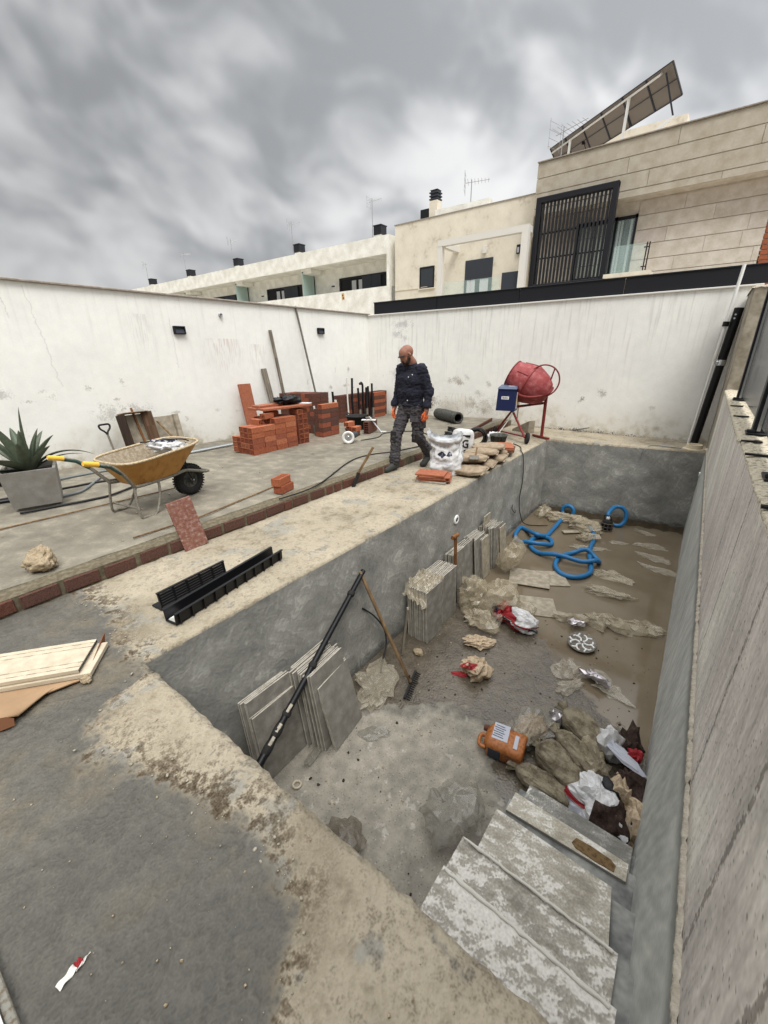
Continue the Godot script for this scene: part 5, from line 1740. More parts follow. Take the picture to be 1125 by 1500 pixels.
	blob(bag, 40, 24, func(d: Vector3) -> Vector3:
		var r := 1.0 + n.get_noise_3dv(d * 0.30) * 0.45 + absf(n.get_noise_3dv(d * 0.6 + V(5, 0, 0))) * 0.22
		return V(d.x * 0.19 * r, d.y * 0.075 * r, d.z * 0.20 * r))
	var o := put(bag, "cement_bag", M.bag_white)
	o.transform = Transform3D(Basis(UP, yaw) * Basis(Vector3.RIGHT, -0.25), t.transform * V(0.02, 0.60, -0.34))
	meta(o, "crumpled white and grey paper bag lying in the wheelbarrow tray", "bag")
	bag = S()
	for k in 4:
		var f := func(u: float, v: float) -> Vector3:
			var d := V((u - 0.5) * (0.5 if k % 2 else 0.9), 0, (v - 0.5) * 0.5 + (k - 1.5) * 0.42)
			d = V(d.x, sqrt(maxf(0.05, 1.0 - d.x * d.x - d.z * d.z)), d.z).normalized()
			var r := 1.0 + n.get_noise_3dv(d * 0.30) * 0.45 + absf(n.get_noise_3dv(d * 0.6 + V(5, 0, 0))) * 0.22
			return V(d.x * 0.19 * r, d.y * 0.075 * r + 0.004, d.z * 0.20 * r)
		grid(bag, 8, 8, func(u: float, v: float) -> Vector3: return f.call(v, u))
	put(bag, "dark_print", M.print_navy, o)
	st = S()
	tube(st, curve([V(-0.10, 0.685, -0.1), V(0.05, 0.70, -0.25), V(0.16, 0.69, -0.40), V(0.2, 0.665, -0.46)]), 0.008, 6)
	put(st, "hose_piece", M.plastic_black, t)

func build_planter() -> void:
	# tapering concrete pot, wider at the rim, on a recessed foot
	var t := thing("planter", "square grey concrete planter tapering to a recessed foot, holding an agave", "planter", on_deck(-5.89, -1.155), -0.30)
	var st := S()
	var a := 0.245
	var b := 0.215
	var lo := [V(-b, 0.035, b), V(b, 0.035, b), V(b, 0.035, -b), V(-b, 0.035, -b)]
	var hi := [V(-a, 0.44, a), V(a, 0.44, a), V(a, 0.44, -a), V(-a, 0.44, -a)]
	var inn := hi.map(func(e): return V(e.x * 0.88, 0.44, e.z * 0.88))
	var dn := inn.map(func(e): return V(e.x * 0.95, 0.36, e.z * 0.95))
	for k in 4:
		var m := (k + 1) % 4
		quad(st, lo[k], lo[m], hi[m], hi[k])
		quad(st, hi[k], hi[m], inn[m], inn[k])
		quad(st, inn[k], inn[m], dn[m], dn[k])
	quad(st, lo[3], lo[2], lo[1], lo[0])
	box(st, V(0, 0.015, 0), V(0.35, 0.04, 0.35))
	put(st, "pot", M.concrete_planter, t)
	st = S()
	grid(st, 10, 10, func(u: float, v: float) -> Vector3: return V((u - 0.5) * 0.44, 0.385 + 0.02 * sin(u * 9.0 + v * 7.0), (0.5 - v) * 0.44))
	put(st, "soil", M.soil, t)
	st = S()
	tube(st, [V(0.14, 0.25, 0.2372), V(0.142, 0.19, 0.2342)], 0.004, 5)
	tube(st, curve([V(-0.10, 0.20, 0.231), V(-0.06, 0.18, 0.229), V(-0.02, 0.185, 0.230)]), 0.003, 5)
	put(st, "stain", M.brick_dark, t)
	# agave: long channelled leaves
	var p := thing("agave_plant", "agave with long pointed grey-green leaves growing in the grey planter", "plant", t.position + V(0, 0.39, 0))
	var leaves := [[1.45, 0.30, 0.82, 0.085, 0.10, 0], [-1.2, 0.02, 0.70, 0.050, 0.10, 0], [1.2, 0.22, 0.52, 0.075, 0.1, 0], [1.9, 0.45, 0.62, 0.085, 0.2, 0], [-1.35, 0.50, 0.46, 0.095, 0.25, 0], [0.9, 0.95, 0.46, 0.09, 0.2, 0], [1.7, 0.95, 0.50, 0.085, 0.3, 0], [-0.6, 0.70, 0.42, 0.085, 0.2, 0], [0.3, 0.62, 0.46, 0.09, 0.1, 0], [3.2, 0.5, 0.55, 0.085, 0.2, 0], [-2.2, 0.55, 0.5, 0.08, 0.2, 0], [2.5, 0.75, 0.5, 0.085, 0.3, 0], [-1.7, 0.30, 0.48, 0.07, 0.1, 0], [0.1, 0.25, 0.5, 0.075, 0.1, 0], [-1.45, 0.62, 0.62, 0.035, 1.5, 1], [-1.6, 0.9, 0.52, 0.022, 0.9, 1], [1.3, 1.25, 0.5, 0.05, 0.35, 1]]
	for e in leaves:
		st = S()
		var dirv := V(cos(e[0]), 0, sin(e[0]))
		var side := V(-sin(e[0]), 0, cos(e[0]))
		var f := func(u: float, v: float) -> Vector3:
			var tl: float = e[1] + e[4] * v * v
			var c: Vector3 = dirv * (0.03 + e[2] * v * sin(e[1] + e[4] * v * 0.55)) + UP * (e[2] * v * cos(e[1] + e[4] * v * 0.55))
			var wd: float = e[3] * pow(sin(PI * clampf(0.16 + v * 0.84, 0.0, 1.0)), 0.8) * (1.0 if v < 0.97 else 0.35) + 0.003
			var up := (UP * sin(tl) - dirv * cos(tl))
			var q := (u - 0.5) * 2.0
			return c + side * q * wd * 0.62 + up * (q * q * wd * 0.45)
		grid(st, 6, 14, func(u: float, v: float) -> Vector3: return f.call(u, v))
		grid(st, 6, 14, func(u: float, v: float) -> Vector3:
			var q := (u - 0.5) * 2.0
			return f.call(1.0 - u, v) + (dirv * 0.8 - UP * 0.3) * 0.016 * (1.0 - q * q) * (1.0 - v), 2)
		put(st, "leaf", M.agave if e[5] == 0 else M.agave_dark, p)

func solid(st: SurfaceTool, m: Material, into: ArrayMesh = null) -> ArrayMesh:
	st.generate_normals()
	st.set_material(m)
	return st.commit(into)

func hollow_brick(m: Material) -> ArrayMesh:   # 24 x 11.5 x 9 cm, bored along its length (z), ribbed sides
	var st := S()
	var w := 0.113
	var h := 0.089
	var l := 0.238
	box(st, V(0, h * 0.5 - 0.005, 0), V(w, 0.010, l), Basis.IDENTITY, 0.0015)
	box(st, V(0, -h * 0.5 + 0.005, 0), V(w, 0.010, l), Basis.IDENTITY, 0.0015)
	for s in [-1, 1]: box(st, V(s * (w * 0.5 - 0.0051), 0, 0), V(0.010, h - 0.0202, l))
	for y in [-0.0118, 0.0118]: box(st, V(0, y, 0), V(w - 0.0204, 0.0040, l))
	for x in [-0.017, 0.017]:
		for y in [-0.0245, 0.0, 0.0245]: box(st, V(x, y, 0), V(0.006, 0.0195 if y == 0.0 else 0.0215, l))
	var mesh := solid(st, m)
	st = S()
	box(st, Vector3.ZERO, V(w - 0.021, h - 0.021, l - 0.022))  # dark plug just inside the ends stands in for shade in the holes
	return solid(st, M.brick_hole_shade, mesh)

func slot_brick(m: Material) -> ArrayMesh:   # facing brick: ribbed side, slots through its bed
	var st := S()
	for e in [[-0.0505, 0.014], [0.0505, 0.014]]: box(st, V(e[0], 0, 0), V(e[1], 0.088, 0.238), Basis.IDENTITY, 0.002)
	for k in 6: box(st, V(0, 0, -0.1115 + k * 0.0446), V(0.0868, 0.088, 0.015))
	var mesh := solid(st, m)
	st = S()
	box(st, V(0, -0.02, 0), V(0.0866, 0.04, 0.21))  # dark filling, coloured as the shade down in the slots
	return solid(st, M.brick_hole_shade, mesh)

func build_bricks() -> void:
	var kinds := []
	for k in 4: kinds.append(hollow_brick(M["brick_%d" % k]))
	var place := func(mesh: Mesh, p: Vector3, turn: Basis, label: String, group: String) -> void:
		var o := share(mesh, "hollow_brick")
		o.transform = Transform3D(turn * Basis(UP, rng.randf_range(-0.025, 0.025)), p + V(rng.randf_range(-0.004, 0.004), 0, rng.randf_range(-0.006, 0.006)))
		meta(o, label, "brick", group)
	for j in 4:
		for i in 5:
			var top := 5 if j < 2 else 6
			if j < 2 and i >= 3: top = 3 if j == 0 else 4
			if j == 3 and i >= 3: top = 6
			for c in top:
				if i > 0 and i < 4 and j > 0 and j < 3 and c < top - 1 and not (j == 1 and c > 3): continue
				place.call(kinds[rng.randi() % 4], V(-5.855 - i * 0.1165, 0.062 + 0.0455 + c * 0.0915, -4.19 - j * 0.243), Basis.IDENTITY, "orange hollow brick of the stepped stack, %s, %s row, %s from the right" % [course(c), NTH[j], NTH[i]], "bricks of the stepped stack")
	for e in [[-5.95, 0.660, -4.52, 0.2, "nearest the pool"], [-6.10, 0.660, -4.74, 0.0, "under the boards"], [-6.28, 0.660, -4.85, PI / 2, "nearest the wall"], [-6.05, 0.565, -4.38, PI / 2, "lying crosswise on the lower step"]]: place.call(kinds[0], V(e[0], e[1], e[2]), Basis(UP, e[3]), "loose hollow brick on top of the stepped stack, " + e[4], "loose bricks on the stack")
	for c in 7:
		for i in 2: place.call(kinds[rng.randi() % 2 * 3], V(-5.97, 0.062 + 0.0455 + c * 0.0915, -5.20 - i * 0.1165), Basis(UP, PI / 2), "hollow brick of the pillar under the clay boards, %s, %s one" % [course(c), ["nearer", "farther"][i]], "bricks of the pillar")
	# clay boards: one leaning on the wall, three bridging stack and pillar
	var board := func(p: Vector3, b: Basis, s: Vector3, label: String, group: String) -> void:
		var st := S()
		box(st, Vector3.ZERO, s, Basis.IDENTITY, 0.004)
		var o := put(st, "clay_board", M.clay_board)
		o.transform = Transform3D(b, p)
		meta(o, label, "clay board", group)
	board.call(V(-7.56, 0.56, -5.33), Basis(Vector3.BACK, 0.17), V(0.045, 1.06, 0.29), "long orange clay board leaning upright against the white wall", "")
	board.call(V(-5.98, 0.758, -4.98), Basis(UP, -0.10), V(0.25, 0.038, 1.02), "clay board bridging brick stack and pillar, nearer the pool", "")
	board.call(V(-6.24, 0.757, -4.95), Basis(UP, -0.06), V(0.25, 0.038, 1.0), "clay board bridging brick stack and pillar, nearer the wall", "")
	board.call(V(-6.2, 0.796, -4.86), Basis(UP, -0.02), V(0.22, 0.036, 0.72), "short clay board lying on top of the bridging boards", "")
	# dark brick piles against the walls
	var dark := []
	for k in 4: dark.append(slot_brick([M.brick_dark, M.brick_dirty, M.brick_3, M.brick_dark][k]))
	var pile := func(x0: float, z0: float, nx: int, nz: int, ny: int, lab: String, group: String, along_x: bool) -> void:
		for c in ny:
			for i in nx:
				for j in nz:
					if c < ny - 1 and i > 0 and j > 0: continue       # nothing shows of the inside
					var o := share(dark[rng.randi() % 4], "facing_brick")
					o.transform = Transform3D(Basis(UP, PI / 2 if along_x else 0.0), V(x0 - i * (0.242 if along_x else 0.117), deck(x0 - i * 0.12) + 0.047 + c * 0.092, z0 - j * (0.117 if along_x else 0.242)) + V(rng.randf_range(-0.003, 0.003), 0, rng.randf_range(-0.004, 0.004)))
					meta(o, "%s, %s, %s from the right, %s row" % [lab, course(c), NTH[i], ["front", "back"][j]], "brick", group)
	pile.call(-6.53, -6.24, 9, 2, 9, "dark red brick of the square pile", "bricks of the square pile", false)
	for c in 7:
		for j in 8:
			for i in 2:
				if i == 1 and c < 6: continue
				var o := share(dark[rng.randi() % 4], "facing_brick")
				o.transform = Transform3D(Basis.IDENTITY, V(-7.15 - i * 0.117, 0.07 + c * 0.092, -7.75 - j * 0.242))
				meta(o, "dark red brick of the long pile, %s, %s from its near end, %s row" % [course(c), NTH[j], ["front", "back"][i]], "brick", "bricks of the long pile")
	for c in 7:
		for j in 2:
			var o := share(dark[0] if c % 2 else kinds[1], "facing_brick")
			o.transform = Transform3D(Basis.IDENTITY, V(-6.98, 0.07 + c * 0.092, -8.9 - j * 0.242))
			meta(o, "paler brick of the short pile right of the black tubes, %s, %s one" % [course(c), ["nearer", "farther"][j]], "brick", "bricks of the corner pile")
	for c in 7:
		for i in 2:
			for j in 2:
				if c == 6 and i == 1: continue
				var o := share(dark[rng.randi() % 4] if c != 6 else kinds[0], "facing_brick")
				o.transform = Transform3D(Basis(UP, rng.randf_range(-0.03, 0.03)), V(-6.03 - i * 0.117, 0.11 + c * 0.0915, -6.0 - j * 0.243))
				meta(o, "brick of the tall narrow stack by the shovel, %s, %s %s" % [course(c), ["front", "back"][j], ["right", "left"][i]], "brick", "bricks of the narrow stack")
	# low heap beside the tub
	var k := 0
	for e in [[-5.62, 0.12, -6.32, 0.2], [-5.64, 0.21, -6.35, 0.35], [-5.66, 0.30, -6.33, 0.15], [-5.48, 0.12, -6.30, 0.3], [-5.50, 0.212, -6.36, 0.22]]:
		var o := share(dark[0] if k == 3 else kinds[k % 4], "hollow_brick")
		o.transform = Transform3D(Basis(UP, e[3]), V(e[0], e[1], e[2]))
		meta(o, ["lowest brick on the left of the small heap behind the work lamp", "middle brick on the left of the small heap behind the work lamp", "top brick of the small heap behind the work lamp", "lower right brick of the small heap behind the work lamp", "upper right brick of the small heap behind the work lamp"][k], "brick", "bricks of the small heap")
		k += 1
	for q in 5:
		var o := share(dark[0], "facing_brick")
		o.transform = Transform3D(Basis(UP, 0.25) * Basis(Vector3.RIGHT, PI / 2), V(-5.40 - q * 0.028, 0.21, -6.58 - q * 0.095))
		meta(o, "dark brick standing on end under the plastering trowel, %s from the camera" % NTH[q], "brick", "bricks standing on end")
	# two bricks by the kerb
	var o := share(slot_brick(M.brick_1), "facing_brick")
	o.transform = Transform3D(Basis(UP, 0.25), V(-3.70, 0.145 + 0.045, -2.94))
	meta(o, "orange brick lying by the brick kerb with a slotted brick on it", "brick")
	o = share(slot_brick(M.brick_0), "facing_brick")
	o.transform = Transform3D(Basis(UP, 0.32), V(-3.715, 0.145 + 0.135, -2.92))
	meta(o, "slotted orange brick lying on another brick by the kerb", "brick")

func one(st: SurfaceTool, called: String, m: Material, label: String, category: String, group := "") -> MeshInstance3D:
	var o := put(st, called, m)
	meta(o, label, category, group)
	return o

func build_yard_things() -> void:
	var st: SurfaceTool
	# shovel against the wall
	var t := thing("shovel", "small shovel with black D-shaped grip standing against the white wall", "shovel", V(-7.42, 0.012, -2.60))
	t.rotation = V(0, 0.15, 0.26)
	st = S()
	tube(st, [V(0, 0.14, 0), V(0, 0.48, 0)], 0.016, 8)
	put(st, "shaft", M.wood_grey, t)
	st = S()
	tube(st, curve([V(0, 0.47, 0), V(0.0, 0.52, -0.02), V(0, 0.58, -0.075), V(0, 0.635, -0.075), V(0, 0.64, 0.0), V(0, 0.635, 0.075), V(0, 0.58, 0.075), V(0, 0.52, 0.02), V(0, 0.47, 0.0)]), 0.015, 8)
	put(st, "grip", M.plastic_black, t)
	st = S()
	grid(st, 8, 8, func(u: float, v: float) -> Vector3: return V(0.012 + 0.02 * pow(u * 2.0 - 1.0, 2.0), 0.18 - v * 0.18, (u - 0.5) * 0.20))
	grid(st, 8, 8, func(u: float, v: float) -> Vector3: return V(0.005 + 0.02 * pow(u * 2.0 - 1.0, 2.0), 0.18 - v * 0.18, (0.5 - u) * 0.20), 2)
	put(st, "blade", M.steel_dull, t)
	# timber box mould leaning
	t = thing("formwork_box", "narrow wooden trough of dark and pale boards leaning on the white wall", "wooden trough", V(-7.38, 0.01, -3.02))
	t.rotation = V(0, 0.10, 0.20)
	st = S()
	box(st, V(0.02, 0.38, 0.20), V(0.26, 0.76, 0.025), Basis.IDENTITY, 0.003)
	put(st, "dark_board", M.wood_dark, t)
	st = S()
	box(st, V(-0.09, 0.38, -0.02), V(0.02, 0.74, 0.42), Basis.IDENTITY, 0.003)
	put(st, "pale_board", M.tile_warm, t)
	st = S()
	box(st, V(0.0, 0.385, -0.24), V(0.17, 0.77, 0.03), Basis(UP, 1.2), 0.003)
	put(st, "brown_board", mat("wood_brown", rgb8(112, 88, 70), 0.9, M.wood_old.albedo_texture, 1.9, null, 0, 0.0, false), t)
	st = S()
	box(st, V(-0.0, 0.772, -0.02), V(0.2, 0.016, 0.44), Basis(UP, 0.2), 0.003)
	put(st, "top_board", M.wood_old, t)
	st = S()
	bar(st, V(-0.05, 0.2, -0.1), V(-0.08, 0.86, -0.06), 0.03, 0.022, Vector3.BACK)
	put(st, "batten", M.wood_handle, t)
	# pale slab leaning next to it
	st = S()
	box(st, V(0, 0.32, 0.0), V(0.035, 0.64, 0.40), Basis.IDENTITY, 0.004)
	box(st, V(0.03, 0.32, -0.245), V(0.09, 0.66, 0.085), Basis.IDENTITY, 0.004)
	var o := one(st, "concrete_slab", M.tile_warm, "pale cement-stained slab leaning on the white wall behind the wheelbarrow", "slab")
	o.transform = Transform3D(Basis(Vector3.BACK, 0.17), V(-7.55, 0.01, -3.52))
	st = S()
	bar(st, V(-7.55, 0.58, -3.40), V(-7.02, 0.10, -3.55), 0.028, 0.018)
	one(st, "batten", M.wood_old, "thin greenish batten propped between the slab and the wheelbarrow", "batten")
	# planks and pole on the wall
	st = S()
	bar(st, V(-7.50, 0.01, -6.02), V(-7.765, 1.36, -5.96), 0.135, 0.028, Vector3.BACK, 0.002)
	one(st, "plank", M.wood_grey, "short wide grey plank leaning on the white wall behind the brick stack", "plank")
	st = S()
	bar(st, V(-7.46, 0.01, -6.32), V(-7.77, 2.14, -6.25), 0.065, 0.035, Vector3.BACK, 0.002)
	one(st, "plank", M.wood_grey, "tall narrow grey plank leaning on the white wall", "plank")
	st = S()
	tube(st, [V(-7.30, 0.01, -7.20), V(-7.79, 2.66, -7.05)], 0.022, 8)
	one(st, "pole", M.steel_dull, "long thin pole leaning on the white wall up to its top", "pole")
	# pipes and hoses on the slab by the wall
	var run := func(pts: Array, r: float, m: Material, label: String) -> void:
		var s := S()
		tube(s, curve(pts.map(func(e): return on_deck(e.x, e.y, r)), 6), r, 8)
		one(s, "hose", m, label, "hose", "")
	for e in [0.0, 0.075]:
		var s := S()
		tube(s, [on_deck(-7.02 - e, -2.3, 0.025), on_deck(-6.98 - e, -4.45, 0.025)], 0.022, 8)
		one(s, "pipe", M.galvanised if e == 0.0 else M.grey_hose, ["straight pale conduit on the patio along the white wall, nearer the bricks", "straight grey conduit on the patio, the one closer to the white wall"][0 if e == 0.0 else 1], "pipe")
	run.call([Vector2(-6.96, -1.4), Vector2(-7.0, -1.9), Vector2(-6.89, -2.5), Vector2(-6.85, -3.0)], 0.016, M.grey_hose, "grey hose farthest behind the planter, nearest the wall")
	run.call([Vector2(-6.5, -0.9), Vector2(-6.36, -1.55), Vector2(-6.31, -1.87), Vector2(-6.09, -2.5)], 0.013, M.cable, "dark hose passing behind the planter under the barrow grips")
	run.call([Vector2(-5.9, -0.95), Vector2(-5.93, -1.42), Vector2(-5.98, -1.60), Vector2(-6.24, -1.80), Vector2(-6.66, -2.08)], 0.015, M.grey_hose, "pale hose bending away from the planter to the wall")
	run.call([Vector2(-5.6, -0.9), Vector2(-5.50, -1.3), Vector2(-5.45, -1.5), Vector2(-5.44, -1.75), Vector2(-5.65, -2.15)], 0.014, M.cable, "dark hose curving in front of the planter corner to the barrow")
	run.call([Vector2(-7.6, -0.7), Vector2(-7.4, -1.1), Vector2(-7.3, -1.3)], 0.05, M.plastic_black, "short black pipe end behind the planter at the wall")
	run.call([Vector2(-6.45, -0.5), Vector2(-6.33, -0.88), Vector2(-6.25, -1.05)], 0.022, M.plastic_black, "black hose end left of the planter")
	# thin rods
	for e in [[Vector2(-5.2, 0.2), Vector2(-5.17, -0.65), Vector2(-5.02, -2.3), "long thin rusty rod lying on the patio under the wheelbarrow"], [Vector2(-3.765, -1.28), Vector2(-3.75, -1.94), Vector2(-3.965, -3.05), "thin rod lying on the patio along the brick kerb"]]:
		st = S()
		tube(st, [on_deck(e[0].x, e[0].y, 0.012), on_deck(e[1].x, e[1].y, 0.012), on_deck(e[2].x, e[2].y, 0.012)], 0.008, 6)
		one(st, "rod", M.wood_old, e[3], "rod")
	run.call([Vector2(-3.50, -2.70), Vector2(-3.52, -3.3), Vector2(-4.01, -4.45), Vector2(-4.03, -4.98), Vector2(-3.81, -5.4), Vector2(-3.60, -6.3)], 0.009, M.cable, "black cable snaking over the patio behind the worker")
	run.call([Vector2(-5.0, -5.9), Vector2(-4.9, -6.3), Vector2(-5.07, -6.8), Vector2(-4.6, -7.2), Vector2(-4.0, -6.9), Vector2(-3.7, -7.1)], 0.009, M.cable, "black lead running from the work lamp across the patio")
	# work lamp
	t = thing("work_lamp", "round white-faced work lamp with grey body lying on the patio", "work lamp", on_deck(-5.0, -5.55, 0.118))
	t.basis = Basis(V(0.80, 0, -0.60), UP, V(0.60, 0, 0.80))
	st = S()
	var face := Transform3D(Basis(Vector3.RIGHT, PI / 2), Vector3.ZERO)
	lathe(st, [Vector2(0.112, -0.03), Vector2(0.116, 0.0), Vector2(0.105, 0.012), Vector2(0.075, 0.004), Vector2(0.066, -0.012)], 30, face)
	put(st, "white_rim", M.white_paint, t)
	st = S()
	lathe(st, [Vector2(0.066, -0.012), Vector2(0.04, -0.02), Vector2(0.025, -0.005), Vector2(0.0, 0.0)], 24, face)
	put(st, "lens", M.steel_shiny, t)
	st = S()
	lathe(st, [Vector2(0.0, -0.36), Vector2(0.045, -0.36), Vector2(0.055, -0.34), Vector2(0.065, -0.10), Vector2(0.10, -0.06), Vector2(0.112, -0.03)], 24, face * Transform3D(Basis(Vector3.BACK, 0.35), V(0, 0, 0)))
	put(st, "housing", M.dark_blind, t)
	st = S()
	tube(st, [V(-0.03, 0.11, -0.05), V(-0.05, 0.16, -0.06)], 0.014, 6)
	put(st, "knob", M.plastic_black, t)
	# tub, trowel, white sticks
	t = thing("mortar_tub", "black rubber tub of rubble behind the small brick heap", "tub", on_deck(-6.02, -7.0))
	st = S()
	lathe(st, [Vector2(0.0, 0.0), Vector2(0.17, 0.0), Vector2(0.235, 0.28), Vector2(0.25, 0.285), Vector2(0.25, 0.30), Vector2(0.225, 0.295), Vector2(0.16, 0.03), Vector2(0.0, 0.03)], 28)
	for s in [-1, 1]: tube(st, curve([V(0.23 * s, 0.28, -0.06), V(0.29 * s, 0.33, -0.03), V(0.29 * s, 0.33, 0.03), V(0.23 * s, 0.28, 0.06)]), 0.012, 6)
	put(st, "tub", M.rubber, t)
	st = S()
	var n := fn(340, 9.0, 3)
	grid(st, 12, 12, func(u: float, v: float) -> Vector3:
		var a := u * TAU
		return V(cos(a) * v * 0.21, 0.22 + n.get_noise_2d(cos(a) * v, sin(a) * v) * 0.06 + 0.03 * (1.0 - v), -sin(a) * v * 0.21), 1)
	put(st, "rubble", M.debris_brown, t).set_meta("kind", "stuff")
	t = thing("plastering_trowel", "white plastering trowel lying on the bricks standing on end", "trowel", V(-5.46, 0.345, -6.72), 0.5)
	st = S()
	box(st, Vector3.ZERO, V(0.30, 0.006, 0.13))
	put(st, "blade", M.white_paint, t)
	st = S()
	tube(st, [V(-0.06, 0.045, 0), V(0.06, 0.045, 0)], 0.015, 8)
	for x in [-0.05, 0.05]: tube(st, [V(x, 0.0, 0), V(x, 0.045, 0)], 0.008, 6)
	put(st, "handle", M.frame_dusty, t)
	st = S()
	tube(st, [V(-5.43, 0.42, -6.70), V(-5.22, 0.09, -6.84)], 0.014, 8)
	tube(st, [V(-5.26, 0.10, -6.84), V(-5.14, 0.10, -6.90)], 0.016, 8)
	one(st, "hammer", M.curtain, "pale-handled hammer propped against the small brick heap", "hammer")
	t = thing("shovel", "white-handled shovel with grey blade leaning on the tall narrow brick stack", "shovel", V(-6.24, 0.055, -6.02))
	t.rotation = V(0.05, 0.3, 0.10)
	st = S()
	tube(st, [V(0, 0.16, 0), V(0, 0.60, 0)], 0.018, 8)
	put(st, "shaft", M.white_paint, t)
	st = S()
	grid(st, 6, 6, func(u: float, v: float) -> Vector3: return V((u - 0.5) * 0.19, 0.22 - v * 0.22, 0.02 * pow(u * 2.0 - 1.0, 2.0)))
	grid(st, 6, 6, func(u: float, v: float) -> Vector3: return V((0.5 - u) * 0.19, 0.22 - v * 0.22, 0.02 * pow(u * 2.0 - 1.0, 2.0) - 0.008), 2)
	put(st, "blade", M.steel_dull, t)
	# black tubes standing before the long pile
	var tl := ["black tube standing left of the white post before the long brick pile", "tall white post standing among the black tubes", "tallest black tube, beside the white post", "black tube standing third from the white post", "short black tube with a bent top before the long pile", "black tube in the middle of the row by the wall", "black tube with a pale sleeve at its foot", "rightmost black tube of the row before the brick pile"]
	var tz := [-7.25, -7.75, -7.92, -8.18, -8.34, -8.46, -8.58, -8.72]
	var th := [0.78, 1.06, 1.05, 0.80, 0.86, 0.80, 0.82, 0.88]
	for k in 8:
		t = thing("tube", tl[k], "tube", on_deck(-6.92, tz[k]), 0.0, "")
		st = S()
		tube(st, [V(0, 0, 0), V(-0.02, th[k] * 0.5, 0.01), V(-0.05 + 0.02 * (k % 3), th[k], 0)], 0.027 if k != 1 else 0.018, 8)
		put(st, "pipe", M.plastic_black if k != 1 else M.ledge_white, t)
		if k in [3, 5, 7]:
			st = S()
			tube(st, [V(0.0, 0.01, 0), V(0.0, 0.27, 0.0)], 0.032, 8)
			put(st, "sleeve", M.frame_dusty, t)
		if k == 4:
			st = S()
			tube(st, curve([V(-0.03, th[k], 0), V(-0.03, th[k] + 0.06, 0.05), V(-0.03, th[k] + 0.03, 0.11)]), 0.03, 8)
			put(st, "bend", M.plastic_black, t)
	# rolled black membrane by the end wall
	t = thing("membrane_roll", "roll of dusty black membrane lying by the end wall behind the worker", "roll", V(-4.30, 0.245, -8.52))
	st = S()
	var rd := V(-0.80, -0.03, -0.60).normalized()
	var sd := rd.cross(UP).normalized()
	var rx := Transform3D(Basis(sd, rd, sd.cross(rd)), Vector3.ZERO)
	lathe(st, [Vector2(0.085, 0.02), Vector2(0.09, 0.0), Vector2(0.125, -0.01), Vector2(0.135, 0.01), Vector2(0.132, 0.35), Vector2(0.14, 0.7), Vector2(0.13, 1.1), Vector2(0.125, 1.15), Vector2(0.07, 1.14)], 24, rx)
	put(st, "roll", M.rubber_dusty, t)
	st = S()
	lathe(st, [Vector2(0.07, 1.14), Vector2(0.06, 0.5), Vector2(0.085, 0.02)], 20, rx)
	put(st, "core", M.print_black, t)
	for e in [["coil of black lead on the patio behind the worker's legs", -3.66, -6.95, 0.10], ["black power tool lying by the membrane roll", -3.95, -7.55, 0.07]]:
		st = S()
		for q in 4: tube(st, ring(V(e[1], deck(e[1]) + 0.02 + q * 0.018, e[2]), e[3] + 0.012 * (q % 2), V(1, 0, 0.1 * q), V(0, 0.1 * q, 1), 20), 0.011, 6, q + 1, true)
		box(st, V(e[1] + 0.1, deck(e[1]) + 0.04, e[2] + 0.06), V(0.10, 0.07, 0.06), Basis(UP, 0.5), 0.012)
		one(st, "cable_coil", M.cable, e[0], "cable coil")
	# heap of dark sheet on the clay boards
	st = S()
	blob(st, 26, 14, func(d: Vector3) -> Vector3:
		var r := 1.0 + n.get_noise_3dv(d * 0.35) * 0.9
		return V(-6.12 + d.x * 0.15 * r, 0.83 + d.y * 0.07 * r + 0.03, -5.16 + d.z * 0.25 * r))
	one(st, "plastic_sheet", M.plastic_black, "crumpled black plastic sheet on the clay boards", "plastic sheet")
	st = S()
	box(st, V(-5.93, 0.786, -5.42), V(0.2, 0.012, 0.16), Basis(UP, 0.4))
	one(st, "white_tile", M.curtain, "small white tile on the end of the clay boards", "tile")
	# lump of broken concrete near the kerb
	var rk := fn(345, 5.5, 5)
	st = S()
	blob(st, 48, 32, func(d: Vector3) -> Vector3:
		var r := 1.0 + rk.get_noise_3dv(d * 0.20) * 0.55 + rk.get_noise_3dv(d * 0.8) * 0.16
		var p := V(d.x * 0.115, d.y * 0.075, d.z * 0.085) * r
		if d.y > 0.0: p += V(0.03, 0.045, -0.02) * d.y * d.y
		p.y = maxf(p.y, -0.05)
		return V(-3.77, deck(-3.77) + 0.052, -0.62) + Basis(UP, 0.6) * p)
	one(st, "rubble_lump", M.rock, "jagged lump of broken concrete lying on the patio near the brick kerb", "rubble")
	# red tile leaning on the kerb
	st = S()
	box(st, V(0, 0.235, 0), V(0.022, 0.47, 0.215), Basis.IDENTITY, 0.003)
	o = one(st, "clay_tile", mat("tile_smeared", Color.WHITE, 0.9, ramp_tex(256, 70, 0.03, [[0.2, rgb8(112, 74, 63)], [0.45, rgb8(128, 86, 73)], [0.6, rgb8(138, 102, 90)], [0.8, rgb8(160, 142, 134)]]), 3.0, bump_tex(256, 71, 0.05, 3), 0.5), "mortar-smeared red clay tile leaning on the brick kerb below the wheelbarrow", "clay tile")
	o.transform = Transform3D(Basis(UP, -0.12) * Basis(Vector3.BACK, 0.16) * Basis(Vector3.RIGHT, 0.13), V(-3.425, 0.0, -1.66))
	# stake driven in at the kerb
	t = thing("stake", "wooden stake with a dark tip standing slanted at the brick kerb", "stake", V(-3.435, 0.0, -3.86))
	st = S()
	bar(st, V(0.02, 0.12, -0.04), V(0.20, 0.52, -0.20), 0.035, 0.03)
	put(st, "shaft", M.wood_old, t)
	st = S()
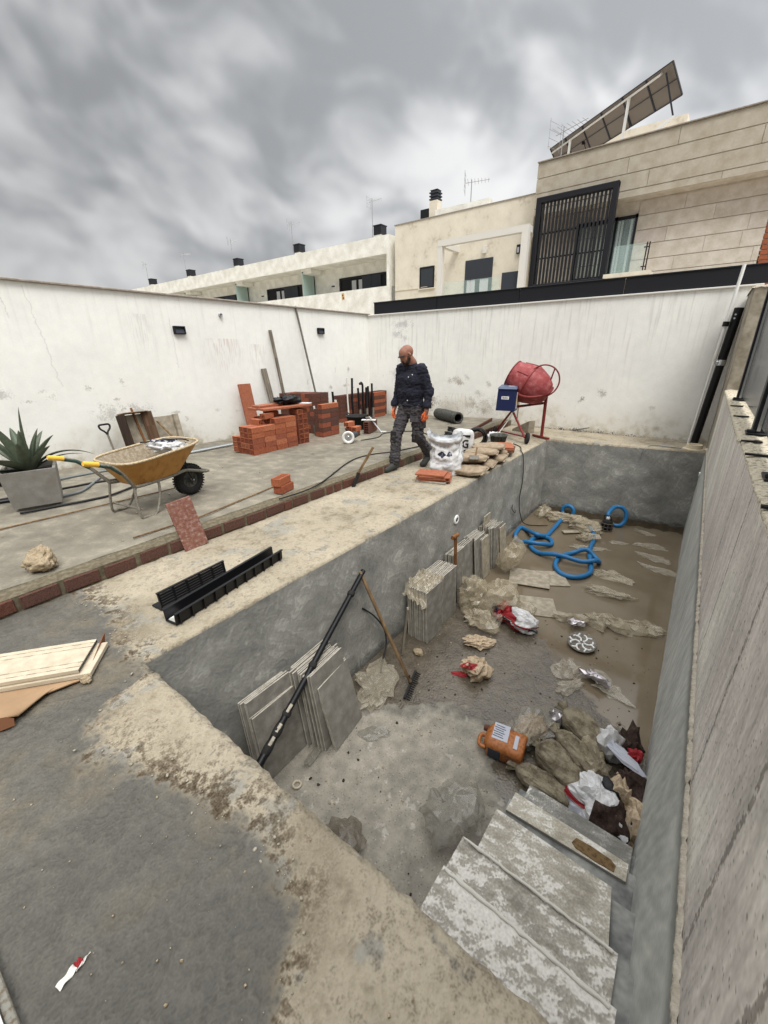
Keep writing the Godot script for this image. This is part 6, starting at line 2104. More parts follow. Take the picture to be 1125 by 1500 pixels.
	bar(st, V(0.0, -0.01, 0.0), V(0.055, 0.19, -0.065), 0.045, 0.040)
	put(st, "tip", M.rubber, t)
	# steel angle at the far end of the kerb and rubble on the edge
	st = S()
	bar(st, V(-3.58, 0.17, -7.87), V(-3.80, 0.17, -9.25), 0.06, 0.03, Vector3.UP)
	one(st, "steel_angle", M.brick_dark, "rusty steel angle lying at the far end of the kerb", "steel angle")
	st = S()
	bar(st, V(-1.75, 0.11, -9.60), V(-2.05, 0.04, -9.52), 0.03, 0.012)
	one(st, "offcut", M.plastic_black, "dark offcut propped at the foot of the end wall", "offcut")
	st = S()
	tube(st, [V(-3.33, 0.15, -9.62), V(-3.33, 0.95, -9.64)], 0.012, 6)
	one(st, "thin_rod", M.wood_old, "thin upright rod at the end wall left of the cement mixer", "rod")
	st = S()
	hexa(st, [V(-3.2, 0, -9.0), V(-2.8, 0, -8.85), V(-2.72, 0, -9.0), V(-3.12, 0, -9.15), V(-3.2, 0.04, -9.0), V(-2.8, 0.26, -8.85), V(-2.72, 0.26, -9.0), V(-3.12, 0.04, -9.15)])
	one(st, "concrete_wedge", M.tile_warm, "sloping offcut of concrete behind the mixer's legs", "offcut")

func cushion(st: SurfaceTool, c: Vector3, s: Vector3, b: Basis, seed_: int, rough := 0.10, sq := 3.0) -> void:   # a filled sack
	var n := fn(seed_, 4.0, 3)
	blob(st, 40, 22, func(d: Vector3) -> Vector3:
		var e := pow(pow(absf(d.x), sq) + pow(absf(d.z), sq) + pow(absf(d.y), 2.2), -1.0 / sq)
		var edge := pow(1.0 - minf(1.0, absf(d.y) * 1.4), 2.0)
		var p := V(d.x * e * s.x * 0.5, signf(d.y) * pow(absf(d.y), 0.72) * s.y * 0.5 * (1.0 + 0.1 * cos(d.x * 3.0)), d.z * e * s.z * 0.5)
		p += d * (n.get_noise_3dv(d * 0.32) * rough * s.y + absf(n.get_noise_3dv(V(d.x * 0.9, d.y, d.z * 0.2) + V(9, 0, 0))) * rough * 0.5 * s.y * edge)
		return c + b * p)

func build_coping_things() -> void:
	var st: SurfaceTool
	# black drain channel and slotted grate, new, on the pool edge
	var t := thing("drain_channel", "long black plastic drain channel lying on the pale pool edge", "drain channel", V(-2.475, 0.006, -0.93), -1.735 + PI / 2 + PI)
	t.rotation.y = 0.165
	st = S()
	var L := 1.04
	box(st, V(0, 0.008, -L * 0.5), V(0.10, 0.012, L), Basis.IDENTITY, 0.003)
	for s in [-1, 1]:
		box(st, V(0.052 * s, 0.045, -L * 0.5), V(0.008, 0.086, L), Basis(Vector3.BACK, -0.06 * s), 0.002)
		box(st, V(0.060 * s, 0.088, -L * 0.5), V(0.022, 0.008, L), Basis.IDENTITY, 0.002)
	put(st, "trough", M.plastic_black, t)
	st = S()
	for k in 11:
		for s in [-1, 1]: box(st, V(0.063 * s, 0.044, -0.03 - k * 0.097), V(0.016, 0.082, 0.010), Basis(Vector3.BACK, -0.06 * s))
	put(st, "rib", M.plastic_black, t).set_meta("kind", "stuff")
	st = S()
	hexa(st, [V(-0.035, 0.015, -0.01), V(0.04, 0.015, -0.01), V(0.045, 0.015, -0.10), V(-0.035, 0.015, -0.12), V(-0.02, 0.03, -0.012), V(0.04, 0.055, -0.012), V(0.04, 0.05, -0.10), V(-0.02, 0.03, -0.11)])
	put(st, "white_sticker", M.white_paint, t)
	t = thing("drain_grate", "short black slotted drain grate standing on edge beside the drain channel", "drain grate", V(-2.68, 0.006, -0.965), 0.10)
	st = S()
	box(st, V(-0.045, 0.008, -0.27), V(0.11, 0.014, 0.55), Basis.IDENTITY, 0.003)
	put(st, "base_plate", M.plastic_black, t)
	var gr := thing_part("grating", t, V(0.012, 0.012, 0))
	gr.rotation.z = 0.10
	st = S()
	for y in [0.006, 0.122]: box(st, V(0, y, -0.27), V(0.020, 0.012, 0.55), Basis.IDENTITY, 0.002)
	for k in 6: box(st, V(0, 0.064, -0.005 - k * 0.106), V(0.018, 0.105, 0.012))
	for y in [0.026, 0.045, 0.064, 0.083, 0.102]: box(st, V(0.0, y, -0.27), V(0.014, 0.0145, 0.54), Basis.IDENTITY, 0.002)
	put(st, "bars", M.plastic_black, gr)
	# cream slotted panels on their cardboard, half out of frame
	var dirv := V(-0.62, 0, 0.785).normalized()
	var sidev := V(0.785, 0, 0.62).normalized()     # towards the camera
	var bas := Basis(dirv, UP, dirv.cross(UP))
	t = thing("slotted_panel", "cream panel with rows of slots lying on top of another on cardboard", "panel", V(-2.49, 0.062, -0.47))
	t.basis = bas
	st = S()
	var rows := [-0.102, -0.066, 0.066, 0.102]
	var zs := [-0.132]
	for r in rows: zs.append(r - 0.003); zs.append(r + 0.003)
	zs.append(0.132)
	for k in range(0, zs.size(), 2):
		box(st, V(0.55, 0.0, (zs[k] + zs[k + 1]) * 0.5), V(1.1, 0.020, zs[k + 1] - zs[k]), Basis.IDENTITY, 0.0)
	for r in 4:
		for k in 12: box(st, V(0.025 + (0.0 if r % 2 else 0.045) + k * 0.092 + 0.023, -0.001, rows[r]), V(0.047, 0.018, 0.006))
	box(st, V(0.55, -0.0165, 0), V(1.1, 0.004, 0.258))
	put(st, "panel", M.panel_cream, t)
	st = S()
	box(st, V(0.55, -0.0125, 0), V(1.096, 0.003, 0.25))  # black layer painting the shade seen through the slots
	put(st, "slot_shade", M.print_black, t)
	st = S()
	for k in 24: box(st, V(-0.0006, -0.001, -0.126 + k * 0.011), V(0.002, 0.013, 0.007))
	put(st, "end_cells", M.dark_blind, t).set_meta("kind", "stuff")
	st = S()
	box(st, V(0.52, 0.0, 0.0), V(1.14, 0.026, 0.268), Basis.IDENTITY, 0.002)
	var o := one(st, "slotted_panel", M.panel_cream, "lower cream panel, showing only its edge under the slotted one", "panel")
	o.transform = Transform3D(bas, V(-2.49, 0.030, -0.475) + sidev * 0.008)
	t = thing("cardboard_sheet", "torn brown cardboard packaging under the cream slotted panels", "cardboard", V(-2.46, 0.008, -0.46))
	st = S()
	var flat := func(pts: Array, up: float, called: String, m: Material) -> void:
		var s := S()
		var xf := Transform3D(Basis(Vector3.RIGHT, Vector3.FORWARD * -1.0, Vector3.DOWN * -1.0), Vector3.ZERO)
		extrude(s, pts.map(func(e): return Vector2(e.x, e.y)), Transform3D(Basis(V(1, 0, 0), V(0, 0, 1), V(0, -1, 0)), V(0, up, 0)), 0.005)
		put(s, called, m, t)
	flat.call([Vector2(-0.14, -0.12), Vector2(0.09, 0.055), Vector2(0.085, 0.10), Vector2(-0.6, 1.0), Vector2(-0.95, 0.72)], 0.006, "sheet", M.cardboard)
	# the flap that sags towards the camera, and its turned-up edge
	var crease := [V(0.10, 0.004, 0.075), V(-0.60, 0.004, 0.96)]
	var fl := func(u: float, v: float) -> Vector3:
		var a: Vector3 = crease[0].lerp(crease[1], u)
		var w := lerpf(0.02, 0.07, minf(u / 0.10, 1.0)) + 0.17 * smoothstep(0.10, 0.135, u)
		return a + sidev * w * v + UP * (0.010 + 0.06 * smoothstep(0.0, 0.9, v) * smoothstep(0.08, 0.2, u)) + dirv * 0.05 * v
	grid(st, 24, 6, func(u: float, v: float) -> Vector3: return fl.call(u, v))
	grid(st, 24, 6, func(u: float, v: float) -> Vector3: return fl.call(1.0 - u, v) - UP * 0.005, 2)
	put(st, "flap", M.cardboard, t)
	st = S()
	grid(st, 20, 3, func(u: float, v: float) -> Vector3:
		var q: Vector3 = fl.call(0.13 + u * 0.87, 1.0)
		return q + (sidev * 0.022 - UP * 0.062 - dirv * 0.004) * v * smoothstep(-0.06, 0.06, u))
	grid(st, 20, 3, func(u: float, v: float) -> Vector3:
		var q: Vector3 = fl.call(0.13 + (1.0 - u) * 0.87, 1.0)
		return q + (sidev * 0.022 - UP * 0.062 - dirv * 0.004) * v * smoothstep(-0.06, 0.06, 1.0 - u) - sidev * 0.004, 2)
	put(st, "turned_edge", M.brown_shade_print, t)  # this edge lies in shadow, and its darkness is put into the colour
	st = S()
	hexa(st, [V(0.085, 0.0, 0.045), V(0.090, 0.0, 0.049), V(-0.145, 0.0, -0.128), V(-0.150, 0.0, -0.122), V(0.085, 0.028, 0.035), V(0.090, 0.028, 0.039), V(-0.175, 0.055, -0.150), V(-0.18, 0.055, -0.144)])
	put(st, "end_flap", M.brown_shade_print, t)
	# strip of torn warning tape
	t = thing("warning_tape", "torn scrap of red and white warning tape on the wet cement", "tape", V(-1.10, 0.006, 0.065), 0.0)
	var strip := func(a: Vector3, b: Vector3, w0: float, w1: float, called: String, m: Material, sd: float) -> void:
		var s := S()
		var d := (b - a)
		var sv := d.normalized().cross(UP)
		for f in [1, -1]:
			grid(s, 6, 10, func(u: float, v: float) -> Vector3:
				var uu := u if f == 1 else 1.0 - u
				return a + d * v + sv * (uu - 0.5) * lerpf(w0, w1, v) + UP * (0.004 + 0.004 * sin(v * 9.0 + uu * 5.0 + sd) + (0.0 if f == 1 else -0.001)), f + 2)
		put(s, called, m, t)
	strip.call(V(0.012, 0, 0.035), V(0.0, 0, -0.012), 0.020, 0.021, "white_piece", M.ledge_white, 0.0)
	strip.call(V(0.0, 0.001, -0.012), V(-0.003, 0.001, -0.030), 0.021, 0.018, "red_piece", M.print_red, 1.0)
	strip.call(V(0.012, 0, -0.010), V(0.0, 0, -0.050), 0.008, 0.003, "torn_end", M.ledge_white, 2.0)
	# door sill at the bottom of the picture
	t = thing("door_sill", "grey aluminium door sill at the near left edge of the wet cement", "door sill", V(-1.25, 0.002, 0.185), 0.03)
	st = S()
	box(st, V(0, 0.012, 0.012), V(2.4, 0.024, 0.024), Basis.IDENTITY, 0.003)
	box(st, V(0, 0.020, 0.055), V(2.4, 0.040, 0.05), Basis.IDENTITY, 0.003)
	put(st, "profile", M.frame_dusty, t)
	st = S()
	box(st, V(0, 0.033, 0.027), V(2.4, 0.010, 0.006))
	put(st, "bright_edge", M.white_paint, t)
	# stacked clay boards in front of the white bag
	var yaw := 0.35
	for k in 5:
		st = S()
		box(st, Vector3.ZERO, V(0.40 + 0.02 * (k % 2), 0.022, 0.27), Basis.IDENTITY, 0.003)
		o = one(st, "clay_tile", M.clay_board if k > 0 else M.tile_back, ["lowest, grey tile of the small stack in front of the white sack", "second clay tile from the bottom of the stack in front of the white sack", "middle clay tile of the stack in front of the white sack", "fourth clay tile from the bottom of the stack in front of the white sack", "topmost clay tile of the stack in front of the white sack"][k], "clay tile")
		o.transform = Transform3D(Basis(UP, yaw + [-0.08, 0.05, 0.0, 0.04, -0.06][k]), V(-2.70 + [0.0, 0.03, -0.01, 0.03, -0.02][k], 0.015 + k * 0.0245, -4.70 + [0.0, -0.02, 0.01, 0.0, 0.02][k]))
	# tall white woven sack, open at the top
	t = thing("white_sack", "open white woven sack with navy emblem standing on the pool edge beside the sand sacks", "sack", V(-2.74, 0.0, -5.12), 0.42)
	var n := fn(350, 3.0, 3)
	var sack := func(u: float, v: float) -> Vector3:
		var a := TAU * u
		var fx := cos(a)
		var fz := sin(a)
		var e := pow(pow(absf(fx), 3.2) + pow(absf(fz), 3.2), -1.0 / 3.2)
		var top := 0.54 + 0.10 * pow(absf(fx), 3.0) * (1.15 if fx < 0 else 0.85) - (0.04 if fz > 0 else 0.0)
		var y := v * top
		var w := lerpf(0.205, 0.225, v) * (1.0 - 0.22 * exp(-pow((v - 0.62) / 0.2, 2.0)) * (1.0 - 0.3 * fx)) + 0.02 * sin(v * 3.0)
		var dep := lerpf(0.15, 0.05, smoothstep(0.35, 0.85, v)) + (0.05 if v > 0.9 else 0.0)
		var lean := -0.05 * v * v
		var k := n.get_noise_3d(fx * 0.35, v * 1.2, fz * 0.35) * 0.055 + absf(n.get_noise_3d(fx * 0.9, v * 0.7, fz * 0.9 + 7.0)) * 0.035 * smoothstep(0.1, 0.5, v)
		if v <= 0.0: w *= 0.9; dep *= 0.9
		return V(fx * e * (w + k) + lean, y, fz * e * (dep + k))
	st = S()
	grid(st, 56, 26, func(u: float, v: float) -> Vector3: return sack.call(1.0 - u, v), 1, true)
	put(st, "bag", M.bag_white, t)
	st = S()
	grid(st, 56, 12, func(u: float, v: float) -> Vector3: return sack.call(u, 0.55 + 0.45 * v) * V(0.97, 1.0, 0.94), 1, true)
	put(st, "lining", M.curtain, t)
	var onbag := func(pts: Array, m: Material, called: String) -> void:   # a patch printed on the sack's front: corners in (across, up) metres
		var s := S()
		grid(s, 6, 4, func(u: float, v: float) -> Vector3:
			var q: Vector2 = pts[0].lerp(pts[1], u).lerp(pts[3].lerp(pts[2], u), v)
			return sack.call(0.25 - q.x * 0.62, q.y / 0.5) + V(0, 0, 0.006))
		put(s, called, m, t)
	onbag.call([Vector2(-0.13, 0.30), Vector2(-0.05, 0.255), Vector2(0.03, 0.30), Vector2(-0.05, 0.345)], M.print_navy, "emblem")
	onbag.call([Vector2(0.03, 0.285), Vector2(0.13, 0.285), Vector2(0.11, 0.33), Vector2(0.075, 0.345)], M.print_navy, "emblem")
	onbag.call([Vector2(-0.085, 0.295), Vector2(-0.05, 0.280), Vector2(-0.015, 0.30), Vector2(-0.05, 0.312)], M.bag_white, "emblem_light")
	onbag.call([Vector2(-0.15, 0.17), Vector2(0.13, 0.17), Vector2(0.13, 0.178), Vector2(-0.15, 0.178)], M.label_grey, "printed_line")
	# printed paper sack standing behind
	t = thing("paper_sack", "white printed paper sack with big dark letters standing behind the white woven sack", "sack", V(-3.0, 0.0, -6.15), 0.42)
	st = S()
	cushion(st, V(0, 0.23, 0), V(0.36, 0.20, 0.48), Basis(Vector3.RIGHT, PI / 2), 355, 0.05, 5.0)
	put(st, "bag", M.bag_white, t)
	var sf := SystemFont.new()
	sf.font_names = PackedStringArray(["Droid Sans"])
	sf.font_weight = 700
	for e in [["LG", 0.24, 0.0, 44], ["52", 0.10, 0.02, 30]]:
		var tm := TextMesh.new()
		tm.text = e[0]
		tm.font = sf
		tm.font_size = e[3]
		tm.pixel_size = 0.004
		tm.depth = 0.006
		tm.material = M.print_black
		var x := share(tm, "printed_letters", t)
		x.position = V(e[2], e[1], 0.103)
	st = S()
	box(st, V(0, 0.37, 0.094), V(0.25, 0.035, 0.012))
	put(st, "print_band", M.print_black, t)
	# brown paper sacks of sand, lying overlapped along the edge
	var sacks := [[-2.46, 0.065, -5.28, 0.10, 0.0], [-2.50, 0.065, -5.72, 0.15, 0.0], [-2.50, 0.065, -6.14, 0.18, 0.0], [-2.56, 0.175, -5.52, 0.22, -0.10], [-2.55, 0.19, -5.90, 0.30, -0.10], [-2.60, 0.20, -6.28, 0.35, -0.08], [-2.62, 0.075, -6.55, 0.3, 0.0]]
	var sl := ["brown paper sand sack lowest at the near end of the row, beside the white sack", "brown paper sand sack lying second in the bottom row on the pool edge", "brown paper sand sack lying at the far end of the bottom row", "brown paper sand sack on top of the row, with a trowel lying on it", "brown paper sand sack in the middle of the top row", "brown paper sand sack at the far end of the top row", "brown paper sand sack behind the row towards the black bucket"]
	for k in sacks.size():
		var e: Array = sacks[k]
		st = S()
		cushion(st, Vector3.ZERO, V(0.50, 0.115, 0.42), Basis.IDENTITY, 360 + k, 0.22, 5.0)
		for q in 2: box(st, V((q * 2 - 1) * 0.245, -0.01, 0.0), V(0.03, 0.014, 0.36), Basis(UP, 0.03) * Basis(Vector3.RIGHT, 0.05), 0.004)
		o = one(st, "sand_sack", M.sack_paper, sl[k], "sack", "")
		o.transform = Transform3D(Basis(UP, e[3]) * Basis(Vector3.BACK, 0.05) * Basis(Vector3.RIGHT, e[4]), V(e[0], e[1], e[2]))
	for k in 3:
		st = S()
		box(st, Vector3.ZERO, V(0.30, 0.022, 0.44), Basis.IDENTITY, 0.003)
		o = one(st, "clay_tile", [M.brick_dark, M.clay_board, M.clay_board][k], ["bottom clay tile of the pile behind the sand sacks", "middle clay tile of the pile behind the sand sacks", "top clay tile of the pile behind the sand sacks"][k], "clay tile")
		o.transform = Transform3D(Basis(UP, 0.3 + 0.08 * k), V(-2.47 - 0.02 * k, 0.10 + k * 0.026, -6.72))
	t = thing("float_trowel", "small grey trowel with wooden handle lying on the sand sacks", "trowel", V(-2.43, 0.235, -5.38), 0.4)
	st = S()
	box(st, V(0, -0.01, 0.06), V(0.13, 0.05, 0.09), Basis(Vector3.RIGHT, 0.5), 0.004)
	put(st, "blade", M.steel_dull, t)
	st = S()
	tube(st, [V(0.02, 0.01, 0.02), V(0.03, 0.12, -0.06)], 0.011, 8)
	put(st, "handle", M.wood_old, t)
	# bucket, cable coil, small white bag
	t = thing("mortar_bucket", "grey mortar-splashed rubber bucket between the sand sacks and mixer wheel", "bucket", V(-2.80, 0.0, -7.20))
	st = S()
	lathe(st, [Vector2(0.0, 0.0), Vector2(0.115, 0.0), Vector2(0.150, 0.21), Vector2(0.160, 0.215), Vector2(0.160, 0.235), Vector2(0.144, 0.23), Vector2(0.108, 0.02), Vector2(0.0, 0.02)], 30)
	put(st, "pail", M.rubber_dusty, t)
	st = S()
	grid(st, 20, 4, func(u: float, v: float) -> Vector3: return V(cos(u * TAU) * v * 0.135, 0.17 + 0.012 * sin(u * 19.0) * (1.0 - v), -sin(u * TAU) * v * 0.135), 1)
	put(st, "mortar", M.mortar, t)
	t = thing("cable_reel", "upright coil of black cable behind the sand sacks", "cable coil", V(-3.10, 0.19, -6.92), 0.6)
	st = S()
	for k in 7: tube(st, ring(V(0, 0, -0.055 + k * 0.019), 0.165 + 0.014 * (k % 2), V(1, 0, 0.04), V(0, 1, 0), 32), 0.012, 6, k + 1, true)
	for k in 5: tube(st, ring(V(0, 0, -0.035 + k * 0.019), 0.13, V(1, 0, -0.03), V(0, 1, 0), 28), 0.012, 6, 20 + k, true)
	put(st, "windings", M.cable, t)
	st = S()
	cushion(st, V(-2.98, 0.11, -7.45), V(0.26, 0.20, 0.2), Basis.IDENTITY, 372, 0.3)
	one(st, "plastic_bag", M.bag_white, "small white bundle behind the grey bucket", "bag")
	st = S()
	bar(st, V(-2.95, 0.012, -6.85), V(-2.72, 0.012, -7.0), 0.03, 0.02)
	one(st, "offcut", M.plastic_black, "short dark batten in front of the grey bucket", "offcut")
	# cable hanging into the pool
	st = S()
	tube(st, curve([V(-2.66, 0.01, -7.62), V(-2.45, 0.012, -7.4), V(-2.30, 0.03, -7.02), V(-2.235, -0.06, -6.97), V(-2.235, -0.5, -7.08), V(-2.235, -0.85, -7.02), V(-2.235, -1.2, -7.18), V(-2.15, -1.42, -7.3), V(-1.8, -1.43, -7.5)]), 0.008, 6)
	one(st, "cable", M.cable, "black cable hanging over the pool edge near the cement mixer", "cable")
	st = S()
	tube(st, curve([V(-2.235, -0.86, -6.70), V(-2.23, -0.92, -6.66), V(-2.23, -1.02, -6.78), V(-2.23, -1.06, -6.86), V(-2.235, -1.03, -6.90)]), 0.006, 6)
	one(st, "wire_hook", M.cable, "short bent wire sticking out of the pool wall left of the hanging cable", "wire")
	# parasol tube and telescopic white pole in the corner, round white skimmer lid
	t = thing("standing_tube", "thick black tube standing in the corner against the concrete pier", "tube", V(0.085, 0.0, -9.50))
	st = S()
	var a := V(0.0, 0.0, 0.05)
	var b := V(0.125, 2.27, -0.02)
	tube(st, [a, a.lerp(b, 0.62)], 0.062, 18)
	tube(st, [a.lerp(b, 0.60), b], 0.067, 18, 2)
	put(st, "tube", M.plastic_black, t)
	st = S()
	tube(st, [a.lerp(b, 0.605), a.lerp(b, 0.645)], 0.072, 18)
	box(st, a.lerp(b, 0.625) + V(-0.06, 0, 0.05), V(0.05, 0.06, 0.05), Basis.IDENTITY, 0.01)
	put(st, "clamp", M.steel_shiny, t)
	st = S()
	for y in [0.93, 0.955]: disc(st, a.lerp(b, y) + V(-0.02, 0, 0.064), 0.014, V(-0.2, 0, 1), 0.008, 10)
	put(st, "bolt", M.steel_shiny, t)
	t = thing("telescopic_pole", "thin white telescopic pole standing beside the thick black tube", "pole", V(-0.03, 0.0, -9.46))
	a = V(0.03, 0.02, 0.08)
	b = V(0.155, 2.90, -0.02)
	st = S()
	tube(st, [a, a.lerp(b, 0.52)], 0.019, 10)
	tube(st, [a.lerp(b, 0.5), b], 0.026, 10)
	put(st, "pole", M.white_paint, t)
	st = S()
	tube(st, [a.lerp(b, 0.685), a.lerp(b, 0.71)], 0.045, 12)
	put(st, "collar", M.plastic_black, t)
	st = S()
	tube(st, [a.lerp(b, 0.50), a.lerp(b, 0.535)], 0.03, 10)
	put(st, "lock", M.ledge_white, t)
	t = thing("skimmer_ring", "round cream plastic skimmer ring on the far edge of the pool", "skimmer", V(0.10, 0.0, -8.93))
	st = S()
	lathe(st, [Vector2(0.085, 0.0), Vector2(0.165, 0.0), Vector2(0.165, 0.014), Vector2(0.122, 0.018), Vector2(0.118, 0.085), Vector2(0.090, 0.085), Vector2(0.085, 0.0)], 28, Transform3D.IDENTITY, 1, true)
	put(st, "collar", mat("cream_plastic", rgb8(206, 194, 168), 0.5), t)
	st = S()
	disc(st, V(0, 0.055, 0), 0.09, UP, 0.01, 20)
	put(st, "lid", M.panel_cream, t)
	st = S()
	tube(st, curve([V(-0.08, 0.02, -8.80), V(-0.30, 0.012, -8.85), V(-0.52, 0.02, -8.80), V(-0.60, -0.04, -8.63), V(-0.62, -0.18, -8.615)]), 0.008, 6)
	one(st, "cable", M.grey_hose, "thin pale cable running from the skimmer ring over the far pool edge", "cable")

func build_tiles() -> void:
	# porcelain slabs stacked on edge against the pool wall
	var mk := func(w: float, h: float, face: Material) -> ArrayMesh:
		var st := S()
		box(st, V(-0.0055, h * 0.5, 0), V(0.011, h, w), Basis.IDENTITY, 0.0015)
		var mesh := solid(st, M.tile_back)
		st = S()
		box(st, V(0.0012, h * 0.5, 0), V(0.002, h - 0.004, w - 0.004))
		return solid(st, face, mesh)
	var big: ArrayMesh = mk.call(0.40, 0.62, M.tile_face)
	var tall: ArrayMesh = mk.call(0.40, 0.75, M.tile_face)
	var narrow: ArrayMesh = mk.call(0.335, 0.66, M.tile_face)
	var warm: ArrayMesh = mk.call(0.24, 0.62, M.tile_warm)
	var lean := func(mesh: Mesh, n: int, xb: float, step: float, ang: float, z: float, jz: float, label: String, group: String, turn := 0.0, lift := 0.0) -> void:
		for k in n:
			var o := share(mesh, "porcelain_tile")
			var a := ang + rng.randf_range(-0.006, 0.006)
			o.transform = Transform3D(Basis(UP, turn + rng.randf_range(-0.02, 0.02)) * Basis(Vector3.BACK, a), V(xb - k * step, FLOOR + 0.004 + lift, z + rng.randf_range(-jz, jz) * 1.5))
			var own := label
			if n > 1: own = "%s, %s from the front" % [label, NTH[k]]
			meta(o, own, "tile", group)
	# nearest stack
	lean.call(tall, 4, -2.085, 0.016, 0.10, -1.355, 0.012, "tall grey tile in the near left pool corner stack", "back tiles of the nearest stack")
	lean.call(big, 2, -2.055, 0.014, 0.11, -1.37, 0.01, "short front tile of the near left pool corner stack", "front tiles of the nearest stack")
	# second stack, two leaves of it
	lean.call(tall, 8, -1.985, 0.018, 0.115, -1.80, 0.025, "tall back tile of the stack under the black pole", "back tiles of the second stack", 0.06)
	lean.call(tall, 5, -1.90, 0.016, 0.13, -1.84, 0.02, "grey middle-layer tile of the stack under the black pole", "middle tiles of the second stack", 0.10)
	lean.call(big, 2, -1.835, 0.02, 0.235, -1.88, 0.01, "short front tile of the stack under the black pole", "front tiles of the second stack", 0.14)
	# upright double stack with film over it
	lean.call(narrow, 14, -1.90, 0.0195, 0.035, -3.465, 0.006, "grey tile in the upright stack with film over its top", "tiles of the film-covered stack")
	lean.call(narrow, 13, -1.935, 0.0195, 0.035, -3.88, 0.008, "grey tile in the upright stack right of the film-covered one", "tiles of the second upright stack")
	lean.call(narrow, 6, -2.08, 0.02, 0.05, -4.40, 0.008, "tile in the low stack behind the sledgehammer", "tiles behind the sledgehammer")
	lean.call(narrow, 4, -2.06, 0.03, 0.10, -4.66, 0.02, "tile leaning just right of the sledgehammer", "tiles right of the sledgehammer")
	lean.call(narrow, 9, -2.02, 0.02, 0.09, -5.02, 0.03, "grey tile in the stack behind the big film bags", "tiles behind the film bags")
	lean.call(warm, 3, -1.975, 0.022, 0.11, -5.10, 0.02, "narrow warm-grey tile before the stack behind the film bags", "narrow tiles behind the film bags")
	lean.call(narrow, 10, -1.98, 0.022, 0.08, -5.52, 0.03, "grey tile in the farthest stack along the pool wall", "tiles of the farthest stack")
	lean.call(warm, 2, -1.925, 0.03, 0.12, -5.62, 0.02, "narrow tile in front of the farthest stack along the pool wall", "narrow tiles of the farthest stack")
	lean.call(warm, 1, -2.17, 0.02, 0.02, -5.45, 0.0, "tile sticking up highest from the farthest stack", "", 0.0, 0.20)
	# loose tiles lying in the mud
	for e in [[-1.44, -5.38, 0.55, 0.45, 0.30, "grey tile lying flat on another in the mud in front of the blue hose"], [-1.27, -5.52, 0.62, 0.40, 0.55, "grey tile lying flat under another in front of the blue hose"], [-1.13, -4.75, 0.46, 0.42, 0.42, "square grey tile lying flat beside the torn red and white sack"]]:
		var st := S()
		box(st, Vector3.ZERO, V(e[2], 0.012, e[3]), Basis.IDENTITY, 0.002)
		var o := one(st, "porcelain_tile", M.tile_warm, e[5], "tile")
		o.transform = Transform3D(Basis(UP, e[4]) * Basis(Vector3.RIGHT, 0.02), V(e[0], FLOOR + (0.028 if e[2] == 0.55 else 0.012), e[1]))

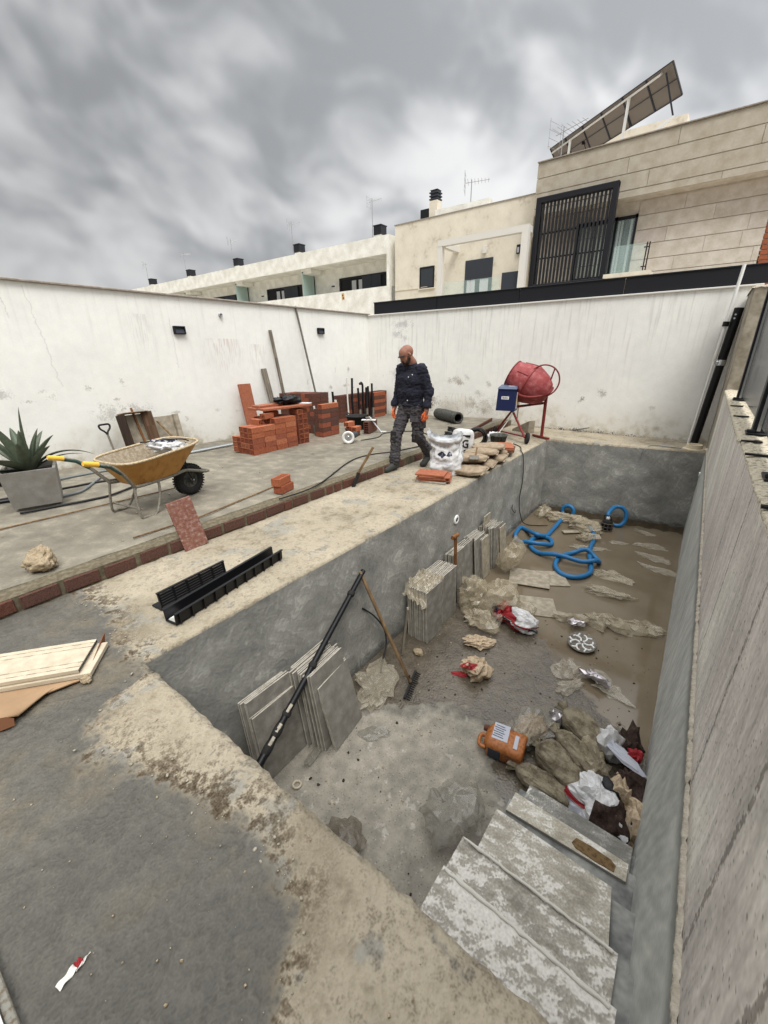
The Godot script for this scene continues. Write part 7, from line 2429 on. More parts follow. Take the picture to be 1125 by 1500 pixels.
func build_pool_things() -> void:
	var st: SurfaceTool
	# blue suction hose in loops on the flooded floor
	var y := FLOOR + 0.035
	var pts := [V(-1.12, y + 0.050, -7.71), V(-0.97, y + 0.000, -7.40), V(-0.94, y + 0.000, -6.96), V(-0.90, y + 0.000, -6.66), V(-0.82, y + 0.000, -6.36), V(-0.76, y + 0.000, -6.05), V(-0.83, y + 0.000, -5.84), V(-0.96, y + 0.000, -5.74), V(-1.13, y + 0.000, -5.78), V(-1.25, y + 0.000, -6.01), V(-1.25, y + 0.000, -6.31), V(-1.13, y + 0.000, -6.55), V(-0.95, y + 0.075, -6.64), V(-0.80, y + 0.000, -6.59), V(-0.72, y + 0.000, -6.46), V(-0.76, y + 0.080, -6.30), V(-0.93, y + 0.050, -6.22), V(-1.25, y + 0.075, -6.19), V(-1.58, y + 0.000, -6.24), V(-1.77, y + 0.000, -6.42), V(-1.83, y + 0.000, -6.70), V(-1.74, y + 0.000, -6.90), V(-1.58, y + 0.000, -6.88), V(-1.50, y + 0.000, -6.68), V(-1.60, y + 0.060, -6.47), V(-1.83, y + 0.060, -6.41), V(-2.01, y + 0.000, -6.48), V(-2.14, y + 0.000, -6.72), V(-2.17, y + 0.000, -7.08), V(-2.04, y + 0.000, -7.03), V(-1.86, y + 0.075, -6.80), V(-1.74, y + 0.070, -6.78), V(-1.67, y + 0.000, -6.99), V(-1.66, y + 0.000, -7.33), V(-1.64, y + 0.040, -7.77)]
	st = S()
	tube(st, curve(pts, 7), 0.036, 12)
	one(st, "blue_hose", M.blue_hose, "long blue suction hose looped on the flooded pool floor", "hose")
	st = S()
	tube(st, curve([V(-1.74, FLOOR - 0.02, -8.36), V(-1.77, FLOOR + 0.08, -8.37), V(-1.72, FLOOR + 0.16, -8.38), V(-1.63, FLOOR + 0.17, -8.38), V(-1.56, FLOOR + 0.10, -8.37), V(-1.57, FLOOR - 0.02, -8.35)], 7), 0.036, 10)
	one(st, "blue_hose", M.blue_hose, "small blue hose loop sticking up by the far wall, left of the pump", "hose")
	st = S()
	tube(st, curve([V(-0.89, FLOOR + 0.24, -7.96), V(-0.90, FLOOR + 0.30, -8.05), V(-0.85, FLOOR + 0.36, -8.25), V(-0.74, FLOOR + 0.36, -8.32), V(-0.65, FLOOR + 0.27, -8.32), V(-0.64, FLOOR + 0.13, -8.28), V(-0.70, FLOOR + 0.04, -8.22), V(-0.80, FLOOR + 0.03, -8.2)], 7), 0.036, 10)
	one(st, "blue_hose", M.blue_hose, "blue hose arching up from the pump at the far wall", "hose")
	# submersible pump in its cage
	var t := thing("sump_pump", "small dark caged pump standing in the muddy water by the far wall", "pump", V(-0.88, FLOOR, -7.95))
	st = S()
	lathe(st, [Vector2(0.0, 0.02), Vector2(0.085, 0.02), Vector2(0.085, 0.17), Vector2(0.07, 0.20), Vector2(0.03, 0.22), Vector2(0.0, 0.22)], 20)
	put(st, "motor", M.rubber, t)
	st = S()
	for k in 10:
		var a := TAU * k / 10.0
		tube(st, [V(cos(a) * 0.10, 0.0, sin(a) * 0.10), V(cos(a) * 0.10, 0.15, sin(a) * 0.10)], 0.006, 5)
	for h in [0.02, 0.08, 0.15]: tube(st, ring(V(0, h, 0), 0.10, V(1, 0, 0), V(0, 0, 1), 20), 0.006, 5, 1, true)
	put(st, "cage", M.steel_dull, t)
	st = S()
	lathe(st, [Vector2(0.0, 0.20), Vector2(0.035, 0.20), Vector2(0.032, 0.265), Vector2(0.0, 0.265)], 14)
	put(st, "outlet", M.ledge_white, t)
	st = S()
	tube(st, curve([V(-0.05, 0.19, 0), V(-0.07, 0.27, 0.0), V(0.02, 0.29, 0.02), V(0.06, 0.2, 0.02)]), 0.008, 6)
	put(st, "carry_handle", M.plastic_black, t)
	# black pole, rake, slat and sledgehammer leaning on the left wall
	t = thing("black_pole", "long black tape-wrapped pole leaning across the left pool wall and tile stacks", "pole", V(-1.845, -1.138, -0.742))
	st = S()
	var b := V(-0.372, 0.862, -1.848)
	tube(st, [Vector3.ZERO, b * 0.3, b * 0.31, b], [0.030, 0.030, 0.026, 0.024], 10)
	put(st, "tube", M.plastic_black, t)
	st = S()
	for e in [[0.20, 0.24], [0.26, 0.30], [0.33, 0.35], [0.52, 0.54], [0.86, 0.88]]:
		st = S()
		tube(st, [b * e[0], b * (e[0] + e[1]) * 0.5, b * e[1]], [0.031, 0.035, 0.031], 10)
		put(st, "tape", M.rubber, t)
	st = S()
	for e in [0.23, 0.275, 0.345]: tube(st, [b * e + V(0.012, 0.016, 0.012), b * (e + 0.03) + V(0.014, 0.016, 0.012)], 0.014, 6)
	put(st, "splash", M.mortar, t)
	t = thing("rake", "wooden-handled garden rake leaning on the pool wall, head down on the floor", "rake", V(-1.715, FLOOR + 0.02, -2.66))
	b = V(-0.50, 1.165, 0.12)
	st = S()
	tube(st, [V(0, 0.03, 0), b * 0.5, b], [0.016, 0.018, 0.016], 8)
	put(st, "handle", M.wood_old, t)
	st = S()
	var rd := V(0.28, 0, 0.96).normalized()
	bar(st, rd * -0.19, rd * 0.19, 0.022, 0.022, UP)
	for k in 14: bar(st, rd * (-0.18 + k * 0.0277) + V(0, 0.0, 0), rd * (-0.18 + k * 0.0277) + V(0.055, -0.018, -0.014), 0.009, 0.009)
	bar(st, V(0, 0, 0), V(-0.02, 0.10, 0.0), 0.022, 0.022)
	put(st, "head", M.rubber, t)
	st = S()
	bar(st, V(-2.04, FLOOR + 0.01, -2.99), V(-1.995, -0.86, -3.03), 0.055, 0.022, V(0.6, 0, 0.8))
	one(st, "slat", M.wood_grey, "short grey wooden slat propped on the film-covered tile stack", "slat")
	t = thing("sledgehammer", "sledgehammer with brown handle standing head down between the tile stacks", "sledgehammer", V(-2.0, FLOOR, -4.17))
	st = S()
	tube(st, [V(0, 0.05, 0), V(-0.03, 0.50, 0)], 0.021, 8)
	put(st, "dark_shaft", M.plastic_black, t)
	st = S()
	tube(st, [V(-0.029, 0.48, 0), V(-0.055, 0.98, 0.0)], 0.021, 8)
	tube(st, [V(-0.055, 0.985, 0.075), V(-0.055, 0.985, -0.055)], 0.027, 10)
	put(st, "handle", M.wood_handle, t)
	# loops and fittings on the wall
	t = thing("pool_light_niche", "round white pool light fitting with a dark eye in the left pool wall", "pool light", V(PL + 0.002, -0.43, -4.57))
	st = S()
	lathe(st, [Vector2(0.028, 0.012), Vector2(0.045, 0.02), Vector2(0.062, 0.012), Vector2(0.066, 0.0)], 24, Transform3D(Basis(V(0, 1, 0), V(1, 0, 0), V(0, 0, -1)), Vector3.ZERO))
	put(st, "ring", M.white_paint, t)
	st = S()
	disc(st, V(0.002, 0, 0), 0.03, Vector3.RIGHT, 0.006, 16)
	put(st, "eye", M.dark_blind, t)
	st = S()
	tube(st, curve([V(-2.255, -0.72, -2.60), V(-2.22, -0.88, -2.74), V(-2.20, -1.12, -2.88), V(-2.16, -1.30, -2.86), V(-2.10, -1.40, -2.70), V(-2.05, -1.44, -2.62)]), 0.009, 6)
	one(st, "cable", M.cable, "thin black cable curling out of the pool wall behind the rake", "cable")
	st = S()
	tube(st, ring(V(-1.86, FLOOR + 0.012, -1.30), 0.030, V(1, 0, 0), V(0, 0.1, 1), 22), 0.009, 6, 1, true)
	one(st, "plastic_ring", M.panel_cream, "small cream plastic ring lying at the near wall of the pool", "ring")
	# orange jerrycan on its side
	t = thing("jerrycan", "orange plastic jerrycan with grey label lying on its side by the sacks", "jerrycan", V(-0.685, FLOOR + 0.09, -2.51), 0.12)
	t.rotation.x = 0.10
	st = S()
	var pr := func(x: float, k: float) -> Array:
		var o := []
		for q in 28:
			var a := TAU * q / 28.0
			var e := pow(pow(absf(cos(a)), 4.5) + pow(absf(sin(a)), 4.5), -1.0 / 4.5)
			o.append(V(x, sin(a) * e * 0.088 * k, cos(a) * e * 0.118 * k))
		return o
	var rows := [[-0.160, 0.45], [-0.155, 0.62], [-0.125, 0.94], [-0.115, 1.0], [0.02, 1.0], [0.028, 0.96], [0.045, 0.96], [0.053, 1.0], [0.138, 1.0], [0.150, 0.94], [0.155, 0.80]]
	for k in rows.size() - 1:
		var p: Array = pr.call(rows[k][0], rows[k][1])
		var q: Array = pr.call(rows[k + 1][0], rows[k + 1][1])
		for i in 28: out4(st, p[i], p[(i + 1) % 28], q[(i + 1) % 28], q[i], Vector3.ZERO, 1)
	for e in [rows[0], rows[-1]]:
		var p: Array = pr.call(e[0], e[1])
		for i in range(1, 27): out3(st, p[0], p[i], p[i + 1], Vector3.ZERO)
	put(st, "can", M.orange_can, t)
	st = S()
	tube(st, curve([V(-0.135, 0.0, 0.095), V(-0.185, 0.0, 0.09), V(-0.20, 0.0, 0.05), V(-0.195, 0.0, 0.0), V(-0.15, 0.0, -0.01)]), 0.017, 10)
	put(st, "handle", M.orange_can, t)
	st = S()
	lathe(st, [Vector2(0.0, 0.0), Vector2(0.026, 0.0), Vector2(0.026, 0.035), Vector2(0.022, 0.04), Vector2(0.0, 0.04)], 16, Transform3D(Basis(Vector3.BACK, PI / 2), V(-0.155, 0.01, -0.07)))
	put(st, "cap", M.brick_dark, t)
	st = S()
	box(st, V(-0.045, 0.0885, -0.03), V(0.125, 0.003, 0.15), Basis(UP, 0.05))
	box(st, V(0.085, 0.0885, 0.005), V(0.030, 0.003, 0.12), Basis(UP, 0.05))
	put(st, "label_panel", M.label_grey, t)
	st = S()
	for k in 6: box(st, V(-0.06, 0.0905, -0.08 + k * 0.02), V(0.07 + 0.02 * (k % 2), 0.002, 0.006))
	box(st, V(-0.06, -0.005, 0.1185), V(0.10, 0.10, 0.003))
	put(st, "label_print", M.dark_blind, t).set_meta("kind", "stuff")
	st = S()
	for k in 7: box(st, V(0.075, 0.05 - k * 0.014, 0.1185), V(0.11 - 0.02 * (k % 3), 0.005, 0.003))
	put(st, "text_lines", M.brown_shade_print, t).set_meta("kind", "stuff")
	# round metal cover with a branching relief
	t = thing("metal_cover", "round shiny metal cover with a branching pattern lying in the mud", "metal cover", V(-0.485, FLOOR + 0.045, -4.28))
	t.rotation = V(0.16, 0.3, 0.02)
	st = S()
	lathe(st, [Vector2(0.0, -0.03), Vector2(0.10, -0.03), Vector2(0.145, 0.005), Vector2(0.152, 0.008), Vector2(0.15, 0.016), Vector2(0.135, 0.006), Vector2(0.0, 0.0)], 36)
	put(st, "dish", M.steel_dull, t)
	st = S()
	for k in 6:
		var a := TAU * k / 6.0 + 0.2
		var d := V(cos(a), 0, sin(a))
		var s := V(-sin(a), 0, cos(a))
		tube(st, curve([d * 0.02 + V(0, 0.004, 0), d * 0.06 + s * 0.012 + V(0, 0.006, 0), d * 0.10 + V(0, 0.006, 0), d * 0.13 + s * 0.03 + V(0, 0.006, 0)]), 0.010, 6)
		tube(st, curve([d * 0.085 + V(0, 0.005, 0), d * 0.11 - s * 0.03 + V(0, 0.006, 0), d * 0.105 - s * 0.055 + V(0, 0.006, 0)]), 0.009, 6)
	put(st, "relief", M.white_paint, t)
	# stones and a wedge
	var n := fn(380, 6.0, 4)
	for e in [[-1.90, -3.10, 0.055, "pale broken stone on the pool floor by the upright tile stack"], [-1.50, -0.0, 0.0, ""], [-2.35, -0.40, 0.03, "small pale lump of mortar on the wet cement near the cardboard"]]:
		if e[2] == 0.0: continue
		st = S()
		blob(st, 18, 12, func(d: Vector3) -> Vector3:
			var r := 1.0 + n.get_noise_3dv(d * 0.25 + V(e[0], 0, 0)) * 0.6
			return V(e[0], (FLOOR if e[1] < -1.0 else 0.0) + 0.02, e[1]) + d * V(1.1, 0.6, 0.8) * e[2] * r)
		one(st, "stone", M.rock, e[3], "stone")
	# scattered grit and chips
	var chip := func(called: String, count: int, lo: Vector3, hi: Vector3, size: float, m: Material, label: String, sd: int, yf: Callable) -> void:
		var g := RandomNumberGenerator.new()
		g.seed = sd
		var s := S()
		blob(s, 6, 4, func(d: Vector3) -> Vector3: return d * V(1.0, 0.55, 0.8) * (1.0 + 0.3 * sin(d.x * 7.0 + d.z * 5.0)))
		s.generate_normals()
		s.set_material(m)
		var mm := MultiMesh.new()
		mm.transform_format = MultiMesh.TRANSFORM_3D
		mm.mesh = s.commit()
		mm.instance_count = count
		for k in count:
			var p := V(g.randf_range(lo.x, hi.x), 0, g.randf_range(lo.z, hi.z))
			if called == "mortar_clods": p.z = steps(p.x, WET) + g.randfn(-0.03, 0.07)
			if called == "mortar_clods" and p.x > PL - 0.02 and p.z < PN + 0.03: p.z = PN + 0.04 + g.randf() * 0.1
			p.y = yf.call(p.x, p.z)
			var r := size * pow(g.randf(), 2.5) + size * 0.22
			mm.set_instance_transform(k, Transform3D(Basis(UP, g.randf() * TAU).scaled(Vector3.ONE * r), p))
		var o := MultiMeshInstance3D.new()
		o.multimesh = mm
		o.name = numbered(self, called)
		add_child(o, true)
		o.set_meta("kind", "stuff")
		meta(o, label, "grit")
	chip.call("grit", 420, V(PL + 0.1, 0, -4.6), V(PR - 0.05, 0, -0.8), 0.010, M.rock, "pale grit and mortar crumbs scattered over the pool floor", 1, func(_x: float, _z: float) -> float: return FLOOR + 0.003)
	chip.call("grit", 260, V(PL + 0.1, 0, -4.8), V(PR - 0.05, 0, -0.8), 0.012, M.debris_brown, "dark grit scattered over the pool floor", 2, func(_x: float, _z: float) -> float: return FLOOR + 0.003)
	var clod := RandomNumberGenerator.new()
	clod.seed = 77
	chip.call("mortar_clods", 170, V(-3.3, 0, 0), V(-0.45, 0, 1), 0.0075, M.deck, "clods of mortar along the border between damp and dry cement", 6, func(_x: float, _z: float) -> float: return 0.006)
	chip.call("grit", 220, V(-3.4, 0, -8.0), V(PL - 0.05, 0, -0.6), 0.008, M.rock, "crumbs of cement on the pale pool edge", 3, func(_x: float, _z: float) -> float: return 0.004)
	chip.call("grit", 260, V(-7.6, 0, -9.2), V(-3.7, 0, -0.2), 0.012, M.rock, "crumbs and chips lying on the patio slab", 4, func(x: float, _z: float) -> float: return deck(x) + 0.003)
	chip.call("grit", 150, V(-2.2, 0, -0.6), V(0.2, 0, 0.3), 0.0045, M.rock, "fine crumbs on the near edge of the pool", 5, func(_x: float, _z: float) -> float: return 0.005)

# ---------- sacks, film and torn bags ----------
func creases(seed_: int, amp: float, fine: float) -> Callable:   # direction -> radius; straight folds come from a sum of bent planes
	var g := RandomNumberGenerator.new()
	g.seed = seed_
	var pn := []
	var pc := PackedFloat32Array()
	var pa := PackedFloat32Array()
	for k in 30:
		var v := Vector3(g.randf_range(-1, 1), g.randf_range(-1, 1), g.randf_range(-1, 1)).normalized()
		var small := k >= 8
		pn.append(v * (2.6 if small else 1.0))
		pc.append(g.randf_range(-0.6, 0.6) * (2.0 if small else 1.0))
		pa.append((fine * 0.5 if small else amp * 0.42) * (1.0 if g.randf() < 0.5 else -1.0))
	return func(d: Vector3) -> float:
		var r := 0.0
		for k in 30:
			var t: float = d.dot(pn[k]) - pc[k]
			if k >= 8: t = fposmod(t, 1.3) - 0.65
			r += (absf(t) - 0.35) * pa[k]
		return r

func crumple(c: Vector3, s: Vector3, b: Basis, seed_: int, amp: float, fine: float, floor_y := -1.45) -> Callable:
	var cr := creases(seed_, amp, fine)
	var n := fn(seed_, 0.9, 2)
	var h := fn(seed_ + 5, 40.0, 1)
	return func(d: Vector3) -> Vector3:
		var fl := 1.0 + n.get_noise_2d(d.x * 1.6 + seed_, d.z * 1.6) * amp * 1.1 * (1.0 - absf(d.y))
		var r: float = maxf(fl + n.get_noise_3dv(d) * amp * 0.7 + cr.call(d), 0.4)
		r *= 1.0 + h.get_noise_3dv(d) * fine * 0.6          # every corner of the sheet a little off
		var p := c + b * (d * s * r)
		if p.y < floor_y + 0.004: p.y = floor_y + 0.004 + (p.y - floor_y) * 0.02
		return p

func bag(called: String, c: Vector3, s: Vector3, turn: float, seed_: int, m: Material, label: String, category: String, amp := 0.5, fine := 0.18, tilt := 0.0) -> MeshInstance3D:
	# thin film and paper break into flat facets, so the mesh is left unsmoothed
	var st := S()
	var big := maxf(s.x, s.z)
	var nu := int(clampf(big * 125.0, 14.0, 30.0))
	blob(st, nu, int(nu * 0.6), crumple(c, s, Basis(UP, turn) * Basis(Vector3.BACK, tilt), seed_, amp, fine), -1)
	return one(st, called, m, label, category)

func patch(o: Node3D, called: String, f: Callable, a0: float, a1: float, b0: float, b1: float, m: Material, slant := 0.0) -> void:   # print on a bag: longitude a, latitude b
	var st := S()
	grid(st, 16, 8, func(u: float, v: float) -> Vector3:
		var b := lerpf(b0, b1, v)
		var a := lerpf(a0, a1, u) + slant * v
		var d := V(cos(a) * cos(b), sin(b), -sin(a) * cos(b))
		return f.call(d) + d * 0.014)
	put(st, called, m, o)

func build_bags() -> void:
	var o: MeshInstance3D
	# muddy filled sacks lying side by side near the steps: tied at one end
	var sack := func(p: Vector3, turn: float, l: float, w: float, h: float, sd: int, m: Material, label: String) -> MeshInstance3D:
		var n := fn(sd, 1.6, 4)
		var cr := creases(sd, 0.30, 0.07)
		var st := S()
		blob(st, 64, 40, func(d: Vector3) -> Vector3:
			var x := d.x
			var e := pow(pow(absf(d.x), 3.6) + pow(absf(d.z), 3.2) + pow(absf(d.y), 2.4), -1.0 / 3.2)
			var neck := lerpf(1.0, 0.55, smoothstep(0.45, 1.0, -x))          # gathered end
			var r: float = 1.0 + cr.call(d) + n.get_noise_3dv(d * 0.9) * 0.14 + (1.0 - absf(n.get_noise_3dv(V(d.x * 0.5, d.y * 2.2, d.z * 2.2))) * 2.4) * 0.09 + (1.0 - absf(n.get_noise_3dv(V(d.x * 2.6, d.y, d.z) + V(4, 0, 0))) * 2.4) * 0.05
			var q := V(d.x * e * l * 0.5, d.y * e * h * 0.5 * neck * r, d.z * e * w * 0.5 * neck * r)
			q = p + Basis(UP, turn) * q
			if q.y < FLOOR + 0.004: q.y = FLOOR + 0.004
			return q)
		var so := one(st, "muddy_sack", m, label, "sack")
		var b := Basis(UP, turn)
		var tip := p + b * V(-l * 0.47, -0.01, 0)
		st = S()
		grid(st, 28, 6, func(u: float, v: float) -> Vector3:
			var a := TAU * u
			var r := lerpf(0.022, 0.060 + 0.018 * sin(a * 5.0 + sd), v)
			var q := tip + b * V(-v * 0.075, sin(a) * r * 0.7, cos(a) * r)
			q.y = maxf(q.y, FLOOR + 0.005)
			return q, 1, true)
		put(st, "tied_end", m, so)
		return so
	sack.call(V(-0.335, FLOOR + 0.075, -2.365), -0.16, 0.42, 0.19, 0.17, 400, M.sack_mud, "muddy filled sack nearest the pool steps, below the orange jerrycan")
	sack.call(V(-0.27, FLOOR + 0.10, -2.56), -0.50, 0.44, 0.165, 0.19, 410, M.sack_mud, "muddy filled sack second from the pool steps, in the middle of the heap")
	sack.call(V(-0.19, FLOOR + 0.10, -2.75), -0.62, 0.46, 0.15, 0.17, 420, M.sack_mud, "muddy filled sack third from the pool steps")
	sack.call(V(-0.19, FLOOR + 0.09, -3.03), -0.66, 0.48, 0.19, 0.18, 430, M.sack_mud, "muddy filled sack farthest from the steps, with a torn fold")
	bag("film_bundle", V(-0.56, FLOOR + 0.08, -2.80), V(0.14, 0.09, 0.22), -0.25, 440, M.film_grey, "clear plastic bag of rubbish beside the orange jerrycan and muddy sacks", "bag", 0.35, 0.22)
	bag("rubbish", V(-0.55, FLOOR + 0.06, -2.80), V(0.10, 0.05, 0.16), -0.2, 441, M.paper_torn, "crushed paper inside the clear bag beside the muddy sacks", "rubbish", 0.4, 0.2)
	bag("foil_scrap", V(-0.44, FLOOR + 0.05, -3.08), V(0.055, 0.045, 0.05), 0.0, 445, M.foil, "crumpled silvery scrap beside the farthest muddy sack", "scrap", 0.7, 0.4)
	bag("film_bag", V(-0.04, FLOOR + 0.13, -2.72), V(0.14, 0.12, 0.17), 0.4, 450, M.film_milky, "milky film bag between the muddy sacks and the right pool wall", "bag", 0.5, 0.2)
	bag("white_bag", V(0.03, FLOOR + 0.17, -2.96), V(0.075, 0.13, 0.08), 0.3, 455, M.bag_white, "white crumpled bag sticking up at the top of the rubbish heap", "bag", 0.5, 0.22, 0.4)
	bag("brown_wrapping", V(0.14, FLOOR + 0.10, -3.02), V(0.12, 0.11, 0.14), 0.2, 460, M.debris_brown, "dark brown torn wrapping behind the white bag at the right wall", "wrapping", 0.7, 0.3)
	bag("brown_wrapping", V(0.15, FLOOR + 0.12, -2.70), V(0.11, 0.13, 0.13), 0.7, 465, M.debris_brown, "dark torn wrapping against the right wall in the middle of the heap", "wrapping", 0.7, 0.3)
	bag("brown_wrapping", V(0.17, FLOOR + 0.14, -2.50), V(0.09, 0.15, 0.16), 0.1, 468, M.paper_torn, "torn brown paper against the right wall next to the cement bag", "wrapping", 0.6, 0.3)
	bag("grey_sheet", V(0.10, FLOOR + 0.22, -2.86), V(0.15, 0.02, 0.045), -0.4, 470, M.label_grey, "strip of grey plastic folded across the dark wrapping", "plastic sheet", 0.3, 0.2, -0.2)
	bag("brown_wrapping", V(0.18, FLOOR + 0.20, -2.90), V(0.05, 0.055, 0.05), 0.1, 473, M.print_red, "small dark red scrap of wrapping at the right wall", "wrapping", 0.4, 0.25)
	# torn cement bag, open side towards the wall
	var f := crumple(V(0.03, FLOOR + 0.13, -2.40), V(0.21, 0.15, 0.15), Basis(UP, -0.55) * Basis(Vector3.BACK, 0.12), 480, 0.32, 0.12)
	var st := S()
	blob(st, 40, 24, f, -1)
	o = one(st, "cement_bag", M.bag_white, "torn white cement bag with a red stripe, open on dark contents beside the steps", "bag")
	patch(o, "red_stripe", f, 2.2, 4.6, 0.20, 0.38, M.print_red, 0.1)
	patch(o, "grey_panel", f, 3.3, 4.9, -0.5, 0.12, M.label_grey)
	patch(o, "dark_opening", f, -1.3, 1.2, -0.2, 1.0, M.debris_brown)
	patch(o, "dark_opening", f, 1.0, 2.0, 0.55, 1.2, M.print_black)
	patch(o, "printed_line", f, 2.7, 3.3, -0.02, 0.12, M.print_navy)
	# film sheets floating on the water
	var fl := [[-0.52, -6.17, 0.27, 0.055, 0.10, 0.02, "flat strip of clear film floating beside the hose, the farther of two"], [-0.40, -5.60, 0.25, 0.05, 0.09, 0.05, "flat strip of clear film floating beside the hose, the nearer of two"], [-0.70, -4.70, 0.16, 0.075, 0.13, 0.5, "crumpled film at the left end of the band of film across the pool"], [-0.42, -4.86, 0.15, 0.10, 0.12, 0.2, "crumpled film in the middle of the band of film across the pool"], [-0.20, -4.92, 0.12, 0.085, 0.10, -0.3, "knotted film right of the middle of the film band"], [0.06, -5.04, 0.18, 0.095, 0.12, 0.1, "film bag at the right end of the film band by the wall"], [-0.50, -3.78, 0.13, 0.075, 0.15, 0.7, "spread film bag with a twisted neck in front of the metal cover"], [-0.10, -3.78, 0.17, 0.05, 0.12, -0.5, "film sheet lying right of the twisted film bag"]]
	var k := 0
	for e in fl:
		bag("film_bag", V(e[0], FLOOR + e[3] * 0.3, e[1]), V(e[2], e[3], e[4]), e[5], 500 + k * 3, M.film_milky if k < 6 else M.film, e[6], "plastic film", 0.6, 0.26)
		k += 1
	bag("film_bag", V(-0.42, FLOOR + 0.02, -3.58), V(0.07, 0.04, 0.16), -0.5, 530, M.film, "trailing end of the twisted film bag", "plastic film", 0.5, 0.25)
	bag("foil_bag", V(-0.26, FLOOR + 0.06, -3.78), V(0.14, 0.055, 0.07), -0.25, 533, M.foil, "silvery crumpled bag lying on film in front of the metal cover", "bag", 0.5, 0.25)
	bag("foil_scrap", V(-0.62, FLOOR + 0.06, -4.58), V(0.07, 0.035, 0.05), 0.4, 536, M.foil, "bluish foil scrap in the film behind the metal cover", "scrap", 0.6, 0.3)
	# the big film bags slumped against the tile stacks
	bag("film_bag", V(-1.76, FLOOR + 0.17, -4.22), V(0.19, 0.24, 0.20), 0.3, 540, M.film_milky, "large beige film bag slumped against the tile stacks, left one", "plastic film", 0.4, 0.16)
	bag("film_bag", V(-1.50, FLOOR + 0.15, -4.42), V(0.20, 0.19, 0.20), 0.9, 545, M.film_milky, "large beige film bag slumped right beside the other big bag", "plastic film", 0.45, 0.16)
	bag("film_bag", V(-1.26, FLOOR + 0.05, -4.55), V(0.20, 0.08, 0.14), -0.3, 548, M.film_milky, "low tail of the big film bags beside the flat tile", "plastic film", 0.4, 0.16)
	bag("film_bag", V(-1.62, FLOOR + 0.06, -3.98), V(0.17, 0.09, 0.14), -0.4, 550, M.film_milky, "folded lower end of the left big film bag", "plastic film", 0.6, 0.3)
	bag("film_bag", V(-1.40, FLOOR + 0.06, -4.08), V(0.10, 0.08, 0.10), 0.3, 553, M.film, "small clear bag with dark and white print below the big film bags", "plastic film", 0.6, 0.3)
	bag("film_bag", V(-1.76, FLOOR + 0.27, -5.42), V(0.12, 0.17, 0.15), 0.3, 556, M.film_milky, "beige film bag hanging on the front of the farthest tile stack", "plastic film", 0.5, 0.2)
	st = S()
	var nn := fn(558, 6.0, 3)
	grid(st, 34, 30, func(u: float, v: float) -> Vector3:
		var x := -2.20 + u * 0.28
		var z := -3.66 + v * 0.46
		var over := smoothstep(0.62, 1.0, v)
		return V(x + nn.get_noise_2d(z, x) * 0.05, -0.765 + absf(nn.get_noise_2d(x * 1.4, z * 1.4)) * 0.09 - over * 0.20 * (0.5 + u * 0.5), z - over * 0.02))
	one(st, "film_sheet", M.film_milky, "sheet of beige film thrown over the top of the upright tile stack", "plastic film")
	# film and rubbish at the far end by the hose
	bag("film_bag", V(-2.05, FLOOR + 0.10, -8.0), V(0.13, 0.13, 0.12), 0.3, 560, M.film_milky, "pale film bag in the far left corner of the pool", "plastic film", 0.5, 0.2)
	bag("film_bag", V(-1.66, FLOOR + 0.07, -7.98), V(0.25, 0.08, 0.14), 0.1, 563, M.film_milky, "pale film lying over the left end of the blue hose", "plastic film", 0.6, 0.3)
	bag("film_bag", V(-1.28, FLOOR + 0.09, -7.80), V(0.24, 0.10, 0.20), -0.5, 566, M.film_milky, "pale film lying over the right end of the blue hose", "plastic film", 0.6, 0.3)
	bag("film_bag", V(-1.10, FLOOR + 0.04, -7.30), V(0.15, 0.07, 0.15), 0.4, 569, M.film_milky, "small film piece trailing down from the hose end", "plastic film", 0.6, 0.3)
	k = 0
	for e in [[-1.02, -6.95, 0.24, 0.10, "flat film patch floating left of the hose's right bend"], [-0.62, -7.45, 0.13, 0.05, "small film patch floating in front of the pump"], [-0.22, -7.60, 0.20, 0.10, "film sheet floating right of the pump, nearest it"], [-0.02, -7.15, 0.20, 0.09, "film sheet floating near the right wall behind the others"], [0.03, -6.75, 0.20, 0.07, "film sheet floating closest to the right wall"], [-0.32, -8.2, 0.14, 0.07, "scrap of film at the foot of the far wall right of the pump"]]:
		bag("film_sheet", V(e[0], FLOOR + 0.004, e[1]), V(e[2], 0.022, e[3]), 0.3 - k * 0.15, 580 + k * 3, M.film, e[4], "plastic film", 0.5, 0.3)
		k += 1
	st = S()
	box(st, V(-1.35, FLOOR + 0.03, -7.45), V(0.35, 0.012, 0.12), Basis(UP, 0.7))
	one(st, "board_offcut", M.tile_warm, "narrow pale offcut lying under the film by the hose", "offcut")
	# torn paper sacks in red and white
	f = crumple(V(-1.12, FLOOR + 0.10, -4.20), V(0.22, 0.13, 0.15), Basis(UP, 0.1) * Basis(Vector3.BACK, -0.12), 600, 0.30, 0.10)
	st = S()
	blob(st, 40, 24, f, -1)
	o = one(st, "cement_bag", M.bag_white, "torn white cement bag with red panels beside the flat square tile", "bag")
	patch(o, "red_panel", f, 2.6, 4.2, 0.15, 0.75, M.print_red)
	patch(o, "red_stripe", f, 4.0, 6.2, 0.12, 0.24, M.print_red)
	patch(o, "red_panel", f, 3.2, 4.6, -0.5, -0.15, M.print_red, 0.2)
	patch(o, "dark_print", f, 3.4, 4.1, -0.08, 0.06, M.print_black)
	patch(o, "dark_print", f, 5.2, 5.9, -0.22, -0.05, M.dark_blind)
	f = crumple(V(-1.40, FLOOR + 0.13, -4.22), V(0.08, 0.09, 0.08), Basis(UP, 0.5), 606, 0.5, 0.3)
	st = S()
	blob(st, 24, 14, f, -1)
	o = one(st, "paper_scrap", M.print_red, "crumpled red paper scrap behind the torn red and white bag", "paper")
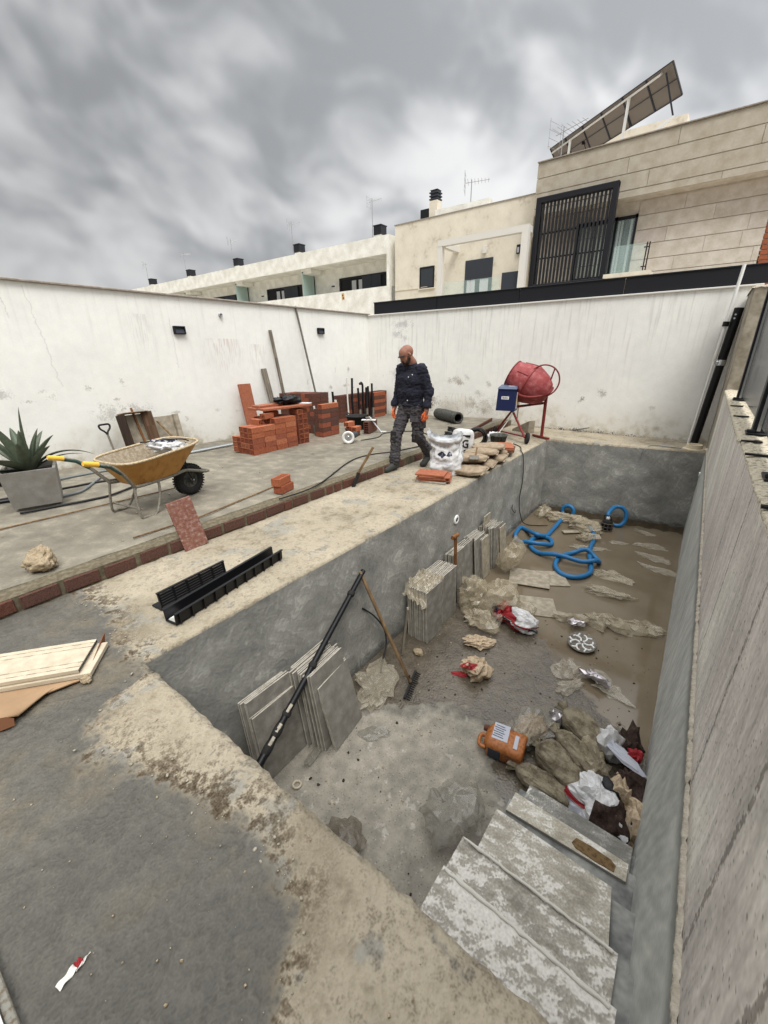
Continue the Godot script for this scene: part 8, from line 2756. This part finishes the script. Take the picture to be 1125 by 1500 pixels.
	patch(o, "dark_print", f, 2.4, 4.0, 0.0, 0.7, M.print_navy)
	bag("paper_sack", V(-1.44, FLOOR + 0.04, -3.62), V(0.21, 0.05, 0.095), 0.45, 610, M.paper_torn, "flattened torn brown paper sack on the mud left of the red and white bag", "paper sack", 0.45, 0.25)
	f = crumple(V(-1.26, FLOOR + 0.07, -3.24), V(0.12, 0.09, 0.11), Basis(UP, -0.5) * Basis(Vector3.BACK, 0.3), 615, 0.5, 0.22)
	st = S()
	blob(st, 28, 18, f, -1)
	o = one(st, "paper_sack", M.paper_torn, "crushed red and beige paper sack, nearest the rake of the torn sacks", "paper sack")
	patch(o, "red_panel", f, 2.4, 4.0, -0.1, 0.7, M.print_red)
	patch(o, "red_panel", f, 4.6, 5.6, 0.3, 0.7, M.print_red)
	bag("paper_scrap", V(-1.36, FLOOR + 0.01, -3.10), V(0.075, 0.012, 0.03), 0.4, 620, M.print_red, "small flat red scrap of paper on the mud", "paper", 0.4, 0.2)
	# half-buried film near the camera
	bag("film_bag", V(-0.78, FLOOR + 0.10, -1.78), V(0.18, 0.15, 0.20), 0.7, 630, M.film_grey, "muddy grey film bag on the floor just left of the pool steps", "plastic film", 0.45, 0.16)
	bag("film_bag", V(-1.28, FLOOR + 0.06, -1.24), V(0.15, 0.06, 0.12), -0.4, 635, M.film_mud, "muddy crumpled bag at the foot of the near wall", "bag", 0.35, 0.14)
	bag("film_bag", V(-1.95, FLOOR + 0.05, -2.38), V(0.15, 0.06, 0.20), 0.5, 640, M.film, "clear crumpled film lying between the second tile stack and rake", "plastic film", 0.6, 0.3)
	bag("film_scrap", V(-1.66, FLOOR + 0.012, -2.02), V(0.11, 0.02, 0.06), 0.5, 645, M.film_grey, "flat scrap of film on the floor below the second tile stack", "plastic film", 0.5, 0.3)
	bag("film_scrap", V(-1.93, FLOOR + 0.012, -1.58), V(0.035, 0.02, 0.14), 0.25, 648, M.film_grey, "narrow scrap of film between the two near tile stacks", "plastic film", 0.5, 0.3)
